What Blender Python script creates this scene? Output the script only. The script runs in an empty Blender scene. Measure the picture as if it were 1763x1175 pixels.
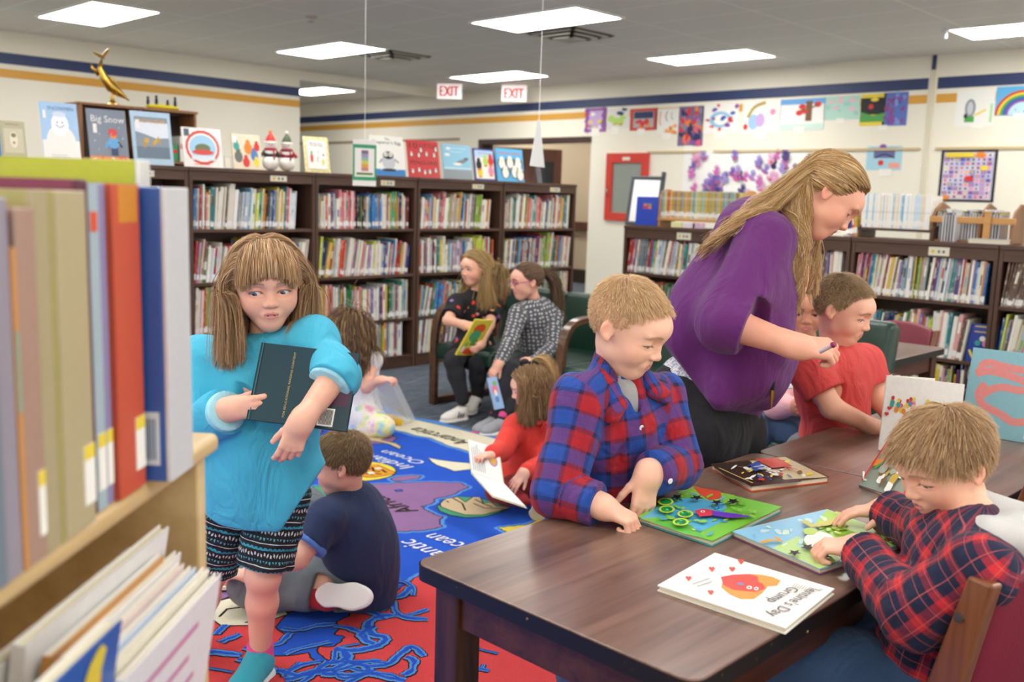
import bpy, math, random
import numpy as np
from mathutils import Vector, Matrix

# ------------------------------------------------------------------ camera, world, lights, exposure
SC = bpy.context.scene
COL = SC.collection
FPX, CX, CY, EYE = 1660.0, 881.5, 587.5, 1.37
PITCH, ROLL, AZ = math.radians(8.5), math.radians(1.75), math.radians(44.1)
_fh = np.array([math.cos(AZ), math.sin(AZ), 0.0]); _rt = np.array([math.sin(AZ), -math.cos(AZ), 0.0]); _up = np.array([0, 0, 1.0])
FW = _fh * math.cos(PITCH) - _up * math.sin(PITCH)
_u = _up * math.cos(PITCH) + _fh * math.sin(PITCH)
RT = _rt * math.cos(ROLL) + _u * math.sin(ROLL)
UP = _u * math.cos(ROLL) - _rt * math.sin(ROLL)
CAMP = np.array([0.0, 0.0, EYE])
cam_data = bpy.data.cameras.new('camera'); cam = bpy.data.objects.new('camera', cam_data); COL.objects.link(cam)
cam.matrix_world = Matrix(((RT[0], UP[0], -FW[0], CAMP[0]), (RT[1], UP[1], -FW[1], CAMP[1]), (RT[2], UP[2], -FW[2], CAMP[2]), (0, 0, 0, 1)))
cam_data.sensor_width = 36.0; cam_data.lens = FPX * 36.0 / 1763.0; cam_data.clip_start = 0.05; cam_data.clip_end = 60
cam_data.dof.use_dof = True; cam_data.dof.focus_distance = 2.25; cam_data.dof.aperture_fstop = 4.0
SC.camera = cam
W = bpy.data.worlds.new('world'); SC.world = W; W.use_nodes = True
W.node_tree.nodes['Background'].inputs[0].default_value = (1.0, 0.95, 0.88, 1)
W.node_tree.nodes['Background'].inputs[1].default_value = 1.55
SC.view_settings.view_transform = 'Standard'; SC.view_settings.look = 'None'
SC.view_settings.gamma = 1.0; SC.view_settings.use_curve_mapping = False
SC.view_settings.exposure = 0.15
SC.cycles.max_bounces = 6; SC.cycles.diffuse_bounces = 4; SC.cycles.glossy_bounces = 2
SC.cycles.transmission_bounces = 4; SC.cycles.transparent_max_bounces = 6
SC.cycles.caustics_reflective = False; SC.cycles.caustics_refractive = False
CEIL = 2.87
PANEL_POWER = 14.5       # emission of the ceiling panels
PANELS = [(x0, y0) for x0 in (-1.55, 0.95, 3.45, 5.93, 8.47) for y0 in (-1.0, 2.05, 5.16, 8.27)]

def ray(x, y): return FW + RT * (x - CX) / FPX - UP * (y - CY) / FPX
def P(x, y, d): return CAMP + ray(x, y) * d                     # pixel + depth -> point in the room
def PZ(x, y, z): r = ray(x, y); return CAMP + r * ((z - EYE) / r[2])
def PX(x, y, X): r = ray(x, y); return CAMP + r * (X / r[0])
def PY(x, y, Y): r = ray(x, y); return CAMP + r * (Y / r[1])
def dep(p): return float((np.asarray(p) - CAMP) @ FW)
def proj(p):
    q = np.asarray(p, float) - CAMP; z = q @ FW
    return CX + FPX * (q @ RT) / z, CY - FPX * (q @ UP) / z
def reach(parent, x, y, L, sgn):                               # a joint on the pixel's ray at bone length L from its parent
    r = ray(x, y); o = CAMP - parent; a = r @ r; b = o @ r; c = o @ o - L * L; D = b * b - a * c
    t = (-b + (sgn * math.sqrt(D) if D > 0 else 0)) / a
    return CAMP + r * t

# ------------------------------------------------------------------ colours and materials
def lin(c): return tuple((v / 12.92 if v <= 0.04045 else ((v + 0.055) / 1.055) ** 2.4) for v in c)
def hx(s):
    s = s.lstrip('#'); return lin(tuple(int(s[i:i + 2], 16) / 255 for i in (0, 2, 4)))
MATS = {}
class NB:
    def __init__(s, name):
        s.m = bpy.data.materials.new(name); s.m.use_nodes = True; s.t = s.m.node_tree; s.b = s.t.nodes['Principled BSDF']
    def n(s, typ, inp=None, **kw):
        nd = s.t.nodes.new(typ)
        for k, v in kw.items(): setattr(nd, k, v)
        for k, v in (inp or {}).items():
            if hasattr(v, 'is_output'): s.t.links.new(v, nd.inputs[k])
            else: nd.inputs[k].default_value = v
        return nd
    def set(s, **kw):
        for k, v in kw.items():
            k = {'base': 'Base Color', 'rough': 'Roughness', 'metal': 'Metallic', 'spec': 'Specular IOR Level', 'normal': 'Normal',
                 'ecol': 'Emission Color', 'estr': 'Emission Strength', 'coat': 'Coat Weight', 'coatr': 'Coat Roughness', 'alpha': 'Alpha',
                 'trans': 'Transmission Weight', 'sss': 'Subsurface Weight', 'sheen': 'Sheen Weight', 'aniso': 'Anisotropic'}[k]
            if hasattr(v, 'is_output'): s.t.links.new(v, s.b.inputs[k])
            else:
                if k in ('Base Color', 'Emission Color') and len(v) == 3: v = (*v, 1)
                s.b.inputs[k].default_value = v
        return s
    def coord(s, kind='Object'): return s.n('ShaderNodeTexCoord').outputs[kind]
    def mapping(s, vec, scale=(1, 1, 1), rot=(0, 0, 0)): return s.n('ShaderNodeMapping', {'Vector': vec, 'Scale': scale, 'Rotation': rot}).outputs[0]
    def noise(s, vec, scale=5, detail=4, rough=0.5, dist=0): return s.n('ShaderNodeTexNoise', {'Vector': vec, 'Scale': scale, 'Detail': detail, 'Roughness': rough, 'Distortion': dist}).outputs[0]
    def ramp(s, fac, stops):
        r = s.n('ShaderNodeValToRGB', {'Fac': fac}); e = r.color_ramp.elements
        while len(e) < len(stops): e.new(0.5)
        for i, (p, c) in enumerate(stops): e[i].position = p; e[i].color = (*c, 1) if len(c) == 3 else c
        return r.outputs[0]
    def mix(s, fac, a, b, mode='MIX'):
        m = s.n('ShaderNodeMix', data_type='RGBA', blend_type=mode)
        for k, v in ((0, fac), (6, a), (7, b)):
            if hasattr(v, 'is_output'): s.t.links.new(v, m.inputs[k])
            else: m.inputs[k].default_value = (*v, 1) if isinstance(v, tuple) and len(v) == 3 else v
        return m.outputs[2]
    def math(s, op, a, b=0.0, c=0.0): return s.n('ShaderNodeMath', {0: a, 1: b, 2: c}, operation=op).outputs[0]
    def bump(s, h, strength=0.3, dist=0.01): return s.n('ShaderNodeBump', {'Height': h, 'Strength': strength, 'Distance': dist}).outputs[0]
    def attr(s, name='Col'): return s.n('ShaderNodeAttribute', attribute_name=name).outputs['Color']
def plain(name, col, rough=0.5, **kw):
    if name not in MATS:
        MATS[name] = NB(name).set(base=hx(col) if isinstance(col, str) else col, rough=rough, **kw).m
    return MATS[name]
def mat(name):
    def deco(f):
        b = NB(name); f(b); MATS[name] = b.m; return f
    return deco

@mat('vcol')
def _(b): b.set(base=b.attr(), rough=0.6)
@mat('vgloss')
def _(b): b.set(base=b.attr(), rough=0.28)
@mat('cover')
def _(b):
    n = b.noise(b.coord(), 90, 3); b.set(base=b.mix(0.12, b.attr(), b.ramp(n, [(0.3, (0.5,) * 3), (0.7, (1,) * 3)]), 'MULTIPLY'), rough=0.3)
@mat('spines')                                                    # cloth and paper spines with small print bands
def _(b):
    c = b.coord(); n = b.noise(b.mapping(c, (60, 60, 22)), 1.0, 2)
    b.set(base=b.mix(b.ramp(n, [(0.56, (0,) * 3), (0.6, (0.4,) * 3)]), b.attr(), b.ramp(b.noise(c, 14, 0), [(0.3, hx('#2a3350')), (0.45, hx('#f2eee0')), (0.6, hx('#f2eee0')), (0.75, hx('#c2402f'))])), rough=0.42)
@mat('pages')
def _(b):
    w = b.n('ShaderNodeTexWave', {'Vector': b.coord(), 'Scale': 220.0, 'Distortion': 1.0}, bands_direction='Z').outputs[0]
    b.set(base=b.mix(w, hx('#e9e2cc'), hx('#d8d0b6')), rough=0.8)
def wood(name, c1, c2, scale, rough, axis=0, coat=0.0, fine=1.0):
    b = NB(name); s = [scale * 14] * 3; s[axis] = scale * 0.9; c = b.coord()
    n = b.noise(b.mapping(c, tuple(s)), 1.0, 8, 0.62, 0.6)
    n2 = b.noise(b.mapping(c, tuple(v * 5 for v in s)), 1.0, 3, 0.6)
    f = b.math('ADD', b.math('MULTIPLY', n, 0.75), b.math('MULTIPLY', n2, 0.25 * fine))
    b.set(base=b.ramp(f, [(0.32, hx(c1)), (0.62, hx(c2))]), rough=rough, normal=b.bump(n2, 0.08, 0.002), coat=coat, coatr=0.2)
    MATS[name] = b.m
wood('walnut', '#3f281d', '#5f4333', 1.2, 0.5, 2)
wood('walnut_x', '#3f281d', '#604434', 1.2, 0.5, 0)
wood('walnut_y', '#3c261c', '#5b4031', 1.2, 0.5, 1)
wood('table_top', '#523a30', '#87695a', 1.0, 0.3, 0, 0.25)
wood('table_wood', '#2c1811', '#5b3522', 1.6, 0.35, 2)
wood('table_rail', '#33190f', '#5d3422', 1.6, 0.35, 0)
wood('maple', '#c9a873', '#dfc594', 0.8, 0.4, 0, 0.1)
wood('oak', '#b07a3e', '#cf9a58', 1.0, 0.4, 1)
wood('arm_wood', '#2f1c12', '#6a4a30', 1.5, 0.28, 0, 0.3)
wood('door_wood', '#4d2a1c', '#6f4230', 1.2, 0.35, 2)
wood('chair_wood', '#5a2f19', '#8a5230', 1.5, 0.35, 2, 0.2)
@mat('leather_green')
def _(b):
    c = b.coord(); v = b.n('ShaderNodeTexVoronoi', {'Vector': c, 'Scale': 260.0}).outputs[0]
    b.set(base=b.mix(b.noise(c, 3), hx('#0d2a20'), hx('#163b2c')), rough=0.3, normal=b.bump(b.math('ADD', v, b.math('MULTIPLY', b.noise(c, 7), 3)), 0.18, 0.004))
@mat('vinyl_burgundy')
def _(b):
    c = b.coord(); v = b.n('ShaderNodeTexVoronoi', {'Vector': c, 'Scale': 300.0}).outputs[0]
    b.set(base=b.mix(b.noise(c, 3), hx('#6d1a2a'), hx('#862438')), rough=0.38, normal=b.bump(v, 0.15, 0.002))
@mat('wall_cream')
def _(b):
    c = b.coord(); br = b.n('ShaderNodeTexBrick', {'Vector': b.mapping(c, (1, 1, 1), (math.pi / 2, 0, 0)), 'Color1': (1, 1, 1, 1), 'Color2': (1, 1, 1, 1), 'Mortar': (0, 0, 0, 1), 'Scale': 1.0, 'Mortar Size': 0.004, 'Brick Width': 0.4, 'Row Height': 0.2}).outputs[0]
    b.set(base=b.mix(b.noise(c, 1.5), hx('#ece6d4'), hx('#f2ecdc')), rough=0.62, normal=b.bump(b.math('ADD', b.math('MULTIPLY', br, .35), b.math('MULTIPLY', b.noise(c, 120), 0.25)), 0.12, 0.003))
@mat('wall_tan')
def _(b): b.set(base=b.mix(b.noise(b.coord(), 1.5), hx('#cdb99c'), hx('#d8c6aa')), rough=0.65)
@mat('ceiling_tile')
def _(b):
    c = b.coord(); sp = b.n('ShaderNodeSeparateXYZ', {0: c})
    def line(o, period, off):
        f = b.math('FRACT', b.math('DIVIDE', b.math('ADD', o, off), period)); return b.math('LESS_THAN', f, 0.026 * 0.61 / period * 1.3)
    g = b.math('MAXIMUM', line(sp.outputs[0], 0.626, 50 * 0.626 - 0.01), line(sp.outputs[1], 1.037, 50 * 1.037 - 0.04 + 0.02))
    n = b.noise(c, 60, 5, 0.7)
    b.set(base=b.mix(g, b.mix(n, hx('#e6e2da'), hx('#f0ece4')), hx('#fbf8f2')), rough=0.85, normal=b.bump(n, 0.25, 0.004))
@mat('carpet')
def _(b):
    c = b.coord(); st = b.noise(b.mapping(c, (5, 95, 1)), 1.0, 4, 0.75); fz = b.noise(c, 260, 3, 0.8)
    f = b.math('ADD', b.math('MULTIPLY', st, 0.7), b.math('MULTIPLY', fz, 0.3))
    b.set(base=b.ramp(f, [(0.36, hx('#262d38')), (0.48, hx('#48525f')), (0.6, hx('#7d858f'))]), rough=0.95, normal=b.bump(fz, 0.5, 0.006))
@mat('rug_pile')
def _(b):
    c = b.coord(); fz = b.noise(c, 330, 2, 0.8); big = b.noise(c, 6, 3)
    v = b.mix(0.35, b.attr(), b.ramp(fz, [(0.25, (0.45,) * 3), (0.7, (1.25,) * 3)]), 'MULTIPLY')
    b.set(base=b.mix(0.2, v, b.ramp(big, [(0.3, (0.7,) * 3), (0.7, (1.1,) * 3)]), 'MULTIPLY'), rough=0.95, spec=0.1, normal=b.bump(fz, 0.5, 0.006))
b = NB('panel_glow'); b.set(base=(0.9, 0.9, 0.9), ecol=(1.0, 0.985, 0.94), estr=PANEL_POWER); MATS['panel_glow'] = b.m
b = NB('exit_glow'); b.set(base=hx('#ffffff'), ecol=(1, 0.9, 0.88), estr=0.5); MATS['exit_glow'] = b.m
b = NB('exit_red'); b.set(base=hx('#e02020'), ecol=(1, 0.02, 0.02), estr=0.15); MATS['exit_red'] = b.m
@mat('skin')
def _(b):
    c = b.coord(); n = b.noise(c, 45, 3)
    b.set(base=b.mix(0.10, b.mix(1.0, b.attr(), (1.04, 1.01, 1.10), 'MULTIPLY'), b.ramp(n, [(0.35, (0.8, 0.62, 0.55)), (0.65, (1.1, 1.05, 1.02))]), 'MULTIPLY'), rough=0.5, spec=0.35, sss=0.12, normal=b.bump(b.noise(c, 420, 2), 0.06, 0.001))
    b.b.inputs['Subsurface Radius'].default_value = (0.9, 0.35, 0.2); b.b.inputs['Subsurface Scale'].default_value = 0.006
@mat('hair')
def _(b): b.set(base=b.attr(), rough=0.55, spec=0.3)
def cloth(name, c1, c2=None, rough=0.85, scale=7, bump=0.35, fine=700, sheen=0.06, **kw):
    b = NB(name); c = b.coord(); n = b.noise(b.mapping(c, (1, 1, 0.55)), scale, 3, 0.5, 1.2); f = b.noise(c, fine, 2)
    b.set(base=b.mix(f, hx(c1), hx(c2 or c1)), rough=rough, sheen=sheen, normal=b.bump(b.math('ADD', n, b.math('MULTIPLY', f, 0.05)), min(1.0, bump * 1.8), 0.05), **kw)
    MATS[name] = b.m; return b
def plaid(name, base, A, B, thin, period, lw=.35, wa=.42):
    # woven check: A bands across the cloth, B bands along it, thin lines between
    b = NB(name); uv = b.n('ShaderNodeUVMap').outputs[0]; sp = b.n('ShaderNodeSeparateXYZ', {0: uv}); c = b.coord()
    def band(o, off, w):
        f = b.math('FRACT', b.math('ADD', b.math('DIVIDE', o, period), 20 + off)); return b.math('LESS_THAN', f, w)
    u, v = sp.outputs[0], sp.outputs[1]
    ua, va = band(u, 0, wa), band(v, 0, wa); ub, vb = band(u, .5, .38), band(v, .5, .38)
    col = hx(base)
    m = b.mix(b.math('MULTIPLY', b.math('ADD', ua, va), 0.5), col, hx(A))
    m = b.mix(b.math('MULTIPLY', b.math('ADD', ub, vb), 0.5), m, hx(B))
    for o, off in ((u, .46), (v, .46), (u, .93), (v, .93)): m = b.mix(b.math('MULTIPLY', band(o, off, .03), lw), m, hx(thin))
    n = b.noise(c, 9, 3, .55, .6); f = b.noise(c, 800, 2)
    m = b.mix(0.3, m, b.ramp(b.noise(c, 300, 3), [(.3, (.55,) * 3), (.7, (1.2,) * 3)]), 'MULTIPLY')
    b.set(base=m, rough=0.9, sheen=0.05, normal=b.bump(b.math('ADD', n, b.math('MULTIPLY', f, .04)), 0.7, 0.045)); MATS[name] = b.m

# ------------------------------------------------------------------ mesh builder
def rotz(a): c, s = math.cos(a), math.sin(a); return np.array([[c, -s, 0], [s, c, 0], [0, 0, 1.0]])
def rotx(a): c, s = math.cos(a), math.sin(a); return np.array([[1, 0, 0], [0, c, -s], [0, s, c]])
def roty(a): c, s = math.cos(a), math.sin(a); return np.array([[c, 0, s], [0, 1, 0], [-s, 0, c]])
def unit(v): v = np.asarray(v, float); return v / (np.linalg.norm(v) + 1e-12)
WHITE = (0.8, 0.8, 0.8)
class MB:
    def __init__(s): s.v = []; s.f = []; s.c = []; s.m = []; s.n = 0
    def add(s, verts, faces, col=WHITE, mi=0, M=None, t=None):
        V = np.asarray(verts, float)
        if M is not None: V = V @ np.asarray(M).T
        if t is not None: V = V + np.asarray(t)
        s.v.append(V); s.f += [tuple(i + s.n for i in f) for f in faces]
        s.c += [col] * len(faces) if not isinstance(col, list) else col
        s.m += [mi] * len(faces) if not isinstance(mi, list) else mi; s.n += len(V); return s
    def box(s, c, size, col=WHITE, mi=0, M=None, t=None):
        x, y, z = (np.array(size) / 2.0); c = np.array(c, float)
        V = np.array([(-x, -y, -z), (x, -y, -z), (x, y, -z), (-x, y, -z), (-x, -y, z), (x, -y, z), (x, y, z), (-x, y, z)]) + c
        F = [(0, 3, 2, 1), (4, 5, 6, 7), (0, 1, 5, 4), (1, 2, 6, 5), (2, 3, 7, 6), (3, 0, 4, 7)]   # bottom top -y +x +y -x
        return s.add(V, F, col, mi, M, t)
    def b2(s, lo, hi, col=WHITE, mi=0, M=None, t=None):
        lo = np.array(lo, float); hi = np.array(hi, float); return s.box((lo + hi) / 2, hi - lo, col, mi, M, t)
    def poly(s, pts, z=0.0, col=WHITE, mi=0, M=None, t=None, thick=0):
        V = [(p[0], p[1], z) for p in pts]; n = len(V)
        area = sum(V[i][0] * V[(i + 1) % n][1] - V[(i + 1) % n][0] * V[i][1] for i in range(n))
        if area < 0: V = V[::-1]
        if not thick: return s.add(V, [tuple(range(n))], col, mi, M, t)
        V2 = V + [(p[0], p[1], z - thick) for p in V]
        F = [tuple(range(n)), tuple(range(2 * n - 1, n - 1, -1))] + [(i, n + i, n + (i + 1) % n, (i + 1) % n) for i in range(n)]
        return s.add(V2, F, col, mi, M, t)
    def disc(s, c, rx, ry=None, z=0, col=WHITE, n=20, rot=0, **k):
        ry = ry or rx; a = np.linspace(0, 2 * math.pi, n, endpoint=False)
        x, y = rx * np.cos(a), ry * np.sin(a); cr, sr = math.cos(rot), math.sin(rot)
        return s.poly(list(zip(c[0] + x * cr - y * sr, c[1] + x * sr + y * cr)), z, col, **k)
    def tube(s, pts, r, n=10, col=WHITE, mi=0, caps=True, flat=1.0, up=(0, 0, 1), M=None, t=None):
        pts = np.asarray(pts, float); r = np.broadcast_to(np.asarray(r, float), (len(pts),)); V = []
        T = np.gradient(pts, axis=0); T /= np.linalg.norm(T, axis=1)[:, None] + 1e-12
        N = None
        for i, p in enumerate(pts):
            if N is None:
                u = np.array(up, float)
                if abs(u @ T[0]) > 0.95: u = np.array([1.0, 0, 0])
                N = unit(u - T[0] * (u @ T[0]))
            else: N = unit(N - T[i] * (N @ T[i]))
            B = np.cross(T[i], N)
            a = np.linspace(0, 2 * math.pi, n, endpoint=False)
            V.append(p + r[i] * (np.outer(np.cos(a), N) + flat * np.outer(np.sin(a), B)))
        k = len(pts); F = [(i * n + j, i * n + (j + 1) % n, (i + 1) * n + (j + 1) % n, (i + 1) * n + j) for i in range(k - 1) for j in range(n)]
        if caps: F += [tuple(range(n - 1, -1, -1)), tuple((k - 1) * n + j for j in range(n))]
        return s.add(np.vstack(V), F, col, mi, M, t)
    def lathe(s, prof, n=20, col=WHITE, mi=0, M=None, t=None):
        a = np.linspace(0, 2 * math.pi, n, endpoint=False); V = []
        for r, z in prof: V += [(r * math.cos(x), r * math.sin(x), z) for x in a]
        k = len(prof); F = [(i * n + j, i * n + (j + 1) % n, (i + 1) * n + (j + 1) % n, (i + 1) * n + j) for i in range(k - 1) for j in range(n)]
        F += [tuple(range(n - 1, -1, -1)), tuple((k - 1) * n + j for j in range(n))]
        return s.add(V, F, col, mi, M, t)
    def ell(s, c, r, n=16, col=WHITE, mi=0, M=None, t=None):
        V = []; m = n // 2
        for i in range(1, m):
            ph = math.pi * i / m
            V += [(r[0] * math.sin(ph) * math.cos(a), r[1] * math.sin(ph) * math.sin(a), r[2] * math.cos(ph)) for a in np.linspace(0, 2 * math.pi, n, endpoint=False)]
        k = m - 1; top = len(V); V += [(0, 0, r[2]), (0, 0, -r[2])]
        F = [(i * n + j, (i + 1) * n + j, (i + 1) * n + (j + 1) % n, i * n + (j + 1) % n) for i in range(k - 1) for j in range(n)]
        F += [(top, j, (j + 1) % n) for j in range(n)] + [(top + 1, (k - 1) * n + (j + 1) % n, (k - 1) * n + j) for j in range(n)]
        V = np.array(V); 
        if M is not None: V = V @ np.asarray(M).T
        return s.add(V + np.array(c, float), F, col, mi, None, t)
    def build(s, name, mats, parent=None, loc=None, rot=None, smooth=False, bevel=0, seg=2, M=None):
        V = np.vstack(s.v) if s.v else np.zeros((0, 3))
        me = bpy.data.meshes.new(name); me.from_pydata(V.tolist(), [], s.f)
        mats = mats if isinstance(mats, (list, tuple)) else [mats]
        for m in mats: me.materials.append(MATS[m] if isinstance(m, str) else m)
        me.polygons.foreach_set('material_index', np.array(s.m, dtype=np.int32))
        tot = np.array([len(f) for f in s.f]); cc = np.repeat(np.array([(*c[:3], 1.0) for c in s.c], dtype=np.float32), tot, axis=0)
        at = me.color_attributes.new('Col', 'FLOAT_COLOR', 'CORNER'); at.data.foreach_set('color', cc.ravel())
        if smooth:
            me.polygons.foreach_set('use_smooth', np.ones(len(s.f), dtype=bool))
            if smooth is not True: me.set_sharp_from_angle(angle=math.radians(smooth))
        me.update()
        o = bpy.data.objects.new(name, me); COL.objects.link(o)
        if parent is not None: o.parent = parent
        if loc is not None: o.location = loc
        if rot is not None: o.rotation_euler = rot
        if M is not None: o.matrix_local = M
        if bevel:
            bm = o.modifiers.new('bevel', 'BEVEL'); bm.width = bevel; bm.segments = seg; bm.limit_method = 'ANGLE'; bm.harden_normals = False
        return o
def tag(o, label=None, cat=None, group=None, kind=None):
    if label: o['label'] = label
    if cat: o['category'] = cat
    if group: o['group'] = group
    if kind: o['kind'] = kind
    return o
def empty(name, loc=(0, 0, 0), rz=0.0, M=None):
    o = bpy.data.objects.new(name, None); COL.objects.link(o); o.empty_display_size = 0.1
    if M is not None: o.matrix_world = M
    else: o.location = loc; o.rotation_euler = (0, 0, rz)
    return o
def frameM(o, x, y, z):     # matrix from origin and three axes
    return Matrix(((x[0], y[0], z[0], o[0]), (x[1], y[1], z[1], o[1]), (x[2], y[2], z[2], o[2]), (0, 0, 0, 1)))
_GL = {}
def glyphs(s):
    """flat outline of a word: vertices (x, y), faces, width"""
    if s not in _GL:
        cu = bpy.data.curves.new('t', 'FONT'); cu.body = s; cu.size = 1.0; cu.resolution_u = 2; cu.align_y = 'CENTER'
        o = bpy.data.objects.new('t', cu); COL.objects.link(o); bpy.context.view_layer.update()
        me = bpy.data.meshes.new_from_object(o.evaluated_get(bpy.context.evaluated_depsgraph_get()))
        V = np.array([v.co[:2] for v in me.vertices]); F = [tuple(p.vertices) for p in me.polygons]
        V[:, 0] -= V[:, 0].min(); V[:, 1] -= (V[:, 1].min() + V[:, 1].max()) / 2
        _GL[s] = (V, F, float(V[:, 0].max())); bpy.data.objects.remove(o); bpy.data.curves.remove(cu); bpy.data.meshes.remove(me)
    return _GL[s]
def put_text(mb, s, start, xdir, ydir, width, col, mi=0, height=None, slant=0.0, center=False):
    V, F, w = glyphs(s); k = width / w; ky = k if height is None else height
    X, Y = V[:, 0] * k + V[:, 1] * slant * ky, V[:, 1] * ky
    if center: X = X - width / 2
    pts = np.asarray(start)[None] + np.outer(X, unit(xdir)) + np.outer(Y, unit(ydir))
    nrm = np.cross(unit(xdir), unit(ydir)); pts = pts + nrm * 1e-5
    return mb.add(pts, F, col, mi)
def ink(c): return plain('ink_' + c.strip('#'), c, 0.55)
def blob(rng, cx, cy, rx, ry, n=14, j=0.25, rot=0):
    a = np.linspace(0, 2 * math.pi, n, endpoint=False); r = 1 + rng.uniform(-j, j, n)
    x, y = rx * r * np.cos(a), ry * r * np.sin(a); return list(zip(cx + x * math.cos(rot) - y * math.sin(rot), cy + x * math.sin(rot) + y * math.cos(rot)))
def star_ok(pts): return pts
# ------------------------------------------------------------------ the room
WR, WL, WLX = 9.85, 10.7, 7.05            # right wall plane X, left wall plane Y, where the left wall ends
def struct(name, mb, m, **k): return tag(mb.build(name, m, **k), kind='structure')
def slab(name, lo, hi, m, **k): return struct(name, MB().b2(lo, hi), m, **k)
slab('floor', (-3.5, -3.5, -0.1), (14.5, 17.5, 0.0), 'carpet')
slab('ceiling', (-3.5, -3.5, CEIL), (14.5, 17.5, CEIL + 0.08), 'ceiling_tile')
slab('wall_left', (-3.5, WL, 0), (WLX, WL + 0.2, CEIL), 'wall_cream')
DY0, DY1, DZ = 8.22, 10.33, 2.18          # the doorway through the right wall
mb = MB()
mb.b2((WR, -3.5, 0), (WR + 0.2, DY0, CEIL)); mb.b2((WR, DY0, DZ), (WR + 0.2, DY1, CEIL)); mb.b2((WR, DY1, 0), (WR + 0.2, 17.5, CEIL))
o = struct('wall_right', mb, 'wall_cream')
slab('wall_hallway', (12.2, 5.0, 0), (12.3, 17.5, CEIL), 'wall_tan')
slab('wall_far', (WLX - 3, 17.3, 0), (14, 17.5, CEIL), 'wall_tan')
slab('trim_1', (WLX - 0.2, WL + 0.001, CEIL - 0.12), (WR, WL + 0.2, CEIL - 0.001), 'wall_cream')   # header over the opening
navy, gold = plain('stripe_navy', '#2b3a66', 0.5), plain('stripe_gold', '#d9a03c', 0.5)
k = 2
for z0, z1, m in ((2.545, 2.655, navy), (2.41, 2.495, gold)):
    slab('trim_%d' % k, (-3.5, WL - 0.003, z0), (WLX + 0.0, WL - 0.0005, z1), m); k += 1
    for a, b in ((-3.5, 3.84), (3.93, 17.3)): slab('trim_%d' % k, (WR - 0.003, a, z0), (WR - 0.0005, b, z1), m); k += 1
slab('trim_%d' % k, (12.19, 5, 2.30), (12.199, 17.3, 2.39), gold); k += 1
slab('trim_%d' % k, (WR - 0.012, 3.86, 0.0), (WR - 0.0005, 3.91, CEIL - 0.03), plain('joint', '#ddd5bd', .6)); k += 1
slab('trim_%d' % k, (WR - 0.02, 3.865, CEIL - 0.14), (WR - 0.013, 3.905, CEIL - 0.001), navy); k += 1
rail = plain('tan_rail', '#c9b489', 0.5)
for a, b in ((-3.5, 3.8), (3.95, 6.35), (6.45, 7.3)): slab('trim_%d' % k, (WR - 0.02, a, 1.955), (WR - 0.0005, b, 1.98), rail); k += 1
slab('trim_%d' % k, (WR - 0.02, 10.75, 2.18), (WR - 0.0005, 15.5, 2.21), plain('brown_rail', '#9a8468', .5)); k += 1
slab('trim_%d' % k, (12.13, 5.0, 0.86), (12.19, 17.0, 1.0), 'door_wood'); k += 1                    # hallway hand rail
slab('baseboard_right', (WR - 0.012, -3.5, 0), (WR - 0.0005, DY0 - 0.05, 0.1), plain('base_dark', '#3a2c28', .5))
slab('baseboard_left', (-3.5, WL - 0.012, 0), (WLX, WL - 0.0005, 0.1), 'base_dark' if 'base_dark' in MATS else navy)
slab('baseboard_hallway', (12.17, 5, 0), (12.199, 17.3, 0.22), MATS['base_dark'])
# door frame and the leaf standing open behind the display books
mb = MB(); mb.b2((WR - 0.02, DY0 - 0.0, DZ - 0.07), (WR + 0.22, DY1, DZ - 0.001)); mb.b2((WR - 0.02, DY1 - 0.07, 0), (WR + 0.22, DY1 - 0.001, DZ - 0.07))
struct('trim_%d' % k, mb, plain('frame_dark', '#3f2a22', .4)); k += 1
d = empty('door_1', (WR + 0.22, DY1 - 0.1, 0), math.radians(-37)); tag(d, kind='structure')
mb = MB(); mb.b2((0, -0.045, 0.01), (1.0, 0, 2.08)); mb.build('door_leaf', 'door_wood', d, bevel=.003)
mb = MB(); mb.b2((0.66, -0.049, 1.2), (0.88, 0.004, 1.9)); mb.build('vision_panel', plain('dark_glass', '#20242a', .1), d)
mb = MB(); mb.tube([(0.92, -0.05, 1.0), (0.92, -0.1, 1.0), (0.82, -0.1, 1.0)], 0.012); mb.build('door_handle', plain('steel', '#b8b8b4', .25, metal=1.0), d)

# ceiling light panels: frame and glowing lens
def panel(x, y, label):
    t = tag(empty('ceiling_light', (x, y, CEIL)), label, 'light', 'recessed ceiling light panels')
    mb = MB()
    for lo, hi in (((-0.01, -0.01), (0.61, 0.012)), ((-0.01, 1.208), (0.61, 1.23)), ((-0.01, 0.012), (0.012, 1.208)), ((0.588, 0.012), (0.61, 1.208))):
        mb.b2((*lo, -0.016), (*hi, -0.001))
    mb.build('frame', plain('light_frame', '#e8e6de', .5), t)
    MB().b2((0.012, 0.012, -0.012), (0.588, 1.208, -0.002)).build('lens', 'panel_glow', t)
where = {(3.45, 8.27): 'near the left end of the striped wall', (5.93, 8.27): 'over the gap before the hallway opening', (5.93, 5.16): 'largest in view, right above the bookcases, behind the hanging thread',
         (8.47, 8.27): 'directly above the two exit signs', (8.47, 5.16): 'before the wall of children\'s paintings', (8.47, 2.05): 'at the far right beside a small white sprinkler'}
for x, y in PANELS:
    if (x, y) in where or (x < 4 or y < 5): panel(x, y, 'ceiling light panel ' + where.get((x, y), 'above the photographer, outside the picture'))
panel(10.9, 8.4, 'added ceiling light panel brightening the hallway behind the doorway, hidden by the lintel'); panel(10.9, 11.0, 'second added ceiling light panel brightening the hallway behind the doorway, out of sight')  # both unseen panels are added to brighten the tan hallway wall
panel(8.3, 12.0, 'glowing ceiling light panel in the corridor beyond the striped wall corner')
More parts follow.
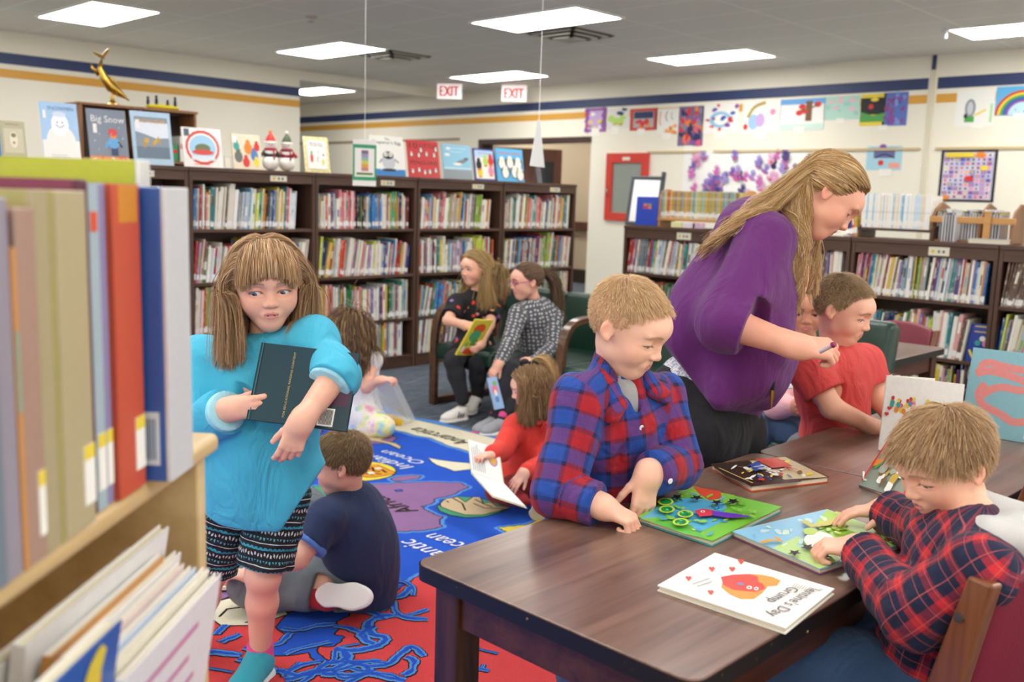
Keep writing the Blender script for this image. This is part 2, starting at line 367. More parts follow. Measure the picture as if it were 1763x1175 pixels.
# vents, sprinklers
def vent(x, y, label):
    t = tag(empty('ceiling_vent', (x, y, CEIL)), label, 'vent')
    MB().b2((-.29, -.29, -.008), (.29, .29, -.001)).build('backing', plain('vent_dark', '#4c4a48', .7), t)
    mb = MB()
    for q in (0.27, 0.20, 0.13):
        for a in range(4): mb.b2((-q, q - 0.035, -0.02 - (0.27 - q) * .25), (q, q, -0.012 - (0.27 - q) * .25), M=rotz(a * math.pi / 2))
    mb.b2((-.09, -.09, -.05), (.09, .09, -.044)); mb.build('louvre', plain('vent_white', '#cfcabd', .5), t)
vent(6.92, 6.08, 'square ceiling vent just behind the large central light panel')
vent(6.88, 8.6, 'square ceiling vent left of the hallway end beside the smaller light panel')
p = PZ(535, 28, CEIL); MB().lathe([(0.05, CEIL - .001), (0.05, CEIL - .01), (0.02, CEIL - .02), (0.02, CEIL - .045), (0.03, CEIL - .05)], t=(p[0], p[1], 0)).build('smoke_detector', plain('det', '#b5aea2', .5), smooth=40)
tag(bpy.data.objects['smoke_detector'], 'small grey sprinkler head on the ceiling left of the centre panel', 'sprinkler')
p = PZ(1629, 53, CEIL); MB().lathe([(0.03, CEIL - .001), (0.03, CEIL - .01), (0.014, CEIL - .02), (0.014, CEIL - .06), (0.022, CEIL - .065)], t=(p[0], p[1], 0)).build('sprinkler', plain('spr', '#f4f4f0', .3), smooth=40)
tag(bpy.data.objects['sprinkler'], 'small white sprinkler head beside the right-hand light panel', 'sprinkler')
# exit signs
def exit_sign(x, y, z, rz, label):
    t = tag(empty('exit_sign', (x, y, z), rz), label, 'sign')
    MB().b2((-.17, 0, -.105), (.17, .04, .105)).build('housing', 'exit_glow', t, bevel=.006)
    mb = MB(); [put_text(mb, 'EXIT', (q, -0.001 - i * .0002, 0), (1, 0, 0), (0, 0, 1), .26, WHITE, height=.20, center=True) for i, q in enumerate((-.006, -.003, 0, .003, .006))]; mb.build('lettering', 'exit_red', t)
    MB().b2((-.012, .01, .105), (.012, .03, CEIL - z - .001)).build('bracket', plain('light_frame', '#e8e6de'), t)
p = P(773.5, 157, 13.2); exit_sign(p[0], p[1], p[2], math.radians(-52), 'lit EXIT sign with red letters, the left one, under the corridor header')
p = P(885, 161, 13.0); exit_sign(p[0], p[1], p[2], math.radians(-52), 'lit EXIT sign with red letters, the right one, over the doorway')

# ------------------------------------------------------------------ bookcases
BOOKROWS = []        # (origin, along, outward, length, z shelf, clear height, name of the shelf for the label)
DARK = ('walnut_x', 'walnut')
def bookcase(o, along, out, w, h, depth, shelves, label, top=0.085, sideL=True):
    al = np.array(along, float); ou = np.array(out, float)
    t = tag(empty('bookcase', M=frameM(o, al, -ou, (0, 0, 1))), label, 'bookcase')
    # local: x along, y into the case (front face at y=0), z up
    th = 0.024
    def B(n, lo, hi, m='walnut_x', bev=.002): return MB().b2(lo, hi).build(n, m, t, bevel=bev)
    B('side_panel', (0, 0, 0), (th, depth, h - .026), 'walnut'); B('side_panel', (w - th, 0, 0), (w, depth, h - .026), 'walnut')
    B('top', (0, -.008, h - .025), (w, depth, h)); B('header', (th, 0.002, h - top), (w - th, 0.022, h - .026))
    B('back_panel', (th, depth - .014, 0.02), (w - th, depth - .002, h - .03)); B('plinth', (th, 0.012, 0), (w - th, 0.035, shelves[-1] - .024))
    for z in shelves: B('shelf', (th, 0.004, z - .022), (w - th, depth - .015, z))
    x = w * (.62 if label[0] == 't' else .55)
    s = MB().b2((x, -.0015, h - top + .012), (x + .13, .0015, h - .034)).build('shelf_label', plain('label_card', '#e4dfc9', .5), t)
    mb = MB(); zc = h - top / 2 - .012
    mb.disc((x + .028, zc), .011, z=0, col=hx('#e5c524'), M=rotx(math.pi / 2), t=(0, -.0025, 0)); mb.b2((x + .06, -.0022, zc - .008), (x + .072, -.0018, zc + .008), col=hx('#55524a')); mb.b2((x + .088, -.0022, zc - .008), (x + .102, -.0018, zc + .008), col=hx('#55524a'))
    mb.build('label_print', 'vcol', s)
    return t
A0 = 5.87; AH = 1.50; ASH = (1.10, 0.747, 0.397, 0.10)
ax = [0.21, 1.15, 2.09, 3.035, 4.0, 4.95, 5.90]; aw = [.94, .94, .94, .96, .94, .94, .95]
an = ['at the far left', 'behind the blurred books', 'under the snowman dolls', 'behind the turquoise girl', 'under the red penguin book', 'behind the bench girls', 'next to the doorway']
for i in range(7):
    bookcase((ax[i], A0, 0), (1, 0, 0), (0, -1, 0), aw[i], AH, .32, ASH, 'tall dark brown bookcase ' + an[i])
    for j, z in enumerate(ASH): BOOKROWS.append(dict(o=(ax[i] + .03, A0, z), al=(1, 0, 0), ou=(0, -1, 0), L=aw[i] - .06, H=(.31 if j == 0 else .325), n=('the long left bookcase row', ['top', 'second', 'third', 'bottom'][j], an[i]), key=('A', i, j)))
B0 = 6.3; BH = 1.17; BSH = (.795, .43, .08)
by = [4.87, 3.92, 2.93, 1.99, 1.05]; bw = [.94, .98, .935, .93, .93]
bn = ['under the blue binder', 'behind the purple cardigan', 'under the cassette rack', 'at the right picture edge', 'beyond']
for i in range(4):
    bookcase((B0, by[i], 0), (0, -1, 0), (-1, 0, 0), bw[i], BH, .34, BSH, 'low dark bookcase of the right-hand row, ' + bn[i], top=.10)
    for j, z in enumerate(BSH): BOOKROWS.append(dict(o=(B0, by[i] - .03, z), al=(0, -1, 0), ou=(-1, 0, 0), L=bw[i] - .06, H=.33, n=('the low right-hand bookcase row', ['top', 'middle', 'bottom'][j], bn[i]), key=('B', i, j)))

# ------------------------------------------------------------------ shelved books
PAL = ['#e8e2cf'] * 9 + ['#f3efe2'] * 6 + ['#c6d0d6', '#aebfc9', '#93a9b8', '#d9c9a0', '#d6b24a', '#e0c23c', '#d8893a', '#d05a33', '#c8372f', '#a32b2c', '#7a2430', '#d97f86', '#e0a3a0', '#2f6fae', '#3f86c2', '#27488c', '#1f2f5c', '#5fa7cf', '#2c7f86', '#3fa08f', '#3d7d4a', '#8fae3c', '#c9d04a', '#22261f', '#2b2b30', '#6a5140', '#8a6fa8', '#5a3f7a', '#b98ea8', '#9aa39a', '#7d8b94', '#c7b7a0', '#dfe6ea']
PALL = [hx(c) for c in PAL]
def book_geo(mb, O, al, ou, x, th, h, d, tilt, inset, col, rnd):
    """one shelved book: spine box, page block, call-number label; tilt leans it along the shelf"""
    al = np.array(al, float); ou = np.array(ou, float); up = np.array([0, 0, 1.0])
    c, s = math.cos(tilt), math.sin(tilt)
    M = np.column_stack([al * c - up * s, -ou, up * c + al * s])
    org = np.array(O, float) + al * x - ou * inset
    paper = hx('#e9e3d0'); sh = [col] * 6
    mb.b2((0, 0, 0), (th, .004, h), col=[col] * 6, mi=0, M=M, t=org)                                   # spine
    mb.b2((0, .004, 0), (.0022, d, h), col=[col] * 6, mi=0, M=M, t=org); mb.b2((th - .0022, .004, 0), (th, d, h), col=[col] * 6, mi=0, M=M, t=org)
    mb.b2((.0022, .004, .004), (th - .0022, d - .004, h - .004), col=[paper] * 6, mi=1, M=M, t=org)
    lab = .028 + .012 * rnd.random(); z0 = .012 + .012 * rnd.random()
    mb.b2((.0006, -.0006, z0), (th - .0006, .0002, z0 + lab), col=[hx('#f2f0ea')] * 6, mi=2, M=M, t=org)
    if th > .013 and rnd.random() < .5:
        q = h * (.45 + .3 * rnd.random()); mb.b2((th * .25, -.0005, q - h * .12), (th * .75, .0002, q + h * .12), col=[rnd.choice(PALL)] * 6, mi=2, M=M, t=org)
def row_books(row, rnd, leans=None):
    """yield the books of one shelf from left to right"""
    x = .003; L = row['L']; full = row.get('fill', 0.97 if rnd.random() < .6 else .86 + .1 * rnd.random()); tilt = 0.0; base = rnd.uniform(.02, .14) if rnd.random() < .65 else 0.0
    hm = row['H'] * rnd.uniform(.83, .91); grp = 0; gcol = None
    while True:
        if grp <= 0:
            grp = rnd.randint(4, 12); g_h = hm * rnd.uniform(.86, 1.04); tgt = base * rnd.uniform(0.3, 1.5)
            gcol = rnd.choice(PALL) if rnd.random() < .22 else None
            if x < .05: tilt = tgt * .3
        grp -= 1; tilt += max(-.02, min(.03, tgt - tilt))
        th = rnd.choice([.008, .009, .010, .011, .012, .014, .016, .02, .026]) ; h = min(row['H'] - .008, g_h * rnd.uniform(.93, 1.08) if rnd.random() < .85 else g_h * rnd.uniform(.78, 1.15)); d = h * rnd.uniform(.68, .88); d = min(d, .27)
        lean = h * math.sin(tilt)
        if x + th / math.cos(tilt) + max(0, lean) * .25 > L * full: break
        if x + th + lean > L: tilt = max(0, math.asin(max(0, (L - x - th)) / h)) if L - x - th > 0 else 0
        col = gcol if gcol and rnd.random() < .8 else rnd.choice(PALL)
        yield x, th, h, d, tilt, rnd.uniform(.012, .035), col
        x += th / math.cos(tilt) + .0006
# what stands in front of the rows in the photo, to find which 300 books show largest
HIDE = [(330, 400, 610, 900), (0, 270, 320, 900), (570, 520, 640, 700), (760, 425, 990, 720), (730, 495, 1060, 720), (1020, 460, 1190, 900), (1150, 340, 1390, 900), (1375, 460, 1510, 800), (1440, 545, 1560, 700), (1530, 640, 1763, 900), (1400, 600, 1763, 800)]
rnd = random.Random(7); allb = []
for row in BOOKROWS:
    A = row['key'][0] == 'A'; i = row['key'][1]
    if (A and row['key'][1:] in ((3, 0),)): row['fill'] = .88
    O = np.array(row['o']); al = np.array(row['al'], float)
    for bk in row_books(row, rnd):
        c = O + al * bk[0] + np.array([0, 0, bk[2] * .5]); px, py = proj(c); dd = dep(c)
        vis = 318 < px < 1770 and not any(a < px < e and b_ < py < f for a, b_, e, f in HIDE)
        if px < 150 and not vis: continue
        allb.append([(bk[1] * bk[2]) / dd ** 2 if vis else 0, row, bk])
allb.sort(key=lambda q: -q[0])
stuff = {'A': MB(), 'B': MB()}
for q, (area, row, bk) in enumerate(allb):
    x, th, h, d, tilt, inset, col = bk
    if q < 300:
        mb = MB(); book_geo(mb, (0, 0, 0), row['al'], row['ou'], 0, th, h, d, tilt, inset, col, rnd)
        O = np.array(row['o']) + np.array(row['al'], float) * x
        r = mb.build('picture_book', ['spines', 'pages', 'vcol'], loc=tuple(O + np.array([0, 0, .0006])))
        tag(r, 'picture book spine out on the %s shelf of the bookcase %s' % (row['n'][1], row['n'][2]), 'book', 'books on the %s shelf of the bookcase %s' % (row['n'][1], row['n'][2]))
    else: book_geo(stuff[row['key'][0]], np.array(row['o']) + [0, 0, .0006], row['al'], row['ou'], x, th, h, d, tilt, inset, col, rnd)
tag(stuff['A'].build('shelved_books', ['spines', 'pages', 'vcol']), 'remaining picture books packed along the long left bookcase row', 'books', kind='stuff')
tag(stuff['B'].build('shelved_books', ['spines', 'pages', 'vcol']), 'remaining picture books packed along the low right-hand bookcase row', 'books', kind='stuff')
# ------------------------------------------------------------------ the world-map rug
def fractal(pts, amp, depth, rg):
    pts = [np.array(p, float) for p in pts]
    for _ in range(depth):
        out = []
        for i, p in enumerate(pts):
            q = pts[(i + 1) % len(pts)]; d = q - p; L = np.linalg.norm(d); nrm = np.array([-d[1], d[0]])
            out += [p, (p + q) / 2 + nrm * rg.uniform(-amp, amp)]
        pts = out
    return pts
def offset(pts, w):
    P_ = np.array(pts); n = len(P_); a = np.roll(P_, 1, 0); b = np.roll(P_, -1, 0); t = b - a; t /= np.linalg.norm(t, axis=1)[:, None] + 1e-9
    nr = np.stack([t[:, 1], -t[:, 0]], 1)
    area = np.sum(P_[:, 0] * np.roll(P_[:, 1], -1) - np.roll(P_[:, 0], -1) * P_[:, 1])
    return P_ + nr * w * (1 if area > 0 else -1)
def tri_poly(mb, pts, z, col):
    """concave outline -> triangles"""
    from mathutils.geometry import tessellate_polygon
    V = [Vector((p[0], p[1], 0)) for p in pts]; T = tessellate_polygon([V]); F = []
    for t in T:
        a, b, c = (V[i] for i in t)
        F.append(tuple(t) if (b - a).cross(c - a).z > 0 else (t[0], t[2], t[1]))
    mb.add([(p[0], p[1], z) for p in pts], F, col)
def ribbon(mb, pts, w, z, col, rg=None, closed=False):
    P_ = np.array(pts, float)
    if rg is not None:
        for _ in range(2): P_ = np.vstack([P_[:1]] + [np.stack([a * .75 + b * .25, a * .25 + b * .75]) for a, b in zip(P_[:-1], P_[1:])] + [P_[-1:]])
        Q = []
        for i in range(len(P_) - 1):
            for k in range(2): Q.append(P_[i] + (P_[i + 1] - P_[i]) * k / 2 + rg.normal(0, .0045, 2))
        Q.append(P_[-1]); P_ = np.array(Q)
    T = np.gradient(P_, axis=0); T /= np.linalg.norm(T, axis=1)[:, None] + 1e-9; N = np.stack([-T[:, 1], T[:, 0]], 1)
    ww = np.full(len(P_), w / 2) if rg is None else w / 2 * np.convolve(rg.uniform(.2, 1.6, len(P_) + 2), [.25, .5, .25], 'valid')
    A, B = P_ + N * ww[:, None], P_ - N * ww[:, None]; n = len(P_)
    V = [(p[0], p[1], z) for p in A] + [(p[0], p[1], z) for p in B]
    mb.add(V, [(i, n + i, n + i + 1, i + 1) for i in range(n - 1)], col)
NR = [0]
def river(pts, w):
    """a light blue channel with a dark rim; each one lies a hair above the one before"""
    P_ = np.array(pts, float)
    for _ in range(3): P_ = np.vstack([P_[:1]] + [np.stack([a * .75 + b * .25, a * .25 + b * .75]) for a, b in zip(P_[:-1], P_[1:])] + [P_[-1:]])
    n = len(P_); T = np.gradient(P_, axis=0); T /= np.linalg.norm(T, axis=1)[:, None] + 1e-9; N = np.stack([-T[:, 1], T[:, 0]], 1); k = NR[0]; NR[0] += 1
    sm = lambda: np.convolve(rg.uniform(.45, 1.45, n + 4), np.ones(5) / 5, 'valid') + rg.uniform(-.12, .12, n)
    A, B = sm() * w / 2, sm() * w / 2
    for e, z, c in ((.004, .0019, C_INK), (0, .0030, C_LB), (-w * .28, .0042, C_BLUE)):
        a, b = P_ + N * np.maximum(A + e, .001)[:, None], P_ - N * np.maximum(B + e, .001)[:, None]; zz = RT_ + z + k * .00002
        rug.add([(p[0], p[1], zz) for p in a] + [(p[0], p[1], zz) for p in b], [(i_, n + i_, n + i_ + 1, i_ + 1) for i_ in range(n - 1)], c)
rg = np.random.default_rng(5)
RT_ = 0.010
rug = MB(); rug.b2((-1.0, 1.15, 0.0005), (3.65, 4.95, RT_), col=hx('#2c5ac6'))
C_RED, C_BLUE, C_LB, C_PUR, C_CRE, C_YEL, C_GRN, C_INK, C_OR = (hx(c) for c in ('#d84a4c', '#2c5ac6', '#5a92dc', '#94709c', '#e6dfc4', '#ead452', '#4fa37a', '#3a3226', '#e39a34'))
def px2(l, ox=0, oy=0, s=1.0): return [tuple(PZ(ox + x / s, oy + y / s, RT_)[:2]) for x, y in l]
def land(l, col, ox=0, oy=0, s=1.0, z=1, halo=.022, amp=.16, dep=3, ol=True, raw=False):
    pts = fractal(l if raw else px2(l, ox, oy, s), amp, dep, rg)
    if halo: tri_poly(rug, offset(fractal(pts, .2, 1, rg), halo), RT_ + .0003 * z, C_LB)
    if ol: tri_poly(rug, offset(pts, .006), RT_ + .0003 * (z + 1), C_INK)
    tri_poly(rug, pts, RT_ + .0003 * (z + 2), col)
land([(3.655, 5.0), (3.50, 4.95), (3.49, 4.6), (3.46, 4.3), (3.50, 4.0), (3.47, 3.7), (3.42, 3.3), (3.47, 2.9), (3.40, 2.4), (3.45, 1.8), (3.42, 1.15), (3.66, 1.15)], C_CRE, raw=True, amp=.06, dep=3, halo=.03)
cA = (340, 860, 2.938); cB = (480, 720, 3.673)
land([(-200, 470), (60, 455), (230, 440), (420, 530), (560, 560), (640, 545), (780, 565), (850, 530), (905, 515), (970, 545), (1000, 520), (985, 490), (1030, 450), (1075, 425), (1100, 400), (1175, 372), (1280, 300), (1420, 260), (1560, 330), (2300, 700), (2300, 1000), (1900, 1240), (300, 1500), (-500, 1300)], C_RED, *cA, z=1, amp=.10, dep=3)
land([(470, 575), (560, 555), (650, 560), (770, 565), (760, 595), (700, 620), (715, 650), (690, 690), (740, 700), (690, 745), (620, 745), (600, 770), (660, 820), (610, 825), (560, 775), (480, 790), (370, 790), (360, 740), (450, 735), (470, 700), (400, 650)], C_BLUE, *cA, z=4, halo=0, amp=.12, dep=2)
for l, w in (([(985, 520), (1010, 590), (1080, 610), (1165, 610)], 30), ([(1010, 590), (900, 600), (850, 640), (880, 690), (960, 700), (930, 745), (800, 775), (690, 765)], 34), ([(1165, 560), (1110, 580), (1060, 590)], 24),
             ([(740, 780), (760, 830), (850, 850), (960, 850), (1030, 785), (1080, 740), (1150, 800)], 28), ([(760, 830), (690, 870), (600, 885), (520, 905), (400, 870)], 26), ([(690, 870), (720, 920), (850, 885)], 22),
             ([(850, 850), (900, 900), (1050, 925)], 34), ([(60, 775), (220, 795)], 36), ([(520, 830), (490, 855), (460, 870), (380, 880)], 14), ([(620, 850), (560, 920), (440, 960)], 22), ([(900, 870), (800, 910), (700, 960), (560, 970)], 26),
             ([(730, 750), (820, 735)], 12), ([(1395, 750), (1440, 770), (1520, 785)], 11), ([(1360, 850), (1420, 860), (1475, 875)], 16), ([(1440, 860), (1450, 840)], 10), ([(60, 860), (180, 880)], 10), ([(700, 770), (690, 830), (620, 850)], 18)):
    river(px2(l, *cA), w / cA[2] / 1660 * 3.0 * 1.7)
for q in range(26):
    x, y = rg.uniform(385, 735), rg.uniform(1075, 1172); a_ = rg.uniform(0, 6.28); l = [(x, y)]
    if q > 18: x, y = rg.uniform(640, 735), rg.uniform(1000, 1080); l = [(x, y)]
    for _ in range(4): a_ += rg.uniform(-.9, .9); x += math.cos(a_) * 26; y += math.sin(a_) * 9; l.append((x, y))
    pts = [tuple(PZ(u, v, RT_)[:2]) for u, v in l if 370 < u < 738]
    if len(pts) >= 3: river(pts, rg.uniform(.018, .036))
# Africa, Madagascar, Europe, Asia, South America
land([(520, 440), (760, 410), (960, 405), (1130, 410), (1195, 435), (1130, 470), (1050, 500), (980, 515), (960, 545), (890, 560), (960, 600), (1035, 625), (1030, 690), (930, 710), (800, 720), (690, 725), (560, 640), (420, 560), (430, 470)], C_PUR, *cB)
land([(710, 385), (780, 370), (900, 368), (880, 385), (800, 398), (730, 398)], C_PUR, *cB, z=1, dep=1)
land([(735, 458), (770, 455), (780, 465), (745, 468)], C_BLUE, *cB, z=4, halo=0, dep=1)
land([(100, 560), (150, 470), (240, 430), (330, 440), (300, 520), (210, 600), (120, 600)], C_GRN, *cB)
land([(-60, 560), (100, 570), (200, 600), (230, 700), (250, 830), (120, 860), (40, 800), (-30, 830), (-120, 700)], C_YEL, *cB, amp=.22)
land([(-140, 60), (-40, 60), (60, 110), (200, 110), (260, 100), (240, 60), (180, 60), (0, 0), (-200, 0)], C_RED, *cB)
land([(20, 105), (130, 140), (185, 165), (110, 190), (10, 185)], C_YEL, 360, 860, 2.0, amp=.2)
land([(1390, 695), (1440, 690), (1560, 680), (1700, 650), (1763, 700), (1600, 780), (1460, 730)], C_YEL, *cB)
# animals in ovals
def oval(cx, cy, rx, ry, col, z=4, rot=0.0):
    a = np.linspace(0, 2 * math.pi, 28, endpoint=False); l = [(cx + rx * math.cos(t) * math.cos(rot) - ry * math.sin(t) * math.sin(rot), cy + rx * math.cos(t) * math.sin(rot) + ry * math.sin(t) * math.cos(rot)) for t in a]
    land(l, col, z=z, halo=0, amp=0, dep=0)
oval(615, 812, 66, 17, C_YEL)
oval(672, 876 - 120 + 0, 0.1, 0.1, C_YEL)
land([(470, 340), (540, 300), (620, 300), (700, 335), (735, 355), (690, 362), (640, 372), (560, 378), (500, 370)], C_OR, *cB, z=7, halo=0, dep=1)
for l in ([(540, 320), (560, 350)], [(590, 315), (600, 340), (640, 345)], [(520, 350), (600, 365)], [(650, 330), (680, 350)], [(560, 310), (575, 330)], [(610, 355), (650, 362)]): ribbon(rug, px2(l, *cB), .012, RT_ + .0033, C_INK)
for l in ([(575, 345), (590, 360)], [(620, 318), (640, 328)]): ribbon(rug, px2(l, *cB), .03, RT_ + .0034, C_CRE)
land([(1003, 565), (1050, 525), (1130, 500), (1250, 505), (1400, 545), (1460, 575), (1390, 600), (1300, 625), (1180, 632), (1080, 615), (1020, 590)], C_GRN, *cB, z=4, halo=0, dep=1, amp=.03)
land([(1025, 545), (1060, 515), (1130, 505), (1180, 540), (1230, 505), (1270, 505), (1290, 545), (1340, 540), (1380, 565), (1460, 572), (1380, 595), (1290, 615), (1180, 615), (1080, 585), (1030, 565)], hx('#cdb995'), *cB, z=7, halo=0, dep=1, amp=.04)
for l in ([(1100, 512), (1160, 545), (1180, 590)], [(1230, 545), (1300, 575), (1420, 578)], [(1240, 520), (1300, 550), (1350, 568)], [(1060, 530), (1075, 540)]): ribbon(rug, px2(l, *cB), .008, RT_ + .0035, C_INK)
land([(500, 100), (620, 90), (700, 100), (745, 130), (720, 150), (640, 165), (560, 165), (500, 150)], C_PUR, *cB, z=4, halo=0, dep=1, amp=.05)
land([(500, 115), (600, 120), (680, 108), (720, 118), (640, 140), (740, 165), (772, 185), (765, 198), (700, 168), (600, 148), (500, 140)], hx('#cdb995'), *cB, z=7, halo=0, dep=1, amp=.03)
land([(945, 255), (1010, 268), (1100, 280), (1210, 290), (1215, 325), (1110, 338), (1060, 318), (1000, 298), (970, 280)], C_CRE, *cB, z=4, halo=0, dep=1, amp=.04)
land([(30, 490), (200, 460), (240, 470), (245, 510), (120, 520), (90, 510)], C_PUR, *cA, z=4, halo=0, dep=1)
land([(60, 520), (200, 500), (250, 545), (440, 560), (455, 585), (380, 610), (250, 640), (120, 640), (50, 600)], C_CRE, *cA, z=5, halo=0, dep=1, amp=.05)
for l in ([(110, 600), (150, 560), (240, 548)], [(90, 510), (120, 515), (240, 470)], [(240, 630), (260, 625)]): ribbon(rug, px2(l, *cA), .008, RT_ + .0035, C_INK)
def rug_text(s, a, b, col, hmul=1.25, slant=-.2):
    A, B = PZ(*a, RT_ + .0036), PZ(*b, RT_ + .0036); x = B - A; w = np.linalg.norm(x); y = np.array([-x[1], x[0], 0])
    V, F, gw = glyphs(s); put_text(rug, s, A, x, y, w, col, height=w / gw * hmul, slant=-slant)
WH = hx('#eef2fa')
rug_text('Indian', (702, 806), (631, 784), WH, .8); rug_text('Ocean', (726, 798), (657, 777), WH, .8)
rug_text('Antarctica', (803, 764), (708, 738), C_INK, 1.35); rug_text('Africa', (706, 882), (640, 855), C_INK, 1.1)
rug_text('Atlantic', (795, 975), (694, 932), WH, 1.1); rug_text('Ocean', (816, 950), (735, 922), WH, 1.2); rug_text('Europe', (545, 912), (470, 878), C_INK, 1.1)
tag(rug.build('rug', 'rug_pile'), 'blue and red world map rug with animals and ocean names', 'rug')

# ------------------------------------------------------------------ tables
def rounded(x0, y0, x1, y1, r, n=6):
    pts = []
    for cx, cy, a in ((x1 - r, y1 - r, 0), (x0 + r, y1 - r, 90), (x0 + r, y0 + r, 180), (x1 - r, y0 + r, 270)):
        pts += [(cx + r * math.cos(math.radians(a + 90 * k / n)), cy + r * math.sin(math.radians(a + 90 * k / n))) for k in range(n + 1)]
    return pts
def table(x0, y0, x1, y1, h, label, r=.03):
    t = tag(empty('library_table', ((x0 + x1) / 2, (y0 + y1) / 2, 0)), label, 'table')
    hx_, hy_ = (x1 - x0) / 2, (y1 - y0) / 2
    mb = MB(); mb.poly(rounded(-hx_, -hy_, hx_, hy_, r), h, thick=.026); o = mb.build('tabletop', 'table_top', t, bevel=.002)
    rim = MB(); pts = rounded(-hx_, -hy_, hx_, hy_, r); q = offset(pts, .0022); n = len(q)
    V = [(p[0], p[1], h - .0025) for p in q] + [(p[0], p[1], h - .031) for p in q] + [(p[0], p[1], h - .031) for p in offset(pts, -.03)]
    if True:
        F = [(i, n + i, n + (i + 1) % n, (i + 1) % n) for i in range(n)] + [(n + i, 2 * n + i, 2 * n + (i + 1) % n, n + (i + 1) % n) for i in range(n)]
        rim.add(V, [f[::-1] for f in F]); rim.build('edge_band', 'edge_black', o)
    lw = .062
    for sx in (-1, 1):
        for sy in (-1, 1):
            cx, cy = sx * (hx_ - .06), sy * (hy_ - .06)
            MB().b2((cx - lw / 2, cy - lw / 2, 0), (cx + lw / 2, cy + lw / 2, h - .027)).build('leg', 'table_wood', t, bevel=.004)
    for sy in (-1, 1): MB().b2((-hx_ + .09, sy * (hy_ - .05) - .011, h - .115), (hx_ - .09, sy * (hy_ - .05) + .011, h - .027)).build('apron', 'table_rail', t, bevel=.002)
    for sx in (-1, 1): MB().b2((sx * (hx_ - .05) - .011, -hy_ + .09, h - .115), (sx * (hx_ - .05) + .011, hy_ - .09, h - .027)).build('apron', 'table_rail', t, bevel=.002)
    return t
@mat('edge_black')
def _(b):
    n = b.noise(b.coord(), 38, 5, .75); b.set(base=b.ramp(n, [(.66, hx('#17120f')), (.70, hx('#b08a5a'))]), rough=.4)
TZ = .69
table(1.118, .700, 2.345, 1.322, TZ, 'nearest brown laminate library table holding the flat picture books')
table(2.352, .700, 3.575, 1.322, TZ, 'second brown laminate table behind, holding the standing white and blue books')
table(4.30, 1.76, 4.93, 2.98, TZ, 'small brown table in the background beside the green armchair')

# ------------------------------------------------------------------ green bench and armchair
def green_seat(o, length, arms, label, name, cat, rz=0.0, seats=None, sc=1.0, bh=.50):
    """local frame: seat faces -x, length runs towards -y, origin at the front left arm foot"""
    t = tag(empty(name, o, rz), label, cat); t.scale = (sc, sc, sc)
    Dp = .66
    for y in arms:
        pts = [(0.0, y, 0.0), (0.0, y, .30), (0.002, y, .46), (.018, y, .56), (.06, y, .632), (.13, y, .665), (.24, y, .672), (.40, y, .655), (.60, y, .62), (.70, y, .60)]
        P_ = np.array(pts); tt = np.linspace(0, 1, len(P_)); ti = np.linspace(0, 1, 30); Q = np.stack([np.interp(ti, tt, P_[:, k]) for k in range(3)], 1)
        for _ in range(3): Q[1:-1] = (Q[:-2] + 2 * Q[1:-1] + Q[2:]) / 4
        mb = MB(); T = np.gradient(Q, axis=0); T /= np.linalg.norm(T, axis=1)[:, None]; N = np.stack([-T[:, 2], 0 * T[:, 0], T[:, 0]], 1)
        V = []; w = .028
        for q, n in zip(Q, N):
            for s, u in ((1, -w), (1, w), (-1, w), (-1, -w)): V.append(q + n * .018 * s + np.array([0, u, 0]))
        k = len(Q); F = [(i * 4 + j, i * 4 + (j + 1) % 4, (i + 1) * 4 + (j + 1) % 4, (i + 1) * 4 + j) for i in range(k - 1) for j in range(4)] + [(3, 2, 1, 0), tuple((k - 1) * 4 + j for j in range(4))]
        mb.add(V, F); mb.build('arm', 'arm_wood', t, smooth=40, bevel=.004)
        MB().b2((.02, y - .026, .012), (Dp, y + .026, .05)).build('floor_rail', 'table_wood', t, bevel=.004)
        MB().b2((Dp - .02, y - .026, .0), (Dp + .03, y + .026, .62)).build('rear_leg', 'table_wood', t, bevel=.004)
    MB().b2((.06, -length + .03, .27), (Dp, -.03, .31)).build('seat_rail', 'table_wood', t, bevel=.003)
    for a, b_ in seats:
        mb = MB(); mb.b2((-.01, -b_ + .004, .305), (.60, -a - .004, .415)); s = mb.build('seat_cushion', 'leather_green', t, bevel=.035, seg=5, smooth=True)
        M = roty(math.radians(12)); mb = MB(); mb.b2((.56, -b_ + .002, 0), (.66, -a - .002, bh), M=M, t=(.0, 0, .52 - .12)); mb.build('backrest', 'leather_green', t, bevel=.04, seg=5, smooth=True)
    return t
green_seat((4.13, 4.71, 0), 1.66, [0, -1.10, -1.66], 'long green leather bench with bent wood arms, two girls sitting on it', 'bench', 'bench', seats=[(.0, .55), (.55, 1.10), (1.10, 1.66)])
green_seat((3.40, 2.32, 0), .62, [0, -.60], 'green leather armchair behind the boy in the red shirt', 'armchair', 'armchair', seats=[(0, .60)], sc=1.06, bh=.57)

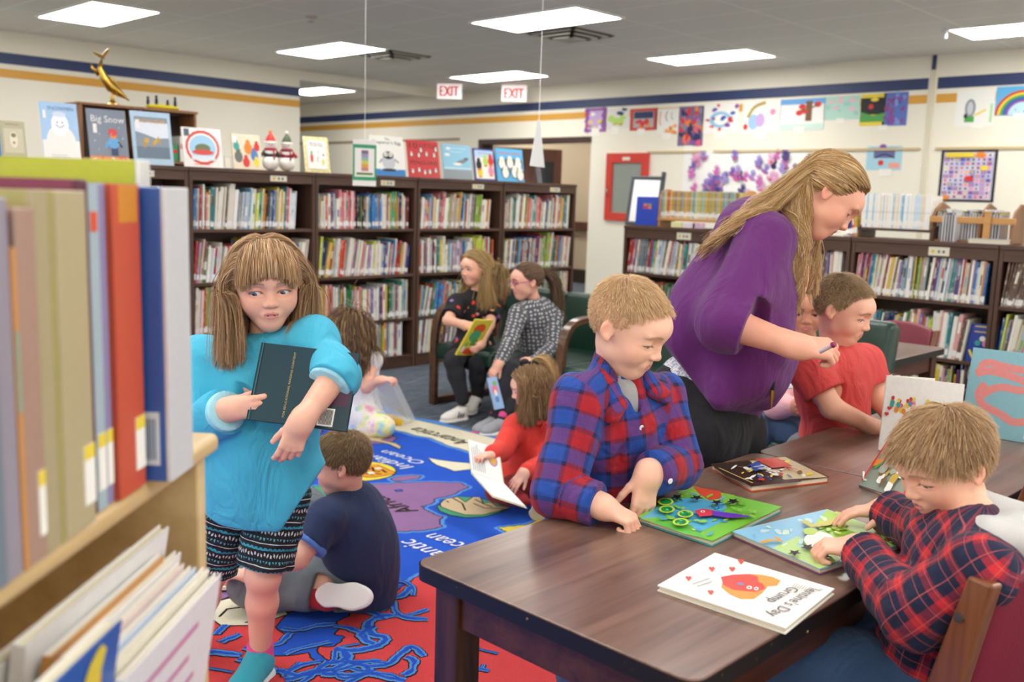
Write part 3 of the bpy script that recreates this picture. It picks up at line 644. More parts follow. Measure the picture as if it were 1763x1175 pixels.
# ------------------------------------------------------------------ burgundy chairs
def red_chair(o, face, label, seat=.40, lean=10):
    """local frame: faces +y"""
    t = tag(empty('library_chair', o, face), label, 'chair')
    for sx in (-1, 1):
        MB().tube([(sx * .185, .17, 0), (sx * .185, .175, seat - .03)], [.018, .024], 4).build('front_leg', 'chair_wood', t, bevel=.003)
        a = math.radians(lean)
        mb = MB(); pts = [(0, -.20, 0), (0, -.17, seat * .6), (0, -.17, seat), (0, -.20, seat + .12), (0, -.20 - math.tan(a) * .33 * 1.0, seat + .36)]
        V = []; 
        for i, (x, y, z) in enumerate(pts):
            hw = [.022, .026, .03, .03, .022][i]
            for dx, dy in ((-.013, -hw), (.013, -hw), (.013, hw), (-.013, hw)): V.append((sx * .20 + dx, y + dy, z))
        k = len(pts); F = [(i * 4 + j, i * 4 + (j + 1) % 4, (i + 1) * 4 + (j + 1) % 4, (i + 1) * 4 + j) for i in range(k - 1) for j in range(4)] + [(3, 2, 1, 0), tuple((k - 1) * 4 + j for j in range(4))]
        mb.add(V, F); p = mb.build('back_post', 'chair_wood', t, bevel=.005)
        mb = MB()
        for zz in (seat + .16, seat + .29):
            yy = -.20 - math.tan(a) * (zz - seat - .12) * 1.3 / 1.3
            mb.add(*_disc3((sx * (.2135), yy, zz), .008, sx))
        mb.build('screw', plain('steel', '#b8b8b4', .3, metal=1.0), p)
        MB().b2((sx * .185 - .01, -.16, seat - .08), (sx * .185 + .01, .16, seat - .03)).build('seat_rail', 'chair_wood', t, bevel=.002)
    MB().b2((-.2, -.17, seat - .03), (.2, .21, seat + .03)).build('seat', 'vinyl_burgundy', t, bevel=.025, seg=4, smooth=True)
    mb = MB(); n = 12; V = []; a = math.radians(lean)
    for i in range(n + 1):
        u = i / n * 2 - 1; x = u * .185; y = -.20 - .035 * (1 - u * u) 
        crown = .03 * (1 - u * u)
        for z, dy in ((seat + .10, -.022), (seat + .36 + crown, -.022 - math.tan(a) * .26), (seat + .36 + crown, .022 - math.tan(a) * .26), (seat + .10, .022)): V.append((x, y + dy, z))
    F = [(i * 4 + j, (i + 1) * 4 + j, (i + 1) * 4 + (j + 1) % 4, i * 4 + (j + 1) % 4) for i in range(n) for j in range(4)] + [(0, 1, 2, 3), tuple(n * 4 + j for j in (3, 2, 1, 0))]
    mb.add(V, F); mb.build('backrest', 'vinyl_burgundy', t, bevel=.018, seg=4, smooth=True)
    return t
def _disc3(c, r, sx):
    a = np.linspace(0, 2 * math.pi, 10, endpoint=False); V = [(c[0], c[1] + r * math.cos(t), c[2] + r * math.sin(t)) for t in a]; V += [(c[0] + sx * .003, v[1], v[2]) for v in V]
    n = 10; return V, [tuple(range(n)), tuple(range(2 * n - 1, n - 1, -1))] + [(i, n + i, n + (i + 1) % n, (i + 1) % n) for i in range(n)]
red_chair((1.78, .62, 0), math.radians(-20), 'burgundy padded chair with wooden posts under the boy in the hooded plaid shirt', seat=.46)
red_chair((2.52, .86, 0), 0, 'burgundy chair back showing behind the hooded boy at the right edge', seat=.42)
red_chair((5.22, 2.22, 0), math.radians(88), 'burgundy chair with rounded back behind the small background table', seat=.345)
# ------------------------------------------------------------------ implicit surfaces: smooth bodies, heads, hands, clothes
FWH = _fh; RTH = _rt; ZUP = np.array([0, 0, 1.0])
def D(r, f, u): return unit(RTH * r + FWH * f + ZUP * u)         # a direction: right / away / up
class Prim:
    __slots__ = ('t', 'a', 'b', 'ra', 'rb', 'k', 'w', 'q', 'R', 'r', 'sub')
def C(a, b, ra, rb=None, k=.02, w=None, q=1.0, sub=False):
    p = Prim(); p.t = 0; p.a = np.array(a, float); p.b = np.array(b, float); p.ra = ra; p.rb = ra if rb is None else rb; p.k = k
    p.w = None if w is None else unit(w); p.q = q; p.sub = sub; return p
def E(c, r, R=None, k=.02, sub=False):
    p = Prim(); p.t = 1; p.a = np.array(c, float); p.r = np.array(r, float); p.R = np.eye(3) if R is None else np.array(R, float); p.k = k; p.sub = sub; return p
def pdist(p, X):
    if p.t == 0:
        ba = (p.b - p.a).astype(X.dtype); L = float(ba @ ba) + 1e-12; v = X - p.a.astype(X.dtype)
        t = np.clip((v @ ba) / L, 0, 1); v = v - t[..., None] * ba
        if p.w is not None: w = p.w.astype(X.dtype); v = v - (v @ w)[..., None] * (w * (1 - 1 / p.q))
        return np.sqrt((v * v).sum(-1)) - (p.ra + (p.rb - p.ra) * t)
    q = (X - p.a.astype(X.dtype)) @ p.R.T.astype(X.dtype); r = p.r.astype(X.dtype)
    k0 = np.sqrt(((q / r) ** 2).sum(-1)) + 1e-9; k1 = np.sqrt(((q / (r * r)) ** 2).sum(-1)) + 1e-9
    return k0 * (k0 - 1) / k1
def pext(p):
    if p.t == 0: e = max(p.ra, p.rb) * max(1, p.q); return np.minimum(p.a, p.b) - e, np.maximum(p.a, p.b) + e
    e = max(p.r); return p.a - e, p.a + e
def blend(F, d, k, sub):
    if sub:
        d = -d; h = np.clip(0.5 - 0.5 * (d - F) / k, 0, 1) if k > 0 else (d < F)      # smooth max
        return np.maximum(F, d) + k * 0.25 * np.maximum(1 - np.abs(d - F) / k, 0) ** 2
    return np.minimum(F, d) - k * 0.25 * np.maximum(1 - np.abs(d - F) / k, 0) ** 2
def sdf(prims, X):
    F = np.full(X.shape[:-1], 1.0, X.dtype)
    for p in prims: F = blend(F, pdist(p, X), max(p.k, 1e-5), p.sub)
    return F
def folds(X, amp, freq, seed, stretch=(1, 1, .45)):
    """creased cloth: soft swells with sharper ridges across them"""
    r = np.random.default_rng(seed); out = 0; Y = X * np.array(stretch, X.dtype)
    for i in range(6):
        k = r.normal(size=3); k = k / np.linalg.norm(k) * freq * (0.45 + .33 * i); k2 = r.normal(size=3); k2 = k2 / np.linalg.norm(k2) * freq * .5
        ph = Y @ k.astype(X.dtype) + 1.6 * np.sin(Y @ k2.astype(X.dtype) + r.uniform(0, 6)) + r.uniform(0, 6)
        out = out + (np.sin(ph) if i % 2 else (1 - 2 * np.abs(np.sin(ph * .5)) ** .7)) / (1 + .45 * i)
    return (amp / 2.0 * out).astype(X.dtype)
def polygonize(prims, h, lo=None, hi=None, cuts=(), disp=None, post=None):
    add = [p for p in prims if not p.sub]
    L = np.min([pext(p)[0] for p in add], 0) - 3 * h; H_ = np.max([pext(p)[1] for p in add], 0) + 3 * h
    if lo is not None: L = np.maximum(L, np.array(lo) - 3 * h)
    if hi is not None: H_ = np.minimum(H_, np.array(hi) + 3 * h)
    n = np.ceil((H_ - L) / h).astype(int) + 1
    ax = [np.float32(L[i]) + np.arange(n[i], dtype=np.float32) * np.float32(h) for i in range(3)]
    F = np.full(n, 0.3, np.float32)
    def sub_grid(s): return np.stack(np.meshgrid(ax[0][s[0]], ax[1][s[1]], ax[2][s[2]], indexing='ij'), -1)
    for p in prims:
        a, b = pext(p); m = p.k + 4 * h
        i0 = np.clip(((a - m - L) / h).astype(int), 0, n); i1 = np.clip(((b + m - L) / h).astype(int) + 2, 0, n)
        if np.any(i1 <= i0): continue
        s = tuple(slice(i0[j], i1[j]) for j in range(3)); F[s] = blend(F[s], pdist(p, sub_grid(s)), max(p.k, 1e-5), p.sub)
    if disp is not None or cuts:
        near = np.argwhere(np.abs(F) < 0.05) if not cuts else None
        if near is not None:
            X = np.stack([ax[i][near[:, i]] for i in range(3)], -1); idx = tuple(near.T); F[idx] += disp(X)
        else:
            X = sub_grid((slice(None),) * 3)
            if disp is not None: F += disp(X)
            for (pt, nr, reg) in cuts:
                nr = unit(nr).astype(np.float32); v = (X - np.array(pt, np.float32)) @ nr
                if reg is not None:
                    c, rr = reg; far = np.sqrt(((X - np.array(c, np.float32)) ** 2).sum(-1)) - rr; v = np.minimum(v, -far) 
                F = np.maximum(F, v)
    if lo is not None or hi is not None:
        X0 = [ax[i] for i in range(3)]
        for i in range(3):
            sh = [1, 1, 1]; sh[i] = -1
            if lo is not None: F = np.maximum(F, (lo[i] - X0[i]).reshape(sh).astype(np.float32))
            if hi is not None: F = np.maximum(F, (X0[i] - hi[i]).reshape(sh).astype(np.float32))
    F[0] = F[-1] = .1; F[:, 0] = F[:, -1] = .1; F[:, :, 0] = F[:, :, -1] = .1
    S = F < 0
    cnt = np.zeros(tuple(n - 1), np.int8)
    for dx in (0, 1):
        for dy in (0, 1):
            for dz in (0, 1): cnt += S[dx:n[0] - 1 + dx, dy:n[1] - 1 + dy, dz:n[2] - 1 + dz]
    act = np.argwhere((cnt > 0) & (cnt < 8)); idx = np.full(tuple(n - 1), -1, np.int32); idx[tuple(act.T)] = np.arange(len(act))
    pos = np.zeros((len(act), 3)); c = np.zeros(len(act)); cor = [(x, y, z) for x in (0, 1) for y in (0, 1) for z in (0, 1)]
    fv = {q: F[act[:, 0] + q[0], act[:, 1] + q[1], act[:, 2] + q[2]] for q in cor}
    for q in cor:
        for a in range(3):
            if q[a]: continue
            q2 = list(q); q2[a] = 1; q2 = tuple(q2); f0, f1 = fv[q], fv[q2]; m = (f0 < 0) != (f1 < 0)
            t = np.where(m, f0 / np.where(m, f0 - f1, 1), 0); P_ = np.tile(np.array(q, float), (len(act), 1)); P_[:, a] = t
            pos[m] += P_[m]; c[m] += 1
    V = L + (act + pos / c[:, None]) * h; Q = []
    for a in range(3):
        b, d = (a + 1) % 3, (a + 2) % 3
        s0 = [slice(1, -1)] * 3; s0[a] = slice(0, n[a] - 1); s1 = list(s0); s1[a] = slice(1, n[a])
        A, B = S[tuple(s0)], S[tuple(s1)]
        for flip, m in ((False, A & ~B), (True, ~A & B)):
            g = np.argwhere(m); off = np.ones(3, int); off[a] = 0; g = g + off
            def cell(i, j):
                o = g.copy(); o[:, b] -= i; o[:, d] -= j; return idx[tuple(o.T)]
            f = np.stack([cell(1, 1), cell(0, 1), cell(0, 0), cell(1, 0)], 1)
            Q.append(f[:, ::-1] if flip else f)
    Q = np.vstack(Q); Q = Q[(Q >= 0).all(1)]
    return V, Q
def smooth_mesh(V, Q, it=1, lam=.5):
    e = np.vstack([Q[:, [0, 1]], Q[:, [1, 2]], Q[:, [2, 3]], Q[:, [3, 0]]]); n = len(V)
    for _ in range(it):
        s = np.zeros_like(V); c = np.zeros(n); np.add.at(s, e[:, 0], V[e[:, 1]]); np.add.at(c, e[:, 0], 1)
        V = V + lam * (s / np.maximum(c, 1)[:, None] - V)
    return V
def mesh_obj(name, V, Q, mats, parent, col=None, uv=None, org=None):
    if org is None: org = np.array(parent.location) if parent is not None else np.zeros(3)
    V = V - org; me = bpy.data.meshes.new(name); n, k = Q.shape
    me.vertices.add(len(V)); me.vertices.foreach_set('co', V.astype(np.float32).ravel())
    me.loops.add(n * k); me.loops.foreach_set('vertex_index', Q.astype(np.int32).ravel())
    me.polygons.add(n); me.polygons.foreach_set('loop_start', (np.arange(n) * k).astype(np.int32))
    me.polygons.foreach_set('use_smooth', np.ones(n, bool))
    me.update(calc_edges=True); me.validate()
    if col is not None:
        col = np.asarray(col, np.float32)
        if col.shape[1] == 3: col = np.hstack([col, np.ones((len(col), 1), np.float32)])
        at = me.color_attributes.new('Col', 'FLOAT_COLOR', 'POINT'); at.data.foreach_set('color', col.astype(np.float32).ravel())
    if uv is not None:
        l = me.uv_layers.new(name='UVMap'); l.data.foreach_set('uv', uv.astype(np.float32).ravel())
    me.materials.append(MATS[mats] if isinstance(mats, str) else mats)
    o = bpy.data.objects.new(name, me); COL.objects.link(o)
    if parent is not None: o.parent = parent
    return o
def bone_uv(V, Q, bones):
    """cloth coordinates that run along and around the nearest bone, so checks follow sleeves"""
    best = np.full(len(V), 1e9); U = np.zeros(len(V)); T = np.zeros(len(V)); per = np.ones(len(V))
    for a, b, ref, r, v0 in bones:
        a, b = np.array(a), np.array(b); L = np.linalg.norm(b - a); d = (b - a) / L; x = unit(np.array(ref) - d * (np.array(ref) @ d)); y = np.cross(d, x)
        v = V - a; t = v @ d; tc = np.clip(t, 0, L); w = v - tc[:, None] * d; dist = np.linalg.norm(w, axis=1) - r
        ang = np.arctan2(v @ y, v @ x); m = dist < best; best[m] = dist[m]; U[m] = (ang * r)[m]; T[m] = t[m] + v0; per[m] = 2 * math.pi * r
    u = U[Q]; p = per[Q][:, :1]; u0 = u[:, :1]; u = u - p * np.round((u - u0) / p)
    return np.stack([u, T[Q]], -1).reshape(-1, 2)

# ---- heads
class Frame:
    def __init__(s, c, fwd, up):
        s.c = np.array(c, float); s.y = unit(fwd); s.x = unit(np.cross(s.y, up)); s.z = np.cross(s.x, s.y); s.R = np.stack([s.x, s.y, s.z])
    def w(s, p, k=1.0): return s.c + (np.asarray(p, float) * k) @ s.R
    def l(s, X, k=1.0): return ((X - s.c) @ s.R.T) / k
def head_prims(f, S, o):
    """f: frame at the head's middle, S: chin-to-crown height, o: options"""
    W_ = lambda x, y, z: f.w((x, y, z), S)
    def e(c, r, k, sub=False, R=None): return E(W_(*c), np.array(r) * S, f.R if R is None else R @ f.R, k * S, sub)
    def c(a, b, ra, rb, k, sub=False, w=None, q=1): return C(W_(*a), W_(*b), ra * S, rb * S, k * S, None if w is None else np.array(w) @ f.R, q, sub)
    ad = o.get('adult', 0); wd = o.get('wide', 1.0); es = .84 if ad else 1.0; jw = 1.0
    p = [e((0, -.07, .12), (.365 * wd, .43, .38), .01), e((0, .08, .06), (.315 * wd, .335, .33), .08),
         e((0, .12, -.17), (.265 * wd, .255, .24), .12), e((0, .225, -.375), (.115, .12, .10), .12),
         c((-.16, .05, -.27), (0, .19, -.38), .10, .10, .1), c((.16, .05, -.27), (0, .19, -.38), .10, .10, .1),
         e((-.165 * wd, .215, -.16), (.11, .11, .12), .10), e((.165 * wd, .215, -.16), (.11, .11, .12), .10),
         e((0, .30, .14), (.2, .1, .10), .12)]
    for s in (-1, 1):                                                    # sockets, lids, brow
        p += [e((s * .155, .40, .0), (.10, .075, .065), .07, True), e((s * .15, .335, .085), (.09, .04, .022), .05)]
    p += [c((0, .345, .02), (0, .412, -.125), .028, .042, .05), e((0, .418, -.133), (.047, .046, .040), .03), e((-.05, .395, -.15), (.034, .042, .03), .02), e((.05, .395, -.15), (.034, .042, .03), .02)]
    if not o.get('small'): p += [e((-.026, .44, -.182), (.014, .02, .012), .012, True), e((.026, .44, -.182), (.014, .02, .012), .012, True)]
    p += [e((0, .335, -.265), (.10, .06, .07), .05)]
    mw = o.get('mouth_w', .085); gap = o.get('mouth_open', 0.0); sm = o.get('smile', 0)
    for t0, t1 in ((-1, 0), (0, 1)):
        p += [c((mw * t0, .352 - .035 * abs(t0), -.252 + sm * abs(t0) - gap * .3), (mw * t1, .352 - .035 * abs(t1), -.252 + sm * abs(t1) - gap * .3), .020, .020, .018),
              c((mw * t0 * .85, .345 - .03 * abs(t0), -.290 + sm * abs(t0) - gap), (mw * t1 * .85, .345 - .03 * abs(t1), -.290 + sm * abs(t1) - gap), .024, .024, .02)]
    p += [c((-mw * .8, .392 - .025, -.270 + sm * .8 - gap * .6), (0, .392, -.270 - gap * .6), .006 + gap * .35, .007 + gap * .6, .014, True), c((0, .392, -.270 - gap * .6), (mw * .8, .392 - .025, -.270 + sm * .8 - gap * .6), .007 + gap * .6, .006 + gap * .35, .014, True)]
    lid = o.get('lid', .35)                                               # 0 wide open .. 1 closed
    for s in (-1, 1):
        ec = (s * .15, .285, -.005)
        p.append(e(ec, (.083 * es, .083 * es, .078 * es), .02))
        if lid < .98: p.append(e((s * .15, .375, -.012 - .035 * lid), (.060 * es, .05, (.036 * (1 - lid) + .004) * es), .010, True))
    for s in (-1, 1):                                                     # ears
        a = math.radians(22) * s; Re = rotz(a) @ np.eye(3)
        p += [e((s * .365 * wd, -.06, -.035), (.030, .075, .105), .025, False, rotz(-a) @ rotx(math.radians(-8))),
              e((s * (.398 * wd), -.045, -.03), (.022, .045, .07), .012, True, rotz(-a)), e((s * .372 * wd, -.03, -.12), (.022, .035, .035), .02)]
    return p
def head_colors(V, f, S, skin, hair, o):
    X = f.l(V, S); x, y, z = X.T; n = len(V); col = np.tile(np.array(skin), (n, 1))
    def mixc(m, c, a=1.0): m = np.clip(m * a, 0, 1)[:, None]; col[:] = col * (1 - m) + np.array(c) * m
    sm = lambda t: np.clip(t, 0, 1) ** 2 * (3 - 2 * np.clip(t, 0, 1))
    g = lambda cx, cy, cz, r: np.exp(-((np.abs(x) - cx) ** 2 + (y - cy) ** 2 + (z - cz) ** 2) / r ** 2)
    sk = np.array(skin)
    mixc(g(.2, .24, -.15, .11), sk * np.array([1.04, .72, .70]), .5)
    mixc(np.exp(-(x ** 2 + (y - .44) ** 2 + (z + .14) ** 2) / .06 ** 2), sk * np.array([1.0, .78, .74]), .4)
    mixc(sm((np.abs(x) - .36) / .03) * (y < .05), sk * np.array([1.0, .72, .66]), .5)
    gap = o.get('mouth_open', 0); s_ = o.get('smile', 0); mw = o.get('mouth_w', .085)
    zc = -.272 + s_ * (np.abs(x) / mw) - gap * .6
    lip = (np.abs(x) < mw * 1.02) & (y > .30) & (np.abs(z - zc) < (.038 + gap * .6) * (1 - .5 * (np.abs(x) / mw) ** 2))
    mixc(lip.astype(float), o.get('lips', np.array([.56, .20, .19])), .7)
    mixc(((np.abs(x) < mw * .9) & (y > .25) & (y < .375) & (np.abs(z - zc) < .008 + gap * .5)).astype(float), (.12, .03, .03) if not o.get('teeth') else (.75, .7, .62), .8)
    bz = .098 - 2.2 * (np.abs(x) - .14) ** 2; brow = sm(1 - np.abs(z - bz) / .024) * (np.abs(x) > .065) * (np.abs(x) < .235) * (y > .2)
    mixc(brow, o.get('brow', np.array(hair) * .6), .75)
    lid = o.get('lid', .35); es = .84 if o.get('adult') else 1.0
    ex, ez = (np.abs(x) - .15) / (.066 * es), (z - (-.012 - .035 * lid)) / ((.036 * (1 - lid) + .014) * es); rr = np.sqrt(ex ** 2 + ez ** 2)
    lash = sm(1 - np.abs(rr - 1.0) / .42) * (ez > -.15) * (y > .27); mixc(lash, (.05, .03, .025), .85)
    mixc(sm(1 - np.abs(rr - 1.5) / .7) * (y > .25) * (ez < .2), sk * np.array([.85, .6, .6]), .35)
    zl = np.interp(y, HLY, HLZ) + o.get('hairline', 0)
    mixc(sm((z - zl) / .05) * (1 - sm((np.abs(x) - .36) / .02) * (z < .1)), hair, o.get('scalp', .85))
    return np.clip(col, 0, 1)
HLY = [-.6, -.3, -.14, -.03, .06, .14, .22, .30, .42]; HLZ = [-.20, -.20, -.10, .02, .03, .10, .28, .34, .36]
def eyeballs(parent, f, S, o):
    es = .84 if o.get('adult') else 1.0; g = unit(np.array(o.get('gaze', (0, 1, -.25)))); iris = o.get('iris', hx('#5b6f86'))
    for s in (-1, 1):
        c = f.w((s * .15, .285, -.005), S); fwd = unit(g @ f.R); x = unit(np.cross(fwd, ZUP)); z = np.cross(x, fwd); M = np.column_stack([x, z, -fwd]); r = .078 * es * S
        mb = MB(); angs = [0, 9, 10.5, 24, 27, 40, 60, 90, 130, 175]; n = 20; V = []
        for a in angs: V += [(r * math.sin(math.radians(a)) * math.cos(t), r * math.sin(math.radians(a)) * math.sin(t), -r * math.cos(math.radians(a))) for t in np.linspace(0, 2 * math.pi, n, endpoint=False)]
        F = []; cc = []
        for i in range(len(angs) - 1):
            for j in range(n): F.append((i * n + j, i * n + (j + 1) % n, (i + 1) * n + (j + 1) % n, (i + 1) * n + j)[::-1]); cc.append((.012, .01, .01) if i < 2 else iris if i == 2 else tuple(v * .45 for v in iris) if i == 3 else (.78, .74, .72))
        mb.add(V, F, cc, M=M, t=c - np.array(parent.location)); mb.build('eye', 'vgloss', parent, smooth=True)

# ---- hands
def hand_prims(wr, d, n, L, right, curl=(20, 25, 30, 35), spread=6, thumb=(.55, .75, .25), tb=.5, fine=1.0):
    """wr wrist point, d finger direction, n direction the palm faces, L hand length"""
    d = unit(d); n = unit(np.array(n) - d * (np.array(n) @ d)); s = np.cross(d, n) * (1 if right else -1)       # towards the thumb
    P_ = [C(wr - d * .12 * L, wr + d * .12 * L, .125 * L, .13 * L, .06 * L, s, 1.25)]
    segs = []; kn = [(.165, .50, .40), (.055, .52, .45), (-.055, .50, .41), (-.155, .46, .32)]
    for i, (off, ln, fl) in enumerate(kn):
        a = wr + d * .06 * L + s * off * .55 * L; b = wr + d * ln * L + s * off * L - n * .01 * L; fr = (.062, .063, .060, .054)[i] * L * fine
        P_.append(C(a, b, .095 * L, fr * 1.12, .05 * L))
        ang = math.radians(spread * (1.5 - i) * .8); dd = unit(d * math.cos(ang) + s * math.sin(ang)); cu = curl[i]; p = b; tot = 0
        for j, (fr_len, cm) in enumerate(((.46, .75), (.30, 1.15), (.24, .8))):
            tot += math.radians(cu * cm); dj = dd * math.cos(tot) + n * math.sin(tot); q = p + dj * fl * L * fr_len
            r0, r1 = fr * (1.0, .93, .86)[j], fr * (.93, .86, .74)[j]; P_.append(C(p, q, r0, r1, .012 * L)); p = q
    # the web of the palm and the thumb
    P_.append(C(wr + d * .18 * L + s * .06 * L, wr + d * .40 * L + s * .06 * L, .085 * L, .08 * L, .06 * L, s, 1.6))
    tdir = unit(d * thumb[0] + s * thumb[1] + n * thumb[2]); b0 = wr + d * .12 * L + s * .09 * L + n * .03 * L; b1 = b0 + tdir * .21 * L; t2 = unit(tdir * (1 - tb) + d * tb + n * tb * .5); b2 = b1 + t2 * .17 * L; b3 = b2 + unit(t2 + d * tb * .4) * .13 * L
    P_ += [C(b0, b1, .098 * L, .070 * L, .05 * L), C(b1, b2, .068 * L, .062 * L, .015 * L), C(b2, b3, .062 * L, .050 * L, .012 * L)]
    return P_

# ---- hair
def hair_mesh(name, parent, paths, w0, w1, cols, f=None, flat=.35, kids=1, jit=.0022):
    """paths (n, m, 3): fine tapered strands, each guide strand followed by its neighbours"""
    rg_ = np.random.default_rng(3)
    if kids > 1:
        n, m, _ = paths.shape; t = np.linspace(.35, 1, m)[None, :, None]; A = [paths]; Cc = [cols]
        for _ in range(kids - 1): A.append(paths + rg_.normal(0, jit, (n, 1, 3)) * t + rg_.normal(0, jit * .35, (n, 1, 3)) * t ** 4 * 2); Cc.append(np.clip(cols * rg_.uniform(.86, 1.14, (n, 1)), 0, 1))
        paths = np.concatenate(A); cols = np.concatenate(Cc)
    n, m, _ = paths.shape; T = np.gradient(paths, axis=1); T /= np.linalg.norm(T, axis=2, keepdims=True) + 1e-9
    out = paths - (f.c if f is not None else paths.mean((0, 1))); out = out - (out * T).sum(2, keepdims=True) * T; out /= np.linalg.norm(out, axis=2, keepdims=True) + 1e-9
    B = np.cross(T, out); t = np.linspace(0, 1, m); w = (w0 + (w1 - w0) * t ** 2.5)[None, :, None] * rg_.uniform(.7, 1.3, (n, 1, 1))
    ring = [paths + B * w, paths + out * w * flat * 1.6, paths - B * w]
    V = np.stack(ring, 2).reshape(-1, 3); base = (np.arange(n) * m * 3)[:, None]; i = np.arange(m - 1)[None, :] * 3; Q = []
    for j in range(3):
        a = base + i + j; b = base + i + (j + 1) % 3; Q.append(np.stack([a, b, b + 3, a + 3], -1).reshape(-1, 4))
    return mesh_obj(name, V, np.vstack(Q), 'hair', parent, col=np.repeat(cols, m * 3, axis=0))
def hair_cols(n, base, rg_, var=.22, alt=None):
    c = np.array(base)[None] * rg_.uniform(1 - var, 1 + var, (n, 1)) 
    if alt is not None: m = rg_.random(n) < .3; c[m] = np.array(alt) * rg_.uniform(1 - var, 1 + var, (m.sum(), 1))
    return np.clip(c, 0, 1)
def roots(f, S, n, rg_, extra=0.0, cond=None):
    out = []
    while sum(map(len, out)) < n:
        u = rg_.normal(size=(n * 3, 3)); u /= np.linalg.norm(u, axis=1)[:, None]
        X = u * np.array([.375, .44, .39]) + np.array([0, -.07, .12]); zl = np.interp(X[:, 1], HLY, HLZ) + extra
        m = X[:, 2] > zl
        if cond is not None: m &= cond(X)
        out.append(X[m])
    return np.vstack(out)[:n]
def grow(f, S, X0, dirs, lens, m, prims, grav=.25, layer=.01, stiff=.8, gdir=None, wave=0.0, rg_=None, target=None):
    """walk every strand outward: start direction, gravity, kept off the head and clothes"""
    n = len(X0); p = f.w(X0, S); d = dirs @ f.R; d /= np.linalg.norm(d, axis=1)[:, None] + 1e-9; g = -ZUP if gdir is None else gdir
    step = (lens * S / (m - 1))[:, None]; out = [p]; lay = (layer * S * (rg_.uniform(.2, 1.6, n) if rg_ is not None else 1.0)); ph = rg_.uniform(0, 6, n) if rg_ is not None else 0
    for i in range(m - 1):
        tg = g if target is None else target(p, i / (m - 1))
        d = d * stiff + tg * grav; d /= np.linalg.norm(d, axis=1)[:, None] + 1e-9
        q = p + d * step
        if wave: q = q + np.cross(d, unit(f.y + .3 * f.x)) * (np.sin(i * 1.3 + ph) * wave * S)[:, None]
        for _ in range(2):
            s0 = sdf(prims, q); e = 1e-3; gx = np.stack([sdf(prims, q + np.eye(3)[k] * e) - s0 for k in range(3)], 1); gx /= np.linalg.norm(gx, axis=1)[:, None] + 1e-9
            push = np.maximum(lay - s0, 0); q = q + gx * push[:, None]
        dn = q - p; dn /= np.linalg.norm(dn, axis=1)[:, None] + 1e-9; d = dn; p = q; out.append(p)
    return np.stack(out, 1)
# ------------------------------------------------------------------ people
cloth('knit_teal', '#3cb4d6', '#52c4e2', bump=.45, scale=9); cloth('knit_teal_light', '#8fd3e6', '#b5e3ef', bump=.3)
cloth('jersey_navy', '#1d2a4c', '#2a3a62', bump=.4); cloth('collar_blue', '#4c7fd0', '#6a98e0'); cloth('pants_grey', '#666d73', '#7b8288', bump=.6)
cloth('cotton_white', '#eceaea', '#f8f6f4', bump=.4); cloth('cardigan_purple', '#581460', '#6d2274', bump=.4, scale=6, sheen=.12, fine=500); cloth('pants_black', '#121216', '#1e1e23', bump=.5)
cloth('tee_red', '#d53b3a', '#e25450', bump=.45, scale=10); cloth('knit_red', '#df352a', '#ea4a3b', bump=.3); cloth('tights_red', '#8d1c24', '#a2252c'); cloth('tee_grey', '#9a9a9a', '#b5b5b5'); cloth('hood_grey', '#bfbfbc', '#d6d5d1', bump=.3)
cloth('denim', '#2b4568', '#4a6a92', bump=.5, fine=900); cloth('leggings_black', '#17171d', '#24242b', bump=.3); cloth('shirt_pink', '#e5a0a6', '#f2c4c4'); cloth('vest_dark', '#22263a', '#333a52', bump=.5)
cloth('canvas_teal', '#1f93a8', '#3bb0bf', bump=.2); cloth('canvas_white', '#dedbcf', '#f0ede4', bump=.15); cloth('canvas_grey', '#85878c', '#a5a7ab', bump=.2); cloth('sole_white', '#e6e3dc', '#f2f0ea', bump=.1); cloth('sock_red', '#b8212c', '#c9343c'); cloth('lace_pink', '#e0418a', '#ee5c9d'); cloth('sole_teal', '#cfe3e4', '#e8f1f1')
cloth('felt_black', '#141416', '#1c1c20'); cloth('shoe_grey', '#b9b4a8', '#d2cdc2')
plaid('plaid_bright', '#2a1c48', '#ad1a26', '#1b4aa2', '#7a4068', .080, .12)
plaid('plaid_dark', '#121838', '#c8262f', '#10173a', '#d8645c', .052, .45, .30)
@mat('dots_grey')
def _(b):
    uv = b.n('ShaderNodeUVMap').outputs[0]; v = b.n('ShaderNodeTexVoronoi', {'Vector': b.mapping(uv, (42, 42, 42)), 'Scale': 1.0, 'Randomness': .35}, voronoi_dimensions='2D').outputs[0]
    b.set(base=b.mix(b.math('LESS_THAN', v, .25), hx('#505156'), hx('#c2c0bd')), rough=.9, normal=b.bump(b.noise(b.coord(), 9, 3), .4, .03))
@mat('floral_black')
def _(b):
    uv = b.n('ShaderNodeUVMap').outputs[0]; v = b.n('ShaderNodeTexVoronoi', {'Vector': b.mapping(uv, (15, 15, 15)), 'Scale': 1.0, 'Randomness': 1.0}, voronoi_dimensions='2D'); n = b.noise(uv, 90, 2)
    c = b.ramp(b.n('ShaderNodeSeparateColor', {0: v.outputs[1]}).outputs[0], [(.2, hx('#e8402a')), (.4, hx('#e58aa8')), (.6, hx('#e8b04a')), (.8, hx('#8c6ab0'))])
    b.set(base=b.mix(b.math('LESS_THAN', b.math('ADD', v.outputs[0], b.math('MULTIPLY', n, .2)), .25), hx('#101014'), c), rough=.8, normal=b.bump(b.noise(b.coord(), 9, 3), .4, .03))
@mat('pastel_tights')
def _(b):
    n = b.noise(b.coord(), 14, 2); b.set(base=b.ramp(n, [(.3, hx('#f0a8b8')), (.42, hx('#f2e6e8')), (.5, hx('#f0e88a')), (.6, hx('#a8dcd8')), (.7, hx('#b8b4e6'))]), rough=.8)
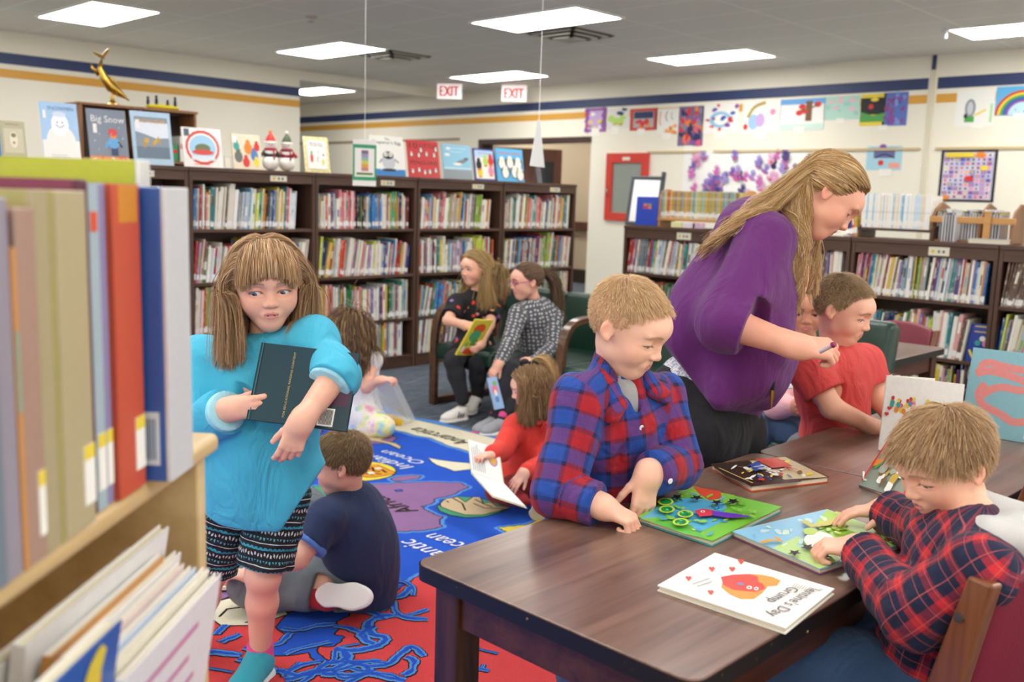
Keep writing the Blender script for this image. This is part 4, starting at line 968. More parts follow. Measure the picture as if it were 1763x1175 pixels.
@mat('capri_pattern')
def _(b):
    uv = b.n('ShaderNodeUVMap').outputs[0]; sp = b.n('ShaderNodeSeparateXYZ', {0: uv}); u, v = sp.outputs[0], sp.outputs[1]
    vv = b.math('ADD', v, b.math('MULTIPLY', b.noise(b.coord(), 10, 2), .015)); f = b.math('FRACT', b.math('DIVIDE', vv, .062))
    zig = b.math('PINGPONG', b.math('MULTIPLY', u, 90), .5); f2 = b.math('FRACT', b.math('ADD', b.math('DIVIDE', vv, .0155), b.math('MULTIPLY', zig, .9)))
    stripes = b.math('LESS_THAN', b.math('FRACT', b.math('MULTIPLY', u, 130)), .5)
    r1 = b.ramp(f, [(0, hx('#17181c')), (.10, hx('#c9d2d4')), (.14, hx('#17181c')), (.30, hx('#2f93a8')), (.42, hx('#17181c')), (.5, hx('#cfd4d4')), (.72, hx('#17181c')), (.86, hx('#57a6b5'))]); b.t.nodes[-1]
    for nd in b.t.nodes:
        if nd.type == 'VALTORGB': nd.color_ramp.interpolation = 'CONSTANT'
    m = b.mix(b.math('LESS_THAN', f2, .45), r1, hx('#15161a')); m = b.mix(b.math('MULTIPLY', stripes, b.math('GREATER_THAN', f, .5)), m, hx('#191a1f'))
    b.set(base=m, rough=.85, normal=b.bump(b.noise(b.coord(), 12, 3), .6, .02))
@mat('blouse_print')
def _(b): b.set(base=b.ramp(b.noise(b.coord(), 38, 3, .6, 2), [(.44, hx('#e9e9ec')), (.5, hx('#5c6270')), (.55, hx('#dcdce2'))]), rough=.8)

def spine(J):
    up = unit(J['neck'] - J['pel']); side = unit(J['shR'] - J['shL']); side = unit(side - up * (side @ up)); fwd = np.cross(up, side); return up, side, fwd
def torso(J, e, s, belly=0.0, chest=1.0, hipw=1.0):
    up, side, fwd = spine(J); R = np.stack([side, fwd, up]); pel, nk = J['pel'], J['neck']; ch = pel + (nk - pel) * .68; ab = pel + (nk - pel) * .3
    P_ = [E(pel + up * .01 * s, np.array([.100 * hipw, .080 * hipw, .085]) * s + e, R, .03), C(pel + up * .03 * s, ch, .070 * s + e, .078 * s * chest + e, .05, side, 1.28),
          E(ch, np.array([.108, .080 * chest, .115]) * s + e, R, .05), E(ab + fwd * .025 * s, np.array([.085, .07 + belly, .09]) * s + e, R, .04)]
    for k in ('shL', 'shR'): P_.append(C(nk - up * .035 * s, J[k], .044 * s + e, .040 * s + e, .035))
    return P_
def arm(J, k, e, s, frac=1.0, r=(.039, .033, .033, .023), up=True, mus=1.0):
    sh, el, wr = J['sh' + k], J['el' + k], J['wr' + k]; end = el + (wr - el) * frac; P_ = []
    if up: P_.append(C(sh, el, r[0] * s + e, r[1] * s + e, .02))
    if frac > 0: P_.append(C(el, end, r[2] * s + e, (r[2] + (r[3] - r[2]) * frac) * s + e, .012))
    return P_
def leg(J, k, e, s, frac=1.0, th=(.066, .047), cf=(.046, .045, .028)):
    hp, kn, an = J['hip' + k], J['kn' + k], J['an' + k]; m = kn + (an - kn) * .35; P_ = [C(hp, kn, th[0] * s + e, th[1] * s + e, .03)]
    if frac > .35: P_ += [C(kn, m, cf[0] * s + e, cf[1] * s + e, .02), C(m, m + (an - m) * (frac - .35) / .65, cf[1] * s + e, (cf[1] + (cf[2] - cf[1]) * (frac - .35) / .65) * s + e, .02)]
    elif frac > 0: P_ += [C(kn, kn + (an - kn) * frac, cf[0] * s + e, cf[0] * s + e, .02)]
    return P_
def bones_of(J, s, parts='TAL'):
    up, side, fwd = spine(J); B = []
    if 'T' in parts: B.append((J['pel'] - up * .1, J['neck'], fwd, .10 * s, 0))
    if 'A' in parts:
        for k in 'LR':
            if 'el' + k in J: d = np.linalg.norm(J['el' + k] - J['sh' + k]); B += [(J['sh' + k], J['el' + k], fwd, .04 * s, 0), (J['el' + k], J['wr' + k], fwd, .033 * s, d)]
    if 'L' in parts:
        for k in 'LR':
            if 'kn' + k in J: d = np.linalg.norm(J['kn' + k] - J['hip' + k]); B += [(J['hip' + k], J['kn' + k], fwd, .06 * s, 0), (J['kn' + k], J['an' + k], fwd, .045 * s, d)]
    return B
def garment(t, name, prims, m, h=.0055, amp=.0035, freq=38, seed=1, cuts=(), bones=None, stretch=(1, 1, .5), it=1, uvp=None, lo=None, hi=None):
    V, Q = polygonize(prims, h, cuts=cuts, lo=lo, hi=hi, disp=(lambda X: folds(X, amp * 1.7, freq, seed, stretch) - np.float32(amp * .55)) if amp else None); V = smooth_mesh(V, Q, it, .5)
    return mesh_obj(name, V, Q, m, t, uv=bone_uv(V, Q, bones) if bones else None)
def person(label, base, J, fr, S, o, skin, hair, s, hands=(), fine=100, neck_r=.034, extra=(), legs=True, armr=None, group=None, hb=.0018, tors={}, legk={}):
    t = tag(empty('person', (base[0], base[1], 0)), label, 'person')
    hp = head_prims(fr, S, o); nb = fr.w((0, -.12, -.28), S); nk = C(J['neck'] - spine(J)[0] * .02, nb, neck_r * s * 1.12, neck_r * s, .03)
    V, Q = polygonize(hp + [nk], S / fine); V = smooth_mesh(V, Q, 1, .35); Vs = [V]; Qs = [Q]; cs = [head_colors(V, fr, S, skin, hair, o)]; off = len(V)
    P_ = torso(J, -.002, s, **tors) + [C(J['neck'] - spine(J)[0] * .03, J['neck'] + (nb - J['neck']) * .3, neck_r * s * 1.1, neck_r * s * .95, .03)] + list(extra)
    for k in 'LR':
        if 'el' + k in J:
            hs = next((q for q in hands if q['k'] == k), None); L = np.linalg.norm(J['wr' + k] - J['el' + k]); P_ += arm(J, k, 0, s, 1 - .03 / L if hs else 1.0, **({'r': armr} if armr else {}))
        if legs and 'kn' + k in J: P_ += leg(J, k, 0, s, **legk)
    V, Q = polygonize(P_, .0055 * max(1, s * .85)); V = smooth_mesh(V, Q, 1, .5); Vs.append(V); Qs.append(Q + off); off += len(V); cs.append(np.tile(np.array(skin) * (1, .97, .95), (len(V), 1)))
    for q in hands:
        k = q['k']; wr, el = J['wr' + k], J['el' + k]; ar = armr or (.039, .033, .033, .023); L = q['L']; u = unit(el - wr)
        hp_ = hand_prims(wr, q['d'], q['n'], L, k == 'R', **{a: b for a, b in q.items() if a in ('curl', 'spread', 'thumb', 'tb', 'fine')})
        Lf = np.linalg.norm(el - wr); hp_.append(C(wr, wr + u * .05, ar[3] * s, (ar[3] + (ar[2] - ar[3]) * .05 / Lf) * s, .03))
        V, Q = polygonize(hp_, hb * (1.25 if L > .15 else 1)); V = smooth_mesh(V, Q, 1, .3); w = np.linalg.norm(V - (wr + unit(q['d']) * L * .85), axis=1)
        c = np.tile(np.array(skin), (len(V), 1)); c *= 1 - np.clip(1 - w / (.45 * L), 0, 1)[:, None] * np.array([.02, .16, .16])
        Vs.append(V); Qs.append(Q + off); off += len(V); cs.append(c)
    mesh_obj('body', np.vstack(Vs), np.vstack(Qs), 'skin', t, col=np.vstack(cs)); eyeballs(t, fr, S, o)
    return t
def shoe(t, an, toe, L, mup, msole, laces=None, up=ZUP, seed=0, name='shoe', stripes=None):
    """an: ankle point, toe: direction; the sole lies L*.3 below the ankle"""
    up = unit(up); d = unit(np.array(toe) - up * (np.array(toe) @ up)); w = np.cross(d, up); g = an - up * .062 * L / .19
    R = np.stack([w, d, up]); k = L / .19
    pr = [E(g + d * .02 * k + up * .03 * k, np.array([.034, .055, .042]) * k, R, .02), E(g + d * .10 * k + up * .018 * k, np.array([.038, .055, .030]) * k, R, .03), C(g - d * .005 * k + up * .03 * k, g + up * .068 * k, .031 * k, .029 * k, .02), C(g + d * .03 * k + up * .035 * k, g + d * .09 * k + up * .025 * k, .03 * k, .028 * k, .02)]
    V, Q = polygonize(pr, .003 * k, cuts=[(g + up * .072 * k, up, None), (g + up * .004, -up, None)]); V = smooth_mesh(V, Q, 1, .5); u = mesh_obj(name, V, Q, mup, t)
    so = [E(g + d * .0 * k, np.array([.036, .042, .016]) * k, R, .02), E(g + d * .095 * k, np.array([.044, .066, .016]) * k, R, .02), C(g, g + d * .09 * k, .014 * k, .014 * k, .02, w, 2.3)]
    V, Q = polygonize(so, .003 * k, cuts=[(g + up * .014 * k, up, None), (g - up * .010 * k, -up, None)]); V = smooth_mesh(V, Q, 1, .4); s_ = mesh_obj('sole', V, Q, msole, u, org=np.array(t.location))
    if stripes:
        mb = MB(); org = np.array(t.location)
        for i in range(3):
            for sx in (-1, 1): a = g + d * (.028 + .017 * i) * k + up * .020 * k + w * sx * .0385 * k; b = g + d * (.012 + .017 * i) * k + up * .050 * k + w * sx * .027 * k; mb.tube([a, (a + b) / 2 + w * sx * .003, b], .0042 * k, 6, t=-org)
        mb.build('stripe', stripes, u, smooth=True)
    if laces:
        mb = MB(); org = np.array(t.location)
        for i in range(4):
            c = g + d * (.035 + .018 * i) * k + up * (.066 - .0075 * i) * k; mb.tube([c - w * .024 * k - up * .008 * k, c - w * .012 * k + up * .001, c + w * .012 * k + up * .001, c + w * .024 * k - up * .008 * k], .0026 * k, 6, t=-org)
        mb.build('lace', laces, u, smooth=True)
    return u
def short_hair(t, f, S, n, base, alt, top=.16, side=.05, seed=1, w=.0008, bangs=None, layer=.012, rise=.5, comb=(0, 1, 0)):
    r = np.random.default_rng(seed); X = roots(f, S, n, r); cp = head_prims(f, S, {})[:2]
    up = np.clip((X[:, 2] - .18) / .2, 0, 1); front = np.clip(X[:, 1] / .3, 0, 1)
    wh = np.array([.03, -.22, .48]); dv = X - wh; dv /= np.linalg.norm(dv, axis=1)[:, None]; nrm = (X - np.array([0, -.07, .12])) / np.array([.37, .44, .39]) ** 1; nrm /= np.linalg.norm(nrm, axis=1)[:, None]
    dv = dv + np.array(comb) * .6 * up[:, None]; dv -= (dv * nrm).sum(1)[:, None] * nrm; dv /= np.linalg.norm(dv, axis=1)[:, None]
    dirs = dv + nrm * rise * (.4 + .6 * up[:, None]) + r.normal(0, .06, X.shape); L = side + (top - side) * up
    if bangs is not None: L = np.where((X[:, 2] > .22) & (X[:, 1] > -.02), bangs * r.uniform(.75, 1.05, n), L)
    L = L * r.uniform(.7, 1.15, n); paths = grow(f, S, X, dirs, L, 6, cp, .10, layer, .9, rg_=r)
    return hair_mesh('hair', t, paths, w * .72, w * .28, hair_cols(n, base, r, .16, alt), f, flat=.6, kids=2, jit=.0016)

def long_hair(t, f, S, J, s, n, base, alt, length, seed=1, w=.0026, m=18, bangs=False, wave=0.0, tuck=(.40, -.06, -.02), layer=.05, down=None, spread=.10, q0=.33, bz=.42, name='hair'):
    """parted hair: combed from the parting to the temples, then hanging; optional fringe"""
    r = np.random.default_rng(seed); cp = head_prims(f, S, {})[:9] + torso(J, .012, s) + [C(J['neck'], f.w((0, -.12, -.28), S), .04 * s, .04 * s, .02)]; X = roots(f, S, n, r, extra=-.02)
    bang = (X[:, 1] > .0) & (np.abs(X[:, 0]) < .25) & (X[:, 2] > .2) if bangs else np.zeros(len(X), bool)
    sg = np.sign(X[:, 0] + r.normal(0, .02, n)); Y = X[~bang]; sy = sg[~bang]; N = len(Y)
    back = np.clip((-.05 - Y[:, 1]) / .3, 0, 1)[:, None]
    anc = np.stack([sy * (tuck[0] + .05) * (1 - back[:, 0] * .55), tuck[1] - back[:, 0] * .42, np.full(N, tuck[2])], 1) + r.normal(0, .035, (N, 3)); anc = f.w(anc, S)
    dirs = np.stack([sy * .9 + Y[:, 0], -.45 - .5 * back[:, 0], .0 - .3 * back[:, 0]], 1); dn = unit(np.array([0, 0, -1.0]) if down is None else down)[None] + r.normal(0, spread, (N, 3)); L = length + Y[:, 2] * .75 + r.uniform(-.08, .08, N)
    def target(p, q):
        if q < q0: v = anc - p; d = np.linalg.norm(v, axis=1)[:, None]; v = v / (d + 1e-6); k = np.clip(d / (.12 * S), 0, 1); return v * k + dn * (1 - k)
        return dn
    a = grow(f, S, Y, dirs, L, m, cp, .45, layer, .6, rg_=r, target=target, wave=0)
    if wave: tt = np.linspace(0, 1, m)[None, :]; ph = r.uniform(0, 6, (N, 1)); cl = (np.round(Y[:, :1] * 6) + np.round(Y[:, 1:2] * 6) * 1.7); a = a + (np.sin(tt * 14 + cl + ph * .15) * wave * S * np.clip((tt - .3) * 2, 0, 1))[..., None] * (f.x * .6 + f.y * .5)[None, None]
    o = hair_mesh(name, t, a, w * .5, w * .28, hair_cols(N, base, r, .16, alt), f, kids=3)
    if bangs:
        Xb = X[bang]; d2 = np.stack([Xb[:, 0] * .5, 1.2 + 0 * Xb[:, 0], -.05 + 0 * Xb[:, 0]], 1); Lb = .13 + 1.0 * (bz - Xb[:, 1]).clip(0, 1) + .05 * np.abs(Xb[:, 0])
        b = grow(f, S, Xb, d2, Lb * r.uniform(.94, 1.03, len(Xb)), 10, head_prims(f, S, {})[:2], .30, .03, rg_=r); hair_mesh('fringe', t, b, w * .5, w * .25, hair_cols(len(b), base, r, .16, alt), f, kids=3, jit=.0016)
    return o
def Jn(**k): return {a: np.array(b, float) for a, b in k.items()}
SKIN = hx('#e8b795'); SKIN_P = hx('#ecbfa2'); SKIN_W = hx('#e2ab8a')
def cutat(J, k, frac=1.0, seg='fore'):
    a, b = (J['el' + k], J['wr' + k]) if seg == 'fore' else (J['sh' + k], J['el' + k]); p = a + (b - a) * frac; return (p, b - a, (p, .09))
def ring_cuff(t, J, k, frac, r, m, wd=.02, seg='fore', h=.004):
    a, b = (J['el' + k], J['wr' + k]) if seg == 'fore' else (J['sh' + k], J['el' + k]); d = unit(b - a); p = a + (b - a) * frac
    return garment(t, 'cuff', [C(p - d * wd, p, r, r, .01)], m, h=h, amp=.0015, cuts=[(p, d, None), (p - d * wd, -d, None)])

# ---- boy in the bright plaid shirt, standing at the far side of the table
def plaid_boy():
    Pf, L1 = P(1062, 889, 2.0), None
    J = Jn(neck=P(1056, 652, 2.20), pel=P(1062, 900, 2.36), shR=P(1000, 692, 2.14), shL=P(1132, 684, 2.27))
    J['elR'] = P(962, 848, 2.08); J['wrR'] = P(1036, 872, 2.03); J['elL'] = P(1172, 800, 2.22); J['wrL'] = P(1115, 818, 2.10)
    J['hipR'] = J['pel'] + RTH * -.07 + ZUP * -.02; J['hipL'] = J['pel'] + RTH * .07 + ZUP * -.02
    for k in 'RL': J['kn' + k] = J['hip' + k] + np.array([0, 0, -.27]) + FWH * -.01; J['an' + k] = np.array([*J['kn' + k][:2], .075])
    f = Frame(P(1084, 563, 2.14), D(.74, -.50, -.38), D(.22, -.12, 1)); S = .210; s = 1.08
    o = dict(lid=.78, gaze=(.1, 1, -.7), mouth_w=.07, brow=hx('#a9825a'), hairline=.0, scalp=.5)
    skin, hair = hx('#ecbd9d'), hx('#d6b083')
    hands = [dict(k='R', L=.135, d=D(.78, -.25, -.32), n=D(-.1, .1, -1), curl=(58, 66, 70, 74), thumb=(.8, .5, .3), tb=.6), dict(k='L', L=.135, d=D(-.12, -.22, -1), n=D(-.35, .9, 0), curl=(12, 16, 34, 40), spread=7)]
    t = person('boy in a red and blue plaid shirt standing over an open board book', J['pel'], J, f, S, o, skin, hair, s, hands, fine=112, neck_r=.030)
    short_hair(t, f, S, 9000, hx('#d8b184'), hx('#eccfa4'), top=.10, side=.025, seed=3, w=.00055, rise=.4, bangs=.10)
    up, side, fwd = spine(J)
    pr = torso(J, .012, s) + [C(J['pel'] + up * .05, J['pel'] - up * .10, .088 * s, .094 * s, .04, side, 1.25)]
    for k in 'RL': pr += arm(J, k, .012, s, .92, r=(.040, .036, .035, .029))
    pr += [C(J['neck'] - up * .03, J['neck'] + (f.c - J['neck']) * .24, .052 * s, .050 * s, .02), C(J['neck'] - up * .02, J['neck'] + (f.c - J['neck']) * .5, .036 * s + .004, .04 * s + .008, .006, sub=True)]
    vp = J['neck'] + fwd * .085; pr.append(C(vp + up * .04, vp - up * .07 - fwd * .0, .028, .010, .01, sub=True))
    garment(t, 'shirt', pr, 'plaid_bright', h=.0042, amp=.0048, freq=42, seed=4, bones=bones_of(J, s, 'TA'), cuts=[cutat(J, 'R', .90), cutat(J, 'L', .90)])
    garment(t, 'undershirt', [E(J['neck'] + fwd * .035 - up * .05, (.055, .045, .09), np.stack([side, fwd, up]), .02), C(J['neck'] - up * .02, J['neck'] + up * .035, .043, .040, .02), C(J['neck'] - up * .0, J['neck'] + (f.c - J['neck']) * .5, .036 * s + .003, .04 * s + .006, .006, sub=True)], 'tee_grey', h=.004, amp=.001)
    # collar wings, placket buttons
    for sx in (-1, 1):
        a = J['neck'] + up * .035 + side * sx * .045 + fwd * .02; b = J['neck'] + up * -.015 + side * sx * .045 + fwd * .088; c_ = J['neck'] - up * .035 + side * sx * .075 + fwd * .088
        mid = (a + b + c_) / 3; garment(t, 'collar', [C(a, b, .007, .007, .02), C(a, c_, .008, .005, .035), C(b, c_, .005, .005, .03), C((a + b) / 2, c_, .006, .005, .035)], 'plaid_bright', h=.003, amp=0, bones=[(a, b, fwd, .05, 0)])
    ch = J['pel'] + (J['neck'] - J['pel']) * .68
    for q in (.80, .60, .40, .20):
        c = J['pel'] + (J['neck'] - J['pel']) * q; n = unit(fwd + side * .12); pr_ = [p for p in pr if not p.sub]; x = c + side * -.005
        for _ in range(60):
            if float(sdf(pr_, x[None])[0]) > .003: break
            x = x + n * .004
        mb = MB(); M = np.column_stack([side, up, n]); mb.lathe([(.0062, 0), (.0066, .0015), (.005, .003), (.0025, .0022)], 14, M=M, t=x - np.array(t.location)); mb.build('button', plain('button_white', '#e8e8ea', .25), t, smooth=40)
    garment(t, 'trousers', [E(J['pel'] - up * .01, np.array([.105, .088, .09]) * s, np.stack([side, fwd, up]), .03)] + leg(J, 'L', .012, s, .97) + leg(J, 'R', .012, s, .97), 'denim', h=.0065, amp=.004, cuts=())
    for k in 'RL': shoe(t, J['an' + k], D(.6, -.8, 0), .19, 'canvas_grey', 'sole_white', 'cotton_white')
    return t
plaid_boy()

# ---- boy in the hooded dark plaid shirt, seated on the right
def hood_boy():
    J = Jn(neck=P(1686, 905, 1.66), pel=(1.75, .585, .53), shL=P(1692, 985, 1.52), shR=P(1618, 930, 1.78))
    J['elL'] = P(1578, 1062, 1.60); J['wrL'] = P(1480, 945, 1.80); J['elR'] = P(1580, 905, 1.93); J['wrR'] = P(1527, 878, 2.02)
    J['hipL'] = J['pel'] + np.array([-.075, .02, -.01]); J['hipR'] = J['pel'] + np.array([.075, .02, -.01])
    fd = unit(np.array([-.12, 1, 0]))
    for k, a in (('L', 0), ('R', .05)): J['kn' + k] = J['hip' + k] + fd * .30 + ZUP * -.01; J['an' + k] = np.array([*(J['kn' + k] + fd * .04)[:2], .09])
    f = Frame(P(1622, 796, 1.72), D(-.86, -.27, -.42), D(-.18, -.02, .98)); S = .190; s = 1.04
    o = dict(lid=.72, gaze=(-.1, 1, -.7), mouth_w=.065, mouth_open=.012, brow=hx('#a08660'), scalp=.6); skin, hair = hx('#ebbb9a'), hx('#8f7a56')
    hands = [dict(k='L', L=.122, d=D(-.86, .36, -.10), n=D(-.1, .15, -1), curl=(48, 55, 60, 62), thumb=(.75, .5, .3), tb=.6, spread=4), dict(k='R', L=.122, d=D(-.95, .1, -.12), n=D(-.05, -.1, -1), curl=(16, 18, 20, 24), spread=10, thumb=(.35, .85, .2))]
    t = person('boy in a grey hooded dark plaid shirt seated pointing into a board book', J['pel'], J, f, S, o, skin, hair, s, hands, fine=112)
    short_hair(t, f, S, 10000, hx('#b08c66'), hx('#d2b189'), top=.22, side=.11, seed=8, w=.0007, rise=.22, bangs=.27, layer=.018, comb=(.15, .8, -.1))
    up, side, fwd = spine(J)
    pr = torso(J, .010, s) + [C(J['pel'] + up * .05, J['pel'] - up * .05, .09 * s, .09 * s, .04, side, 1.15)]
    for k in 'LR': pr += arm(J, k, .011, s, .95, r=(.043, .038, .037, .030))
    pr += [C(J['neck'] - up * .02, J['neck'] + (f.c - J['neck']) * .5, .040 * s, .045 * s, .006, sub=True)]
    garment(t, 'shirt', pr, 'plaid_dark', h=.0042, amp=.0052, freq=40, seed=9, bones=bones_of(J, s, 'TA'), cuts=[cutat(J, 'L', .93), cutat(J, 'R', .93)])
    hd = [C(J['neck'] + fwd * .05 - up * .012, J['neck'] + side * .06 + up * .008, .010, .020, .03), C(J['neck'] + fwd * .05 - up * .012, J['neck'] - side * .06 + up * .008, .010, .020, .03),
          C(J['neck'] + side * .065 + up * .01, J['neck'] - fwd * .075 - up * .005, .020, .026, .04), C(J['neck'] - side * .065 + up * .01, J['neck'] - fwd * .075 - up * .005, .020, .026, .04), C(J['neck'] - fwd * .075 - up * .01, J['neck'] - fwd * .095 - up * .07, .030, .020, .05, side, 1.9)]
    garment(t, 'hood', hd, 'hood_grey', h=.004, amp=.005, freq=60, seed=2)
    garment(t, 'trousers', [E(J['pel'], np.array([.108, .09, .09]) * s, np.stack([side, fwd, up]), .03)] + leg(J, 'L', .012, s, .97) + leg(J, 'R', .012, s, .97), 'denim', h=.006, amp=.004)
    for k in 'RL': shoe(t, J['an' + k], fd, .185, 'canvas_grey', 'sole_white')
    return t
hood_boy()

# ---- girl in the turquoise top
def teal_girl():
    J = Jn(neck=P(455, 598, 2.56), pel=P(448, 830, 2.62), shR=P(352, 622, 2.58), shL=P(540, 592, 2.52))
    J['elR'] = P(335, 735, 2.52); J['wrR'] = P(398, 704, 2.40); J['elL'] = P(576, 650, 2.40); J['wrL'] = P(518, 728, 2.30)
    J['hipL'] = P(480, 850, 2.61); J['hipR'] = P(405, 850, 2.64); J['knL'] = P(453, 990, 2.60); J['anL'] = P(448, 1122, 2.73); J['knR'] = P(362, 985, 2.72); J['anR'] = P(335, 1105, 2.86)
    f = Frame(P(459, 487, 2.50), D(.34, -.93, -.16), D(-.05, -.02, 1)); S = .232; s = 1.15
    o = dict(lid=.5, gaze=(.35, 1, -.5), mouth_w=.08, mouth_open=.008, smile=.004, brow=hx('#9a7a52'), scalp=.95, wide=1.03); skin, hair = hx('#e9b697'), hx('#8d7148')
    hands = [dict(k='R', L=.135, d=D(.9, -.2, .12), n=D(.1, 1, 0), curl=(38, 42, 46, 50), spread=3, thumb=(.7, .5, .5)), dict(k='L', L=.135, d=D(-.32, -.05, -.9), n=D(-.3, .95, .1), curl=(22, 28, 34, 38), spread=4, thumb=(.7, .6, .35))]
    t = person('girl in a turquoise tunic and patterned capris hugging a dark book', J['pel'], J, f, S, o, skin, hair, s, hands, fine=112, armr=(.037, .032, .032, .022), legk=dict(th=(.058, .041), cf=(.038, .036, .024)))
    long_hair(t, f, S, J, s, 8500, hx('#ae8862'), hx('#d4b28a'), 1.0, seed=11, w=.0016, bangs=True, tuck=(.38, .04, -.05), layer=.035, m=16, spread=.06)
    up, side, fwd = spine(J)
    hem = P(440, 893, 2.62)
    pr = torso(J, .016, s, belly=.01) + [C(J['pel'] + up * .12, J['pel'] - up * .055, .086 * s, .104 * s, .06, side, 1.18), E(J['pel'] - up * .02 + side * -.06, (.125, .10, .11), np.stack([side, fwd, up]), .05)]
    pr += arm(J, 'R', .012, s, .84, r=(.042, .037, .035, .032)) + arm(J, 'L', .012, s, .16, r=(.038, .035, .034, .032))
    pr += [C(J['neck'] - up * .02, f.w((0, -.1, -.3), S), .040 * s, .043 * s, .008, sub=True)]
    hc = P(440, 890, 2.62)
    garment(t, 'tunic', pr, 'knit_teal', h=.0048, amp=.0062, freq=30, seed=12, cuts=[(hc, -up + side * .02, (hc, .30)), (P(504, 884, 2.6), np.cross(P(562, 795, 2.56) - P(504, 884, 2.6), FWH) * (1 if np.cross(P(562, 795, 2.56) - P(504, 884, 2.6), FWH) @ (RTH - ZUP) > 0 else -1), (P(560, 880, 2.6), .16)), cutat(J, 'R', .82), cutat(J, 'L', .14)], stretch=(1, 1, .35))
    ring_cuff(t, J, 'R', .90, .045 * s, 'knit_teal_light', .055); ring_cuff(t, J, 'L', .20, .047 * s, 'knit_teal_light', .03)
    # kangaroo pocket seam
    garment(t, 'pocket', [E(J['pel'] + up * .05 + fwd * .075, (.10, .038, .06), np.stack([side, fwd, up]), .02)], 'knit_teal', h=.0045, amp=.004, freq=30, seed=3)
    for k in 'LR':
        garment(t, 'capri_leg', leg(J, k, .009, s, .0, th=(.062, .048)), 'capri_pattern', h=.005, amp=.004, freq=70, seed=5, bones=[(J['hip' + k], J['kn' + k], fwd, .065, 0)], stretch=(1, 1, 2.0), cuts=[(J['kn' + k] + unit(J['hip' + k] - J['kn' + k]) * .02, J['kn' + k] - J['hip' + k], None)])
    for k, td in (('L', D(-.15, -1, 0)), ('R', D(-.4, -.9, 0))):
        garment(t, 'sock', [C(J['an' + k] + ZUP * .015, J['an' + k] + ZUP * -.02, .037, .038, .01)], 'lace_pink', h=.004, amp=0, cuts=[(J['an' + k] + ZUP * .03, ZUP, None)])
        shoe(t, np.array([J['an' + k][0], J['an' + k][1], .078]), td, .215, 'canvas_teal', 'sole_teal', 'sole_teal')
    # choker: dark fur trim on the shoulder
    return t
teal_girl()

